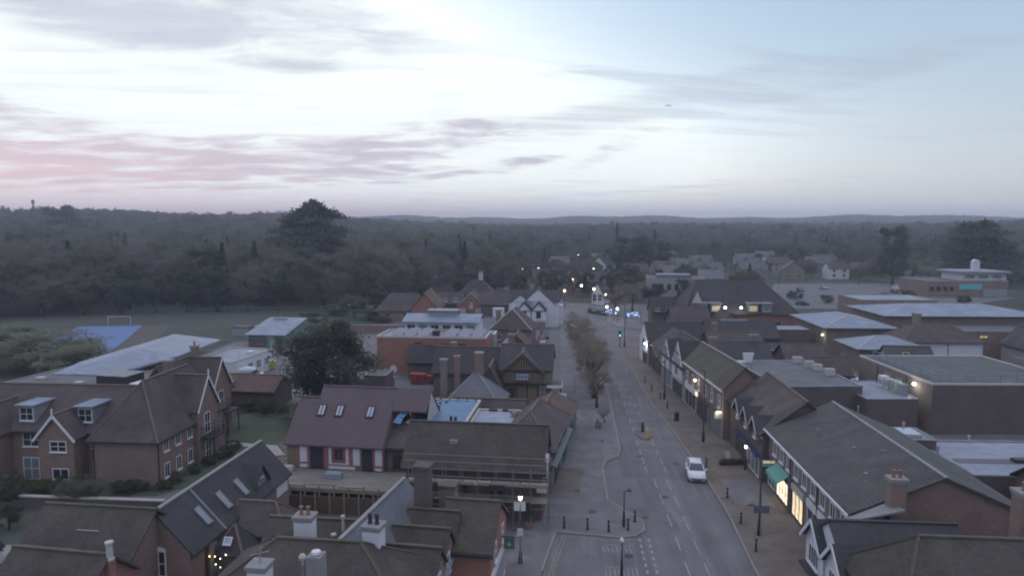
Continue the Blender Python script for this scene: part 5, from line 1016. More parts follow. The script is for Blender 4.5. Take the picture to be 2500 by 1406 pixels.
# lower lobby roofs in front
walls(b,2.42,4.3,-4.4,-2.3,-.3,2.6,'brick_dark',name='lobby_wall'); roof_h(b,2.42,4.3,-4.4,-2.3,2.6,3.9,'y','tile_dark',(1.0,1.0),.3,name='lobby_roof',ridge='ridge_brown'); rooflight(b,(3.0,-4.35,2.72),(1,0,0),(0,.62,.78),.6,.6,'white','glass_sky')
walls(b,2.42,6.4,-2.2,1.2,-.3,2.9,'brick_dark',name='hall_wall'); roof_h(b,2.42,6.4,-2.2,1.2,2.9,4.4,'x','tile_brown',(0,1.4),.3,name='hall_roof')
win(b,'e',-.5,.9,2.2,1.8,5,2,'pale_green','glass_pale',at=6.4); win(b,'e',-4.6,1.2,.7,1.8,1,2,'offwhite','glass_pale'); win(b,'s',5.0,1.2,.7,.9,1,1,'offwhite','offwhite',at=-2.2)
pipe(b,2.5,-5.6,-.2,3.5,'metal_dark',.06); box('quoin_pier','brick_buff',o,2.42,2.62,-5.4,-4.9,-.2,3.5)
for k,(xx,yy,zz) in enumerate(((2.75,-5.7,2.6),(2.9,-5.3,2.4),(3.1,-5.0,2.1),(3.4,-4.8,2.3),(3.2,-5.2,1.6),(3.5,-4.7,1.4),(3.8,-4.6,1.1),(4.2,-4.55,2.0),(3.0,-5.4,1.9))):
    MB().lathe([(.01,0),(.045,.05),(.01,.1)],(xx,yy,zz),6).build('fairy_lamp','bulb_small' if k else 'bulb_orange',o)
# mossy wing and neighbour, bottom left
b = house('mossy_cottage','cottage with large mossy brown roof at the bottom left', -30.2,40.8,-2.5,7.4,5.6,4.3,6.5,'x','brick_brown','tile_mossy',rp=.5,oh=.3,ridge='olive_tile',gutter=None)
box('slipped_tiles','offwhite',b['o'],-.6,.9,-1.42,-1.38,5.6,5.66)
b = house('front_cottage','cottage with mossy ridge and white chimney pot at the bottom left corner', -29.4,36.2,-5,6.0,4.2,4.0,5.8,'x','brick_red','tile_mossy',oh=.25,ridge='olive_tile',gutter=None)
chimney(b,3.1,.0,3.5,5.6,.5,.5,'brick_red',0,None); MB().lathe([(.24,0),(.26,.1),(.19,.2),(.17,.9),(.24,1.0),(.24,1.12)],(3.2,.0,5.6),12).build('chimney_pot','offwhite',b['o'])
b = house('far_left_cottage','low mossy roofed cottage at the bottom left edge', -36.8,35.2,6,7,6,3.0,5.2,'x','brick_dark','tile_mossy',oh=.25,ridge='olive_tile',gutter=None)
# slate ridge house
b = house('slate_ridge_house','house with long grey slate roof and pale ridge in the foreground', -12.0,41.0,-8.5,6.0,9.5,4.0,7.0,'y','brick_brown','slate_blue',ridge='concrete',oh=.25,gutter=None)
chimney(b,2.0,3.4,4.5,8.7,1.0,.9,'brick_dark',0,'brick_dark'); chimney(b,3.2,5.2,2.5,6.8,1.1,.9,'brick_brown',0,'brick_dark')
c_=chimney(b,1.95,-4.4,4.0,8.0,1.0,.85,'render_white',2,'concrete',potm='metal_dark',poth=.6); vent(b,-1.7,-1.0,5.8,'offwhite',1.0,.09); MB().lathe([(.05,0),(.05,.3),(.2,.4),(.18,.5)],(-2.2,-1.3,5.2),8).build('satellite_bracket','offwhite',b['o'])
b = house('brown_valley_house','brown tiled house with white chimney stack left of the slate roof', -15.6,41.2,-2,6.4,5.0,3.8,6.0,'x','brick_dark','tile_mossy',oh=.25,ridge='olive_tile',gutter=None)
chimney(b,.4,-3.3,3.5,7.7,1.05,.85,'render_white',2,'concrete'); 
# three stepped gables to the street
for k,(cx,cy,w_,zr,lab) in enumerate(((-8.6,43.1,3.2,6.0,'far one of three stepped mossy gable roofs behind the street shop'),(-8.9,40.5,3.4,6.0,'middle one of three stepped mossy gable roofs behind the street shop'),(-9.1,38.0,3.6,6.0,'near one of three stepped mossy gable roofs behind the street shop'))):
    b = house('stepped_gable',lab,cx,cy,-5,w_,2.5,4.7,zr,'x','brick_brown','tile_mossy',oh=.2,gutter=None,ridge='olive_tile',cat='building',group='stepped gable roofs'); win(b,'e',0,3.4,.6,1.2,1,2,'white','glass_pale')
b = house('street_shop','brick street shop with dark mossy roof, white shopfront and hanging green sign', -6.1,44.2,-4,3.4,6.2,4.3,6.3,'x','brick_red','tile_mossy',cat='shop',oh=.2,ridge='olive_tile')
for yy in (-1.4,1.4): win(b,'e',yy,3.0,.7,1.25,1,2,'white','glass')
shopfront(b,'e',-.2,5.4,2.4,'glass_pale','white','render_white',.4,n=8)
s=box('hanging_sign','sign_green',b['o'],1.9,2.65,.9,.98,2.7,3.5); MB().bar((1.7,.94,3.56),(2.75,.94,3.56),.05).build('sign_bracket','metal_dark',s)
MB().add([(2.1,.88,3.0),(2.27,.88,3.25),(2.44,.88,3.0),(2.27,.88,2.9)],[(0,1,2,3)[::-1]]).build('sign_emblem','pale_green',s)
MB().add([(-1.2,-6.9,3.1),(-.6,-6.9,3.1),(-.6,-3.2,3.9),(-1.2,-3.2,3.9),(-1.2,-6.9,3.2),(-.6,-6.9,3.2),(-.6,-3.2,4.0),(-1.2,-3.2,4.0)],[(0,3,2,1),(4,5,6,7),(0,1,5,4),(1,2,6,5),(2,3,7,6),(3,0,4,7)]).build('white_gutter_board','roof_pale',b['o'])
# mossy front roof across the bottom
b = house('mossy_front_house','house with broad mossy hipped roof, stone chimney and white stack at the bottom edge', -13.6,35.5,-2,11.6,6.4,5.2,7.5,'x','brick_dark','tile_mossy',hips=(3.4,3.4),oh=.3,ridge='olive_tile',gutter=None)
chimney(b,-1.2,-4.4,3.0,8.2,.9,.9,'render_white',0,'concrete'); MB().bar((-1.2,-4.4,8.3),(-1.1,-4.4,9.2),.05).bar((-1.7,-4.4,8.7),(-.7,-4.4,9.0),.04).build('aerial','metal_grey',b['o'])
chimney(b,1.5,-3.9,3.5,8.7,.75,.75,'concrete',0,None); MB().lathe([(.2,0),(.24,.05),(.22,.18)],(1.5,-3.9,8.7),12).build('chimney_pot','white',b['o'])
MB().cyl((.2,-2.6),.06,.06,5.2,7.4,7).build('vent_pipe','lead',b['o']); MB().lathe([(.05,0),(.05,.25),(.17,.32),(.2,.45),(.12,.58),(.02,.62)],(.2,-2.6,7.4),12).build('roof_cowl','offwhite',b['o'])
# ================================================================== vehicles
def ring_loft(mb, rings):
    n = len(rings[0]); k0 = len(mb.v); mb.v += [p for r in rings for p in r]; m = len(rings)
    mb.f += [(k0+k*n+i, k0+k*n+(i+1)%n, k0+(k+1)*n+(i+1)%n, k0+(k+1)*n+i) for k in range(m-1) for i in range(n)]
    mb.f += [tuple(k0+i for i in range(n))[::-1], tuple(k0+(m-1)*n+i for i in range(n))]; return mb
def car(label, x, y, rz, paint='car_white', van=False, name='parked_car', cat='car', group=None, livery=False, z=.0):
    def body():
        if van: st = [(-2.5,.70,.78,.30,.62),(-2.4,.86,.92,.24,.90),(-2.0,.92,.97,.22,1.05),(-1.5,.94,.99,.22,1.15),(0,.94,.99,.22,1.2),(2.4,.94,.98,.22,1.2),(2.55,.90,.95,.3,1.2)]
        else: st = [(-1.97,.58,.64,.30,.55),(-1.88,.74,.80,.22,.70),(-1.5,.80,.855,.2,.83),(-.95,.82,.87,.2,.95),(0,.82,.87,.2,.97),(1.0,.82,.87,.2,.99),(1.7,.80,.84,.22,.99),(1.95,.70,.76,.3,.92)]
        rg = []
        for yy,a,c,z0,z1 in st: rg.append([(-a,yy,z0),(a,yy,z0),(c,yy,z0+.22),(c,yy,z1-.16),(c*.95,yy,z1-.04),(c*.80,yy,z1),(-c*.80,yy,z1),(-c*.95,yy,z1-.04),(-c,yy,z1-.16),(-c,yy,z0+.22)])
        return ring_loft(MB(), rg).mesh('body', paint, True)
    def glass():
        if van: st=[(-1.95,.80,1.0,.78,1.02),(-1.25,.90,1.1,.74,1.86),(-.5,.92,1.15,.76,1.95),(-.1,.92,1.15,.76,1.95)]
        else: st=[(-1.0,.72,.92,.70,.95),(-.22,.775,.95,.60,1.43),(.9,.775,.96,.58,1.47),(1.5,.74,.96,.56,1.40),(1.88,.70,.94,.60,1.0)]
        return ring_loft(MB(), [[(-a,yy,z0),(a,yy,z0),(c,yy,z1-.05),(c*.85,yy,z1),(-c*.85,yy,z1),(-c,yy,z1-.05)] for yy,a,z0,c,z1 in st]).mesh('windows','car_glass',True)
    def roof():
        if van: st=[(-1.3,.74,1.80,1.90),(-.5,.92,1.25,2.05),(0,.97,1.15,2.2),(2.4,.97,1.15,2.2),(2.55,.93,1.2,2.1)]
        else: st=[(-.25,.56,1.40,1.455),(.3,.585,1.42,1.505),(1.0,.575,1.42,1.50),(1.55,.54,1.36,1.42)]
        return ring_loft(MB(), [[(-a,yy,z0),(a,yy,z0),(a,yy,z1-.05),(a*.85,yy,z1),(-a*.85,yy,z1),(-a,yy,z1-.05)] for yy,a,z0,z1 in st]).mesh('roof',paint,True)
    r_=empty(name,(x,y,z),rz,label,cat,group); k=('car',paint,van)
    inst('body',shared(k+('b',),body),r_,(0,0,0)); inst('windows',shared(('carg',van),glass),r_,(0,0,0)); inst('roof',shared(k+('r',),roof),r_,(0,0,0))
    L_=1.25 if not van else 1.55
    for sx_ in (-1,1):
        for yy in (-L_,L_*.98):
            w=inst('wheel',shared(('tyre',van),lambda: _wheel(.31 if not van else .35,.2,'tyre')),r_,(sx_*(.76 if not van else .86),yy,.31 if not van else .35)); inst('rim',shared(('rim',van),lambda: _wheel(.2,.215,'car_silver','rim')),w,(0,0,0))
        hl=MB().add([(sx_*.42,-1.93,.62),(sx_*.74,-1.80,.64),(sx_*.78,-1.62,.80),(sx_*.46,-1.80,.78)],[(0,1,2,3),(3,2,1,0)]) if not van else MB().box(min(sx_*.6,sx_*.88),max(sx_*.6,sx_*.88),-2.52,-2.3,.7,.92)
        inst('headlight',shared(('hl',van,sx_),lambda: hl.mesh('headlight','glass_sky')),r_,(0,0,0))
        ym=-.75 if not van else -1.5
        inst('mirror',shared(('mir',paint,van,sx_),lambda: MB().box(min(sx_*.86,sx_*1.02),max(sx_*.86,sx_*1.02),ym-.08,ym+.08,.92+.15*van,1.08+.2*van).mesh('mirror',paint)),r_,(0,0,0))
    if not van:
        inst('grille',shared('grille',lambda: MB().box(-.45,.45,-2.0,-1.93,.32,.44).mesh('grille','metal_dark')),r_,(0,0,0)); inst('number_plate',shared('plate',lambda: MB().box(-.26,.26,-2.005,-1.95,.47,.56).mesh('number_plate','offwhite')),r_,(0,0,0))
        for sx_ in (-1,1): inst('window_pillar',shared(('pil',paint,sx_),lambda: MB().bar((sx_*.73,-.95,.95),(sx_*.585,-.22,1.44),.06).bar((sx_*.775,.35,.96),(sx_*.6,.35,1.44),.07).bar((sx_*.74,1.4,.98),(sx_*.57,1.3,1.42),.14).mesh('window_pillar',paint)),r_,(0,0,0))
    if livery:
        for sx_ in (-1,1): MB().add([(sx_*1.0,.4,.5),(sx_*1.0,2.3,.5),(sx_*1.0,2.3,1.5),(sx_*1.0,1.5,1.3)],[(0,1,2,3),(3,2,1,0)]).build('livery','van_livery',r_)
    return r_
def _wheel(r,w,m,nm='wheel'):
    n=16; vs=[]
    for xx in (-w/2,w/2): vs += [(xx,r*math.cos(2*math.pi*i/n),r*math.sin(2*math.pi*i/n)) for i in range(n)]
    return MB().add(vs,[tuple(range(n))[::-1],tuple(range(n,2*n))]+[(i,n+i,n+(i+1)%n,(i+1)%n) for i in range(n)]).mesh(nm,m)
car('white hatchback parked facing the camera at the right kerb',12.95,67.0,R(-5),'car_white',name='white_hatchback',z=.0)
car('white van with dark blue livery parked in the school yard',-50.8,104.0,R(118),'car_white',True,'delivery_van','van',livery=True)
car('white car parked at the edge of the playing field',-64.5,172,R(75),'car_white',name='parked_car')
for k,(x_,y_,p_,l_) in enumerate(((-4.6,134.6,'car_silver','silver car parked nearest beside the outbuilding with the dark gable'),(-4.9,141.0,'car_red','dark red car parked in the middle before the white gabled house'),(-4.7,148,'car_dark','dark car parked closest to the white gabled house'))): car(l_,x_,y_,R(8*(k-1)),p_)
for x_,y_,rz,p_,l_ in ((42.5,113.5,60,'car_dark','dark car parked leftmost in the back lane behind the shops'),(45.2,115.0,70,'car_silver','silver car parked in the middle of the back lane'),(44.6,109.6,64,'car_white','white car parked nearest in the back lane behind the shops'),(72.2,214,80,'car_blue','dark blue car alone at the near corner of the car park'),
    (90,226,10,'car_silver','silver car among the shrubs in the car park'),(95.5,226.5,5,'car_white','white car among the shrubs in the car park'),(98,268,15,'car_silver','small silver car at the far left of the car park'),(118,255,0,'car_dark','dark car near the library end of the car park'),(104,240,8,'car_silver','silver car in the middle row of the car park'),(108.5,240.5,8,'car_dark','dark car in the middle row of the car park'),(125,268,12,'car_white','white car in the far row of the car park'),(86,258,4,'car_dark','dark car at the left side of the car park'),(7.5,191,20,'car_dark','dark car waiting by the far bend of the road'),(9.8,187,25,'car_dark','second dark car behind the festive lights at the far bend')): car(l_,x_,y_,R(rz),p_)

# ================================================================== street furniture
def bollard(label,x,y,m='metal_dark',h=1.0,group='black bollards',z=.12):
    b_=empty('bollard',(x,y,z),0,label,'bollard',group)
    inst('post',shared(('bol',m,h),lambda: MB().lathe([(.13,0),(.13,.06),(.085,.14),(.08,h*.8),(.105,h*.82),(.105,h*.88),(.06,h*.97),(.02,h)],n=10).mesh('post',m,True)),b_,(0,0,0))
    inst('band',shared('bband',lambda: MB().cyl((0,0),.09,.09,.70,.76,10).mesh('band','metal_grey')),b_,(0,0,0)); return b_
for (x_,y_),l_ in zip(((14.6,51.3),(14.7,56.2),(14.8,61.5),(14.5,69.4),(13.8,91.8),(13.5,96.8),(12.9,101.5),(12.5,106.8)),('black bollard nearest the camera on the right pavement','black bollard before the lit cream shop window','black bollard on the right pavement opposite the green awning','black bollard right behind the white hatchback','nearest of the four black bollards before the white timbered gables','second of the four black bollards before the white timbered gables','third of the four black bollards before the white timbered gables','farthest of the four black bollards before the white timbered gables')): bollard(l_,x_,y_)
for (x_,y_),l_ in zip(((0,54.15),(1.9,54.0),(3.6,53.75),(5.2,54.2),(5.9,55.8)),('leftmost black bollard along the parking bay kerb','second black bollard from the left along the bay kerb','middle black bollard along the bay kerb','fourth black bollard from the left along the bay kerb','black bollard at the tip of the kerb build-out')): bollard(l_,x_,y_)
bollard('pale amber bollard on the pavement beside the white hatchback',14.7,66.3,'amber',1.05,None)
def column(label,x,y,h,arm=(-1,0),head='metal_dark',z=.12,r=.09,lit=None,name='street_lamp',L_=1.0):
    b_=empty(name,(x,y,z),0,label,'street lamp')
    MB().lathe([(r*1.9,0),(r*1.9,.5),(r*1.5,1.2),(r,1.3),(r*.75,h)],n=10).build('column','metal_dark',b_,smooth=True)
    if L_: MB().bar((0,0,h-.05),(arm[0]*L_*.5,arm[1]*L_*.5,h+.12),.06).build('arm','metal_dark',b_); hd=MB().box(-.14,.14,-.14,.14,-.05,.06).add([(-.12,-.32,.0),(.12,-.32,.0),(.12,.32,.0),(-.12,.32,.0),(-.08,-.28,.1),(.08,-.28,.1),(.08,.28,.1),(-.08,.28,.1)],[(0,3,2,1),(4,5,6,7),(0,1,5,4),(1,2,6,5),(2,3,7,6),(3,0,4,7)]).build('lamp_head',head,b_,(arm[0]*L_*.6,arm[1]*L_*.6,h+.1))
    return b_
column('tall black lamp column on the right pavement in front of the green awning',15.6,54.1,7.7,(0,1),L_=.5)
column('tall black lamp column on the right pavement before the brick shop range',15.8,77.7,8.2,(-1,0),L_=.6)
column('slim black lamp column at the tip of the left kerb build-out',4.9,54.8,3.0,(1,0),L_=.7,r=.06)
column('black lamp post with pale head standing in the parking bay',4.1,46.9,2.5,(0,1),'offwhite',.0,.06,L_=.3)
column('tall dark lamp column before the white timbered gables',14.1,96.8,5.2,(-1,0),L_=.3)
column('tall dark column beside the traffic lights at the crossing',11.9,138,8.5,(-1,0),L_=.5)
def lantern(label,x,y,h,z=.12,energy=25,m='bulb_warm'):
    b_=empty('lantern_lamp',(x,y,z),0,label,'street lamp')
    MB().lathe([(.15,0),(.15,.4),(.09,.9),(.06,1.0),(.045,h)],n=9).build('column','metal_dark',b_,smooth=True)
    MB().lathe([(.03,h),(.09,h+.04),(.16,h+.34)],n=8).build('bulb',m,b_); MB().lathe([(.2,h+.345),(.17,h+.4),(.06,h+.56),(.02,h+.7)],n=8).build('lantern_cap','metal_dark',b_)
    lampglow(b_,(0,0,h-.12),energy); return b_
lantern('lit lantern on a tall black post beside the scaffolding',-3.2,48.0,4.8)
lantern('lit lantern beside the blue canopy of the gabled shop',18.3,69.0,2.2,energy=18)
# traffic lights
def signal(label,x,y,rz=0,z=.12):
    b_=empty('traffic_light',(x,y,z),rz,label,'traffic light'); MB().cyl((0,0),.07,.06,0,2.6,8).build('pole','metal_dark',b_); h_=MB().box(-.17,.17,-.12,.12,2.3,3.3).box(-.26,.26,.1,.13,2.2,3.4).build('signal_head','metal_dark',b_)
    for k,m in enumerate(('signal_green','metal_grey','metal_grey')): MB().add([(.11*math.cos(a*math.pi/5),-.14,2.48+.31*k+.11*math.sin(a*math.pi/5)) for a in range(10)]+[(.11*math.cos(a*math.pi/5),-.11,2.48+.31*k+.11*math.sin(a*math.pi/5)) for a in range(10)],[tuple(range(10))]+[(a,(a+1)%10,10+(a+1)%10,10+a) for a in range(10)]).build('lens',m,h_)
signal('traffic light showing green on the right of the crossing',10.9,137,R(4)); signal('traffic light showing green among the brown street trees on the left',3.4,128.5,R(0))
# litter bin, A-board, island, signs, planters, bench
b_=empty('litter_bin',(14.1,86.0,.12),0,'black litter bin on the right pavement before the brick shop range','bin'); MB().lathe([(.3,0),(.32,.05),(.32,.9),(.28,.95)],n=12).build('body','metal_dark',b_); MB().lathe([(.33,.96),(.33,1.05),(.1,1.2)],n=12).build('lid','metal_dark',b_)
b_=empty('pavement_sign',(17.0,71.3,.12),R(20),'small pale A-board sign standing before the gabled shop','sign')
for s_ in (-1,1): MB().add([(-.3,s_*.3,0),(.3,s_*.3,0),(.3,s_*.03,1.1),(-.3,s_*.03,1.1),(-.3,s_*.26,0),(.3,s_*.26,0),(.3,s_*-.01,1.1),(-.3,s_*-.01,1.1)],[(0,1,2,3),(7,6,5,4),(0,4,5,1),(1,5,6,2),(2,6,7,3),(3,7,4,0)]).build('board','offwhite',b_)
b_=empty('planter',(17.6,70.4,.12),R(8),'long dark planter trough in front of the gabled shop','planter'); MB().box(-1.6,1.6,-.25,.25,0,.4).build('trough','metal_dark',b_)
rng=np.random.default_rng(5); inst('plants',leaf_obj_mesh('plants',np.stack([rng.uniform(-1.5,1.5,500),rng.uniform(-.22,.22,500),.38+rng.uniform(0,.25,500)],1),.07,.6,'leaf_dark',rng),b_,(0,0,0))
oval=[(9.4+.85*math.cos(a*math.pi/8),79.9+1.7*math.sin(a*math.pi/8)) for a in range(16)]
sheet('traffic_island',oval,.12,'pave_brown',.14)
b_=empty('island_bollard',(9.3,81.0,.12),0,'black bollard at the far end of the traffic island','bollard'); MB().lathe([(.2,0),(.2,.15),(.16,.2),(.16,1.1),(.1,1.2)],n=10).build('body','metal_dark',b_); box('arrow_disc','sign_blue',b_,-.14,.14,-.18,-.165,.65,.95)
b_=empty('island_bollard',(9.6,79.0,.12),0,'yellow bollard at the near end of the traffic island','bollard'); MB().lathe([(.2,0),(.2,.15),(.17,.2),(.17,.95),(.1,1.05)],n=10).build('body','yellow',b_); box('reflector','offwhite',b_,-.12,.12,-.185,-.172,.5,.8)
def post_sign(label,x,y,h,w,hh,m='white',rz=0,name='sign_board',z=.12,posts=1,cat='sign'):
    b_=empty(name,(x,y,z),rz,label,cat)
    for k in range(posts): q=0 if posts==1 else (-w/2+.05,w/2-.05)[k]; MB().cyl((q,.04),.03,.03,0,h+hh*.9,6).build('post','metal_grey',b_)
    box('panel',m,b_,-w/2,w/2,-.03,.0,h,h+hh); return b_
post_sign('white notice board fixed low on the scaffolding beside the lantern',-3.6,53.3,1.7,.95,.75)
post_sign('white sign board on a dark post at the corner of the scaffolding',-1.9,55.4,2.4,.85,.7)
post_sign('small white plate on the lit lantern post',-3.2,47.8,2.2,.42,.55,z=.12)
post_sign('large white board sign on two legs beside the brown half-timbered house',-.6,90.6,.9,1.5,1.2,posts=2)
post_sign('thin white pole sign on the pavement beyond the half-timbered house',1.4,98.0,1.2,.25,1.6,'offwhite')
post_sign('blue grey road sign panel on the right pavement by the tall lamp column',15.6,53.7,2.0,1.2,.6,'slate_blue')
post_sign('small white parking plate on a thin post by the right pavement bollards',15.2,56.5,1.5,.25,.45,'offwhite')
post_sign('thin post sign on the pavement edge left of the road',3.6,59.8,1.5,.3,.4,'offwhite'); post_sign('thin dark post at the pavement build-out left of the road',4.0,71.9,1.6,.12,.2,'metal_dark')
b_=empty('potted_tree',(-2.9,53.7,.12),0,'round clipped tree in a pot at the corner of the scaffolding','plant'); MB().lathe([(.22,0),(.3,.45),(.32,.5),(.26,.5)],n=12).build('pot','terracotta',b_); MB().cyl((0,0),.04,.03,.45,1.3,6).build('stem','trunk',b_); inst('crown',leaf_obj_mesh('crown',(lambda q:q/np.linalg.norm(q,axis=1)[:,None]*rng.uniform(.25,.5,(700,1))+np.array([0,0,1.6]))(rng.normal(size=(700,3))),.07,.6,'leaf_dark',rng),b_,(0,0,0))
b_=empty('bench',(4.2,82.4,.12),R(80),'bench with backrest under the nearest brown street tree','bench')
for k in range(3): box('seat_slat','timber_brown',b_,-.8,.8,-.2+k*.15,-.08+k*.15,.42,.46)
for k in range(2): box('back_slat','timber_brown',b_,-.8,.8,.26,.3,.58+k*.18,.7+k*.18)
for s_ in (-.7,.7): MB().bar((s_,-.15,0),(s_,-.15,.42),.06).bar((s_,.28,0),(s_,.28,.9),.06).build('leg','metal_dark',b_)
# wheeled bins
for (x_,y_,k),l_ in zip(((-23.6,103.6,0),(-22.4,103.6,0),(-21.2,104.0,1),(-20.3,104.0,1)),('leftmost large red wheeled bin in the bin yard','second large red wheeled bin in the bin yard','third red bin in the yard, lower than the left pair','rightmost low red bin in the yard')):
    b_=empty('red_bin',(x_,y_,0),0,l_,'bin','red wheeled bins'); h_=1.5 if k==0 else 1.15
    MB().add([(-.5,-.4,.15),(.5,-.4,.15),(.5,.4,.15),(-.5,.4,.15),(-.56,-.48,h_),(.56,-.48,h_),(.56,.48,h_),(-.56,.48,h_)],[(0,3,2,1),(4,5,6,7),(0,1,5,4),(1,2,6,5),(2,3,7,6),(3,0,4,7)]).build('body','red_bin',b_); MB().add([(-.6,-.52,h_+.01),(.6,-.52,h_+.01),(.6,.52,h_+.12),(-.6,.52,h_+.12),(-.6,-.52,h_+.06),(.6,-.52,h_+.06),(.6,.52,h_+.2),(-.6,.52,h_+.2)],[(0,3,2,1),(4,5,6,7),(0,1,5,4),(1,2,6,5),(2,3,7,6),(3,0,4,7)]).build('lid','red_bin',b_)
    for s_ in (-.4,.4): inst('wheel',shared('bw',lambda:_wheel(.1,.06,'tyre')),b_,(s_,-.35,.1))
b_=empty('yellow_skip',(-51.0,112.5,0),R(12),'yellow grit container beside the school office','container'); MB().add([(-.9,-.6,.1),(.9,-.6,.1),(.9,.6,.1),(-.9,.6,.1),(-1.1,-.75,1.2),(1.1,-.75,1.2),(1.1,.75,1.2),(-1.1,.75,1.2)],[(0,3,2,1),(4,5,6,7),(0,1,5,4),(1,2,6,5),(2,3,7,6),(3,0,4,7)]).build('body','yellow',b_); box('lid','amber',b_,-1.15,1.15,-.8,.8,1.21,1.35)
for k,(x_,l_) in enumerate(((-53.4,'left one of two orange red barriers by the school office'),(-52.4,'right one of two orange red barriers by the school office'))): 
    b_=empty('road_barrier',(x_,111.2,0),R(10),l_,'barrier','orange barriers'); MB().box(-.45,.45,-.04,.04,.35,1.0).build('panel','orange_red',b_)
    for s_ in (-.38,.38): MB().box(s_-.04,s_+.04,-.25,.25,0,.35).build('foot','metal_dark',b_)
b_=empty('wheeled_bin',(-26.5,101.2,0),0,'grey white wheeled cage beside the electric cabin','container'); MB().box(-.4,.4,-.4,.4,.1,1.5).build('body','roof_pale',b_); MB().box(-.42,.42,-.42,.42,1.51,1.6).build('lid','offwhite',b_)
b_=empty('satellite_dish',(-26.2,100.6,2.9),R(40),'pale satellite dish on the cabin in the bin yard','satellite dish'); MB().lathe([(.02,0),(.35,.05),(.6,.18),(.62,.2)],n=14).build('dish','offwhite',b_).rotation_euler=(R(80),0,0); MB().bar((0,.1,-.1),(0,.2,.5),.06).build('bracket','metal_grey',b_)
# goal and court fence
b_=empty('football_goal',(-109.0,157.6,0),R(10),'white football goal at the end of the blue court','goal'); MB().bar((-2.6,0,0),(-2.6,0,2.3),.14).bar((2.6,0,0),(2.6,0,2.3),.14).bar((-2.67,0,2.3),(2.67,0,2.3),.14).build('frame','offwhite',b_); MB().bar((-2.6,1.4,0),(-2.6,.0,2.2),.06).bar((2.6,1.4,0),(2.6,0,2.2),.06).bar((-2.6,1.4,.05),(2.6,1.4,.05),.06).build('net_support','metal_grey',b_)
b_=empty('mesh_fence',(-84,172,0),R(-7),'tall green mesh fence at the edge of the playing field','fence')
for k in range(18): MB().bar((-34+k*4,0,0),(-34+k*4,0,3.2),.07).build('post','green_paint',b_)
for zz in (.3,1.2,2.2,3.1): MB().bar((-34,0,zz),(34,0,zz),.04).build('rail','green_paint',b_)
for (x_,y_,l_) in ((-72,146,'left one of two grey storage sheds on the playing field'),(-67.5,147,'right one of two grey storage sheds with pale roof on the playing field')): 
    b=B('storage_shed',l_,'shed',x_,y_,-4,3.6,2.4,group='storage sheds'); walls(b,-1.8,1.8,-1.2,1.2,-.1,2.0,'render_grey'); box('roof','felt_grey' if x_<-70 else 'roof_pale',b['o'],-1.95,1.95,-1.35,1.35,2.001,2.15); door(b,'s',0,0,1.2,1.7,'metal_grey')
b_=empty('low_wall',(-42,152,0),R(2),'long low brown wall between playing field and car yard','wall'); box('wall','brick_brown',b_,-16,14,-.15,.15,-.2,1.7); box('coping','concrete',b_,-16,14,-.2,.2,1.701,1.8)
column('thin pale lamp column in the car yard before the long brown house',-49.2,150,6.5,(1,0),'offwhite',0,.05,L_=.5)
# festive lights at the bend: a string of small blue lamps on a dark frame
for lab,cx,n_,m1,m2,y_ in (('right hand blue and white festive light display at the crossing',16.6,40,'fairy_blue','fairy_white',168.5),('left hand dim blue festive light display at the crossing',10.9,16,'fairy_blue','fairy_white',174.0),('small white festive light display between the two blue ones',12.9,8,'fairy_white','fairy_white',173.0)):
    b_=empty('festive_lights',(cx,y_,0),0,lab,'lights'); W_=3.4 if n_>30 else (1.9 if n_>10 else 1.2)
    MB().bar((-W_/2,.1,0),(-W_/2,.1,3.4),.08).bar((W_/2,.1,0),(W_/2,.1,3.4),.08).bar((-W_/2,.1,3.4),(W_/2,.1,3.4),.08).bar((-W_/2,.1,1.9),(W_/2,.1,1.9),.06).build('frame','metal_dark',b_)
    for k in range(n_):
        inst('lamp',shared(('fl',m1 if k%3 else m2),lambda: MB().lathe([(.02,0),(.085,.06),(.085,.14),(.02,.2)],n=6).mesh('lamp',m1 if k%3 else m2)),b_,(-W_/2+.15+(W_-.3)*random.random(),0,2.0+1.2*random.random()))
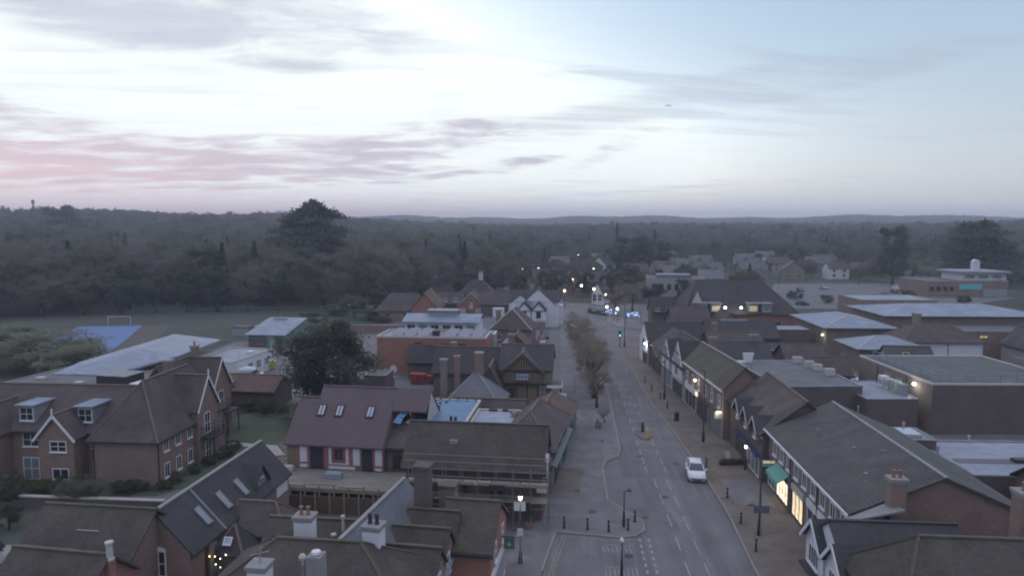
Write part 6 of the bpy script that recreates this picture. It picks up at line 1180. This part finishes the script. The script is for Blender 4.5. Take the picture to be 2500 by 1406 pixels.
# distant street lamps along the bend
for x_,y_,h_,m_,l_ in ((-19,296,5,'bulb_white','far street lamp left of the road beyond the bend, lowest on the left'),(-12.2,299,5,'bulb_white','far street lamp before the white house with two chimneys'),(-15.2,318,5.6,'bulb_small','dim far street lamp left of the bend'),(-.4,200,5,'bulb_orange','warm street lamp right behind the white gabled house'),(2.3,239,5,'bulb_white','white street lamp in the middle of the far bend'),(8.4,206,5,'bulb_warm','street lamp left of the white gable at the far bend'),(11.0,190,5,'bulb_warm','street lamp beside the brown tree at the far bend'),
    (10.6,177,3.2,'bulb_white','low white lamp over the left festive lights'),(12.9,172,3.4,'bulb_white','bright low lamp between the festive lights'),(27,410,6,'bulb_small','tiny far lamp on the horizon side of the bend'),(15,405,6,'bulb_small','tiny far lamp in the middle of the dark trees beyond the bend'),(7,400,6,'bulb_small','tiny far lamp left of the two beyond the bend'),(-118,262,6,'bulb_small','tiny lamp right below the big cedar'),(-148,196,3,'bulb_small','tiny lamp at the left edge of the wood'),(-127,190,4,'bulb_small','tiny lamp in the wood behind the blue court'),(101,310,5,'bulb_small','tiny lamp among the far houses behind the car park'),(5,222,4.5,'bulb_warm','warm street lamp low beside the far white gable'),(-8,275,5,'bulb_small','small warm lamp left of the middle of the far bend'),(-22,345,6,'bulb_small','small lamp behind the white house with two chimneys'),(40,300,5,'bulb_small','tiny warm lamp among the roofs right of the far bend'),(-40,420,6,'bulb_small','tiny far lamp in the trees left of the bend'),(12,300,5,'bulb_small','tiny warm lamp above the festive lights')):
    b_=empty('far_street_lamp',(x_,y_,float(height(x_,y_))),0,l_,'street lamp'); k=max(.16,.0017*y_)*(.6 if 'small' in m_ else 1)
    MB().cyl((0,0),.07,.05,0,h_,6).build('column','metal_dark',b_); MB().lathe([(.02,h_),(k,h_+k),(k*.7,h_+1.7*k),(.02,h_+2*k)],n=8).build('bulb',m_,b_)
    if 'small' not in m_: lampglow(b_,(0,-.3,h_-.2),60)
# car park lamps and shrubs come with the trees below

# ================================================================== far houses
def small_house(label,x,y,rz,w,d,ze,zr,wall,roof,axis='x',group='far suburban houses',name='far_house',extra=None):
    b=B(name,label,'house',x,y,rz,w,d,group=group); b['o'].location.z=float(height(x,y)); x0,x1,y0,y1=b['fp']
    walls(b,x0,x1,y0,y1,-.4,ze,wall,axis,zr); roof_g(b,x0,x1,y0,y1,ze,zr,axis,roof,.3,ridge=None)
    for xx in (-w*.25,w*.25): win(b,'s',xx,1.2,1.2,1.1,2,1,'offwhite','glass'); win(b,'s',xx,ze-1.5,1.2,1.1,2,1,'offwhite','glass')
    chimney(b,w*.3,0,zr-.6,zr+1.0,.7,.6,'brick_brown',0,None); return b
HOUSES=[(-20.5,325,0,11,8,4.6,7.5,'render_white','tile_brown','x','white house with two white chimneys beyond the bend'),(18.5,340,-35,8,9,5,8.6,'render_white','tile_dark','y','white gabled house at the far end of the road'),
 (-8,262,12,10,8,4,7.5,'brick_brown','tile_brown','x','brown far house left of the bend'),(8,252,-8,14,8,4,7.2,'brick_red','tile_brown','x','long brick house at the far bend with small dormers'),(11,215,-20,3.4,8,3.6,6.6,'render_white','tile_dark','y','house with narrow white gable at the far bend'),
 (44,282,-12,12,9,5,8,'brick_buff','slate','x','far house with pale brick gable behind the council block'),(62,308,8,13,8,4.6,8,'render_grey','slate','x','wide grey roofed far house behind the mansard block'),(53,262,4,10,8,4.6,7.6,'render_grey','slate_blue','x','blue grey roofed far house behind the mansard block'),(70,262,-16,9,8,4.4,7.6,'brick_buff','tile_brown','y','far house with gable behind the dark cone shaped tree'),
 (84,318,6,12,8,4.6,7.8,'brick_buff','slate','x','left one of the far houses behind the car park'),(101,314,-10,9,9,4.6,8.2,'brick_buff','tile_red','y','far house with pale gable behind the car park'),(122,320,4,9,7,4.8,7.4,'render_white','tile_brown','x','white far house behind the middle of the car park'),(133,322,0,9,7,4.6,7.2,'brick_buff','tile_brown','x','buff far house right of the white one behind the car park'),
 (72,375,5,12,8,4.6,7.6,'render_grey','slate','x',None),(90,352,-8,12,8,4.6,7.8,'brick_buff','slate','x',None),(108,358,10,11,8,4.6,7.6,'render_grey','tile_brown','x',None),(128,360,-4,12,8,4.6,7.8,'brick_buff','slate','x',None),(58,345,-6,12,8,4.6,7.6,'brick_buff','slate','x',None),(100,392,12,12,8,4.6,7.6,'render_grey','slate','x',None),(140,385,0,12,8,4.6,7.6,'brick_buff','tile_brown','x',None),(45,320,14,11,8,4.6,7.6,'brick_buff','tile_brown','x',None),(30,300,-4,10,8,4.6,7.6,'brick_red','tile_brown','x',None),(-4,360,6,11,8,4.6,7.6,'render_grey','slate','x',None),(60,420,-4,12,8,4.6,7.6,'render_grey','slate','x',None),(20,395,3,11,8,4.6,7.6,'brick_buff','slate','x',None),(118,420,3,11,8,4.6,7.6,'render_white','slate','x',None),
 (-330,640,20,14,9,6,10,'render_white','slate','x','left one of the white houses high in the wood left of the cedar'),(-308,640,-10,12,9,6,10,'render_white','slate','x','right one of the white houses high in the wood left of the cedar'),(-88,470,10,12,9,5,9,'render_white','slate','x','pale house in the trees right of the cedar'),(-28,600,0,16,9,6,9,'render_white','slate','x','pale building far off in the trees beyond the middle'),(255,470,-10,12,9,5,9,'render_white','slate','x','pale house in the trees at the far right'),(-64,300,-14,11,9,5,8,'render_grey','slate_blue','x','blue roofed house behind the cedar')]
EXC=[(39.5,164.5,16),(36,230,13),(131,252,24),(55,141,13),(80,151,19),(82,137,17),(66,128,10),(98,122,12),(75,166,12),(-26,190,8),(-42,174,9),(-36,176,8),(-32,192,7),(-18,186,8),(-26,203,9),(-8,168,10),(24,171,8),(10,188,9),(82,126,8)]
ORDH='first second third fourth fifth sixth seventh eighth ninth tenth eleventh twelfth thirteenth'.split()
for h_ in HOUSES:
    x_,y_,rz,w_,d_2,ze,zr,wm,rm,ax,lab=h_
    if lab is None: lab='distant suburban house, '+ORDH[sorted(h[0]/h[1] for h in HOUSES if h[10] is None).index(x_/y_)]+' from the left among those behind the shops'; gr='distant suburban houses'
    else: gr=None
    b=small_house(lab,x_,y_,rz,w_,d_2,ze,zr,wm,rm,ax,gr); EXC.append((x_,y_,w_*.75+3))
    if 'two white chimneys' in lab: chimney(b,-3.6,-1,5,10.5,1.3,1.0,'render_white',0,None); chimney(b,2.6,-1,5,10.5,1.3,1.0,'render_white',0,None)
b_=empty('radio_mast',(-571,695,float(height(-571,695))),0,'thin lattice radio mast on the wooded ridge at the far left','mast'); m_=MB()
for a in range(3): m_.bar((1.2*math.cos(a*2.1),1.2*math.sin(a*2.1),0),(.5*math.cos(a*2.1),.5*math.sin(a*2.1),24),.4)
for k in range(8): 
    z_=k*3; q=1.2-.03*z_
    for a in range(3): m_.bar((q*math.cos(a*2.1),q*math.sin(a*2.1),z_),(q*math.cos(a*2.1+2.1),q*math.sin(a*2.1+2.1),z_+3),.2)
m_.build('lattice','steel',b_); MB().box(-1.4,1.4,-.6,.6,19,23).build('antenna','steel',b_)
# aeroplane low over the horizon
b_=empty('aeroplane',(575,4020,690),R(80),'tiny dark aeroplane in the sky right of the middle','aeroplane')
MB().tube([(0,-17,0),(0,-14,0),(0,10,0),(0,17,.8)],[.3,2.0,2.0,.3],10).build('fuselage','metal_grey',b_,smooth=True)
MB().add([(0,-4,-.6),(16,5,.3),(16,7,.3),(0,4,-.6),(0,-4,-.2),(16,5,.5),(16,7,.5),(0,4,-.2)],[(0,1,2,3),(7,6,5,4),(0,4,5,1),(1,5,6,2),(2,6,7,3)]).add([(0,-4,-.6),(-16,5,.3),(-16,7,.3),(0,4,-.6),(0,-4,-.2),(-16,5,.5),(-16,7,.5),(0,4,-.2)],[(3,2,1,0),(4,5,6,7),(1,5,4,0),(2,6,5,1),(3,7,6,2)]).build('wing','metal_grey',b_); MB().add([(-.2,11,1),(-.2,17,1),(-.2,18,6.5),(-.2,15.5,6.5),(.2,11,1),(.2,17,1),(.2,18,6.5),(.2,15.5,6.5)],[(0,1,2,3),(7,6,5,4),(0,4,5,1),(1,5,6,2),(2,6,7,3),(3,7,4,0)]).build('tail_fin','metal_grey',b_)
# ================================================================== individual trees and shrubs
tree('large dark evergreen tree between the lawn and the bin yard',-31.2,86.0,'yew',14.4,13.4,name='evergreen_tree')
tree('huge dark cedar standing above the woodland skyline',-102,268,'cedar',32.5,27,name='cedar_tree',dense=2)
for k,(x_,y_,h_,w_,l_) in enumerate(((4.3,91.5,6.6,5.6,'nearest brown bare street tree left of the road'),(4.0,96.5,8.6,7.6,'largest brown bare street tree left of the road'),(4.2,102.0,8.8,8.0,'third brown bare street tree left of the road'),(4.0,108.0,8.4,7.6,'fourth brown bare street tree left of the road'),(3.6,115,7.6,6.8,'brown bare street tree left of the green traffic light'),(3.2,122,7.6,7.0,'brown bare street tree behind the left traffic light'),(2.6,129,8.0,7.4,'second farthest brown bare street tree left of the road'),(2.0,136,8.0,7.4,'farthest brown bare street tree left of the road'))): tree(l_,x_,y_,'autumn',h_,w_,k%3,'street_tree',group='brown street trees',dense=1.5,z=.1)
tree('brown leaved tree above the festive lights at the bend',13.6,186,'autumn',10.0,11.0,1,'street_tree',dense=1.6)
tree('brown leaved tree right of the festive lights',19,196,'autumn',9.0,8,2,'street_tree')
tree('dark round evergreen behind the festive lights',18.5,236,'dark',10,13,1,'evergreen_tree')
tree('big dark evergreen mass above the far end of the road',34,345,'dark',20,26,0,'evergreen_tree',dense=2); tree('dark evergreen left of the big mass above the road',24,352,'dark',15,15,1,'evergreen_tree'); tree('dark evergreen right of the big mass above the road',50,362,'dark',17,15,2,'evergreen_tree')
tree('tall narrow conifer rising to the skyline beyond the road',33,450,'conifer',25,13,0,'conifer_tree')
tree('conifer right of the tall narrow one beyond the road',58,455,'conifer',20,14,0,'conifer_tree')
tree('broad dark tree on the right skyline, left of the pair',134,292,'dark',25.5,15,0,'evergreen_tree',dense=2); tree('broad dark tree on the right skyline, right of the pair',178,312,'cedar',25.0,26,1,'evergreen_tree'); tree('dark companion tree behind the right hand skyline tree',190,312,'dark',19,16,1,'evergreen_tree')
tree('dark conifer at the right edge beside the library',146,218,'cedar',15.5,13,2,'conifer_tree'); tree('rounded yellowish tree behind the library tower',141,276,'sage',12,12,0,'tree')
tree('dark cone shaped tree beside the wide grey roof',64.5,246,'conifer',11,9.5,0,'conifer_tree',dense=1.5); tree('dark upright evergreen before the wood left of the middle',-44,200,'dark',11.5,8.5,1,'evergreen_tree')
tree('rounded tree crown on the left skyline',-388,500,'dark',27,34,2,'tree')
for k,(x_,y_,h_,w_,l_) in enumerate(((-90,110,7.6,19,'largest pale bushy tree beside the school hall at the left edge'),(-80,103,5.6,11,'low pale bush right in front of the school hall'),(-103,116,7.4,17,'pale bushy tree at the left edge behind the largest one'))): tree(l_,x_,y_,'dome',h_*1.1,w_,k,'bushy_tree',group='pale bushy trees')
for k,(x_,y_,h_,w_,l_) in enumerate(((-15,226,9,9,'dark evergreen left of the far bend behind the white house'),(-25,238,11,10,'taller dark evergreen left of the far bend'),(-4,247,9,9,'dark evergreen in the middle of the far bend'),(-33,222,10,10,'dark evergreen beside the woodland villa'),(27,212,8,8,'dark evergreen before the grey council block'),(24,262,10,11,'dark evergreen behind the council block'))): tree(l_,x_,y_,'dark',h_,w_,k%3,'evergreen_tree'); EXC.append((x_,y_,3))
# car park
for k,(x_,y_,l_) in enumerate(((76,232,'round shrub tree at the left edge of the car park'),(82,222,'dark round shrub in the car park beside the blue car'),(92,228,'shrub in the middle of the car park'),(113,236,'small dark shrub right of the middle of the car park'),(125,225,'shrub before the library'))): tree(l_,x_,y_,'bush',4.2-.5*(k%3),5.0-.6*(k%3),k%2,'shrub','shrub')
for k,(x_,y_,l_) in enumerate(((88,290,'leftmost car park lamp along the hedge'),(121,292,'middle car park lamp along the hedge'),(146,294,'rightmost car park lamp along the hedge'))): column(l_,x_,y_,6.0,(0,-1),'offwhite',0,.12,L_=.8)
# shrubs round the apartment block and lawn
ORD='first second third fourth fifth sixth seventh eighth ninth tenth eleventh twelfth thirteenth fourteenth'.split()
SH=[(-56,57.6,1.6),(-53.5,59.0,1.5),(-50.6,58.2,1.3),(-48.2,57.6,1.5),(-46.2,58.6,1.8),(-44.2,57.9,1.2),(-41.8,58.6,1.1),(-40.0,58.8,1.4),(-37.6,59.6,1.0),(-37.5,61.6,1.1),(-37.3,64.0,.9),(-36.6,66.4,1.1),(-36.4,68.6,1.2),(-36.8,71.0,1.2)]
for q_,(x_,y_,s_) in enumerate(SH): tree('low green shrub, '+ORD[q_]+' from the left along the foot of the apartment block',x_,y_,'bush',s_*1.25,s_*1.6,int(s_*10)%2,'shrub','shrub','shrubs along the apartment block',z=0)
for k,(x_,y_,s_,l_) in enumerate(((-32.0,79.5,2.6,'yellow green shrub at the right end of the lawn'),(-34.5,83.2,2.2,'green shrub behind the lawn before the garage'),(-38.5,85.5,2.0,'green shrub in the far corner of the lawn'),(-30.2,74.5,1.6,'small shrub beside the end of the garden path'),(-28.9,77,2.4,'green shrub below the dark evergreen tree'),(-42,86.0,1.8,'shrub beside the far balcony gable'))): tree(l_,x_,y_,'bush' if k else 'sage',s_*1.3,s_*1.7,k%2,'shrub','shrub',z=0)
for k,(x_,y_,l_) in enumerate(((-43.6,55.2,'bare brown shrub leaning over the garden wall'),(-41.6,55.6,'second bare brown shrub over the garden wall'),(-48.8,54.5,'dark ivy covered bush before the garden wall'),(-54,53.5,'dark bush at the far left before the garden wall'),(-51.5,50.5,'dark bush with a pale bird box at the left edge'),(-37.8,51,'small bush behind the mossy cottage'),(-22.0,41.2,'bushy plant with fairy lights beside the brick cottage'),(-45.5,50.5,'dark leafy bush in the garden left of the mossy cottage'),(-42.0,44.8,'dark leafy bush beside the garden path'),(-39.5,40.5,'low bush by the low mossy cottage at the left edge'))): tree(l_,x_,y_,('bare','bare','dark','dark','dark','bush','dark','dark','dark','bush')[k],2.6+.3*(k%3),2.6,k%3,'shrub','shrub',z=0)
tree('brown bush by the small tree on the pavement bench',4.9,84.5,'autumn',2.4,2.0,0,'street_tree',cat='tree',z=.1)
# tree row along the field edge and behind the village houses, each its own tree
rng=np.random.default_rng(11)
EDGE=[(-150,168),(-141,172),(-132,176),(-124,180),(-115,182),(-107,184),(-99,186),(-91,188),(-83,190),(-75,191),(-67,192),(-59,195),(-53,190),(-50,205),(-146,182),(-128,190),(-110,196),(-92,199),(-74,203),(-60,210)]
for k,(x_,y_) in enumerate(EDGE):
    kd=('bare','round','dark','round','bare','dark')[int(rng.integers(0,6))]; fr=k<14
    tree({'bare':'bare grey brown','round':'dull green','dark':'dark evergreen'}[kd]+' tree, '+(ORD[k] if fr else ORD[k-14])+' from left in the '+('front' if fr else 'second')+' row of the wood',x_,y_,kd,float(rng.uniform(11,16.5) if k not in (12,) else 7),float(rng.uniform(8.5,11.5)),int(rng.integers(0,3)),'woodland_tree',group='front trees of the wood')
    EXC.append((x_,y_,3.5))
for k,(x_,y_,kd,h_,w_) in enumerate(((-56,176,'round',6.5,7.5),(-51,171,'bush',4.6,7),(-63,181,'bush',4.4,8),(-47,168,'bush',2.6,5),(-38,167,'bush',2.6,4),(-60,158,'round',4.5,6.5))): tree(('rounded bushy tree left of the long brown house','green bush left of the long brown house','low hedge bush at the field edge before the wood','low shrub before the long brown house','low shrub before the big gabled barn','bushy tree beside the green classroom')[k],x_,y_,kd,h_,w_,k%2,'shrub' if 'shrub' in ('x','shrub')[k>2] else 'tree','shrub')

# ================================================================== woodland as far as the skyline: one mass, real crowns on every point
def road_d(x,y):
    rl=[(8,150),(6,170),(5,185),(2,205),(-6,228),(-15,248),(-28,271),(-47,294)]
    return min(math.hypot(x-a,y-b_) for a,b_ in rl)
pts=[];sc=[];ix=[];ro=[]
rng=np.random.default_rng(3)
def put(x,y,s,k,w=None): pts.append((x,y,float(height(x,y))-.3)); sc.append(s); ix.append(k); ro.append(float(rng.uniform(0,6.28)))
r=165.0
while r < 1180:
    step = 7.2+ r*.0035; n=int(R(124)*r/step)
    for i in range(n):
        a=R(-64)+R(124)*(i+rng.uniform(-.45,.45))/n; rr=r+rng.uniform(-.5,.5)*step; x=rr*math.sin(a); y=rr*math.cos(a)
        if y < 150: continue
        edge=np.interp(x,[-400,-160,-141,-120,-89,-56,-48,-20,-10],[120,150,172,190,198,206,212,214,236])
        if x < -10:
            if y < edge+4: continue
            pr=.96 if (x < -60 or y > 330) else .6
        elif rr < 450:
            if y < 205 or (64<x<165 and y<302) : continue
            if x>165 and y>215: pr=.75
            else: pr=.42 if y<300 else .6
        else: pr=.95
        if rng.uniform()>pr or road_d(x,y)<10: continue
        if any((x-a_)**2+(y-b_)**2 < q*q for a_,b_,q in EXC): continue
        q=rng.uniform(); k=0 if q<.40 else (1 if q<.78 else (2 if q<.95 else 3))
        if x>=-10 and rr<450: s=rng.uniform(.45,.85); k=0 if q<.5 else (1 if q<.7 else 2)
        elif x<-30 and rr<520: s=rng.uniform(.95,1.5)
        else: s=rng.uniform(.85,1.3)
        if k==3: s*=1.1
        elif rng.uniform()<.06: s*=1.22
        put(x,y,s,k)
    r += step*.86
r=1200.0
while r < 2560:
    step=15+(r-1200)*.004; n=int(R(116)*r/step)
    for i in range(n):
        a=R(-60)+R(116)*(i+rng.uniform(-.45,.45))/n; rr=r+rng.uniform(-.5,.5)*step
        put(rr*math.sin(a),rr*math.cos(a),rng.uniform(1.2,1.8),int(rng.choice([0,1,2],p=[.5,.35,.15])))
    r += step*(1.6 if r<2000 else .9)
me=bpy.data.meshes.new('woodland'); me.from_pydata(pts,[],[])
for nm,dat,ty in (('tsc',sc,'FLOAT'),('tix',ix,'INT'),('tro',ro,'FLOAT')): me.attributes.new(nm,ty,'POINT').data.foreach_set('value',dat)
wood=tag(link(bpy.data.objects.new('woodland',me)),'dull green and grey brown wood covering the hills to the skyline','woodland',kind='stuff')
ng=bpy.data.node_groups.new('scatter_trees','GeometryNodeTree'); ng.interface.new_socket('Geometry',in_out='INPUT',socket_type='NodeSocketGeometry'); ng.interface.new_socket('Geometry',in_out='OUTPUT',socket_type='NodeSocketGeometry')
N=ng.nodes; gi=N.new('NodeGroupInput'); go=N.new('NodeGroupOutput'); iop=N.new('GeometryNodeInstanceOnPoints'); jn=N.new('GeometryNodeJoinGeometry')
def crown_of(kind):
    me_=proto(kind,0)[1]
    for o in bpy.data.objects:
        if o.data is me_: return o
    t=tree('%s tree far in the wood'%kind,-200+10*len(kind),420,kind,14,10,0,'woodland_tree',group='front trees of the wood'); return [c for c in t.children if c.name.startswith('crown')][0]
for kd in ('conifer','dark','bare','round'):
    oi=N.new('GeometryNodeObjectInfo'); oi.inputs['Object'].default_value=crown_of(kd); oi.transform_space='ORIGINAL'; oi.inputs['As Instance'].default_value=True
    ng.links.new(oi.outputs['Geometry'],jn.inputs[0])
def attr(nm,ty):
    n=N.new('GeometryNodeInputNamedAttribute'); n.data_type=ty; n.inputs['Name'].default_value=nm; return n.outputs['Attribute']
ng.links.new(gi.outputs[0],iop.inputs['Points']); ng.links.new(jn.outputs[0],iop.inputs['Instance']); iop.inputs['Pick Instance'].default_value=True
ng.links.new(attr('tix','INT'),iop.inputs['Instance Index']); ng.links.new(attr('tsc','FLOAT'),iop.inputs['Scale'])
cx_=N.new('ShaderNodeCombineXYZ'); ng.links.new(attr('tro','FLOAT'),cx_.inputs[2]); ng.links.new(cx_.outputs[0],iop.inputs['Rotation'])
ng.links.new(iop.outputs[0],go.inputs[0])
md=wood.modifiers.new('scatter','NODES'); md.node_group=ng
print('woodland trees',len(pts),'objects',len(bpy.data.objects))

# ================================================================== the air
hz_=tag(MB().box(-3500,3500,-300,3500,-3,75).build('haze','field'),'thin pale morning haze over the town','haze',kind='stuff')
hm=bpy.data.materials.new('haze_air'); hm.use_nodes=True; t=hm.node_tree; t.nodes.clear(); mo=t.nodes.new('ShaderNodeOutputMaterial'); pv=t.nodes.new('ShaderNodeVolumePrincipled')
pv.inputs['Color'].default_value=(.82,.86,1.0,1); pv.inputs['Density'].default_value=.00042; pv.inputs['Anisotropy'].default_value=0.0; t.links.new(pv.outputs[0],mo.inputs['Volume'])
hz_.data.materials.clear(); hz_.data.materials.append(hm)
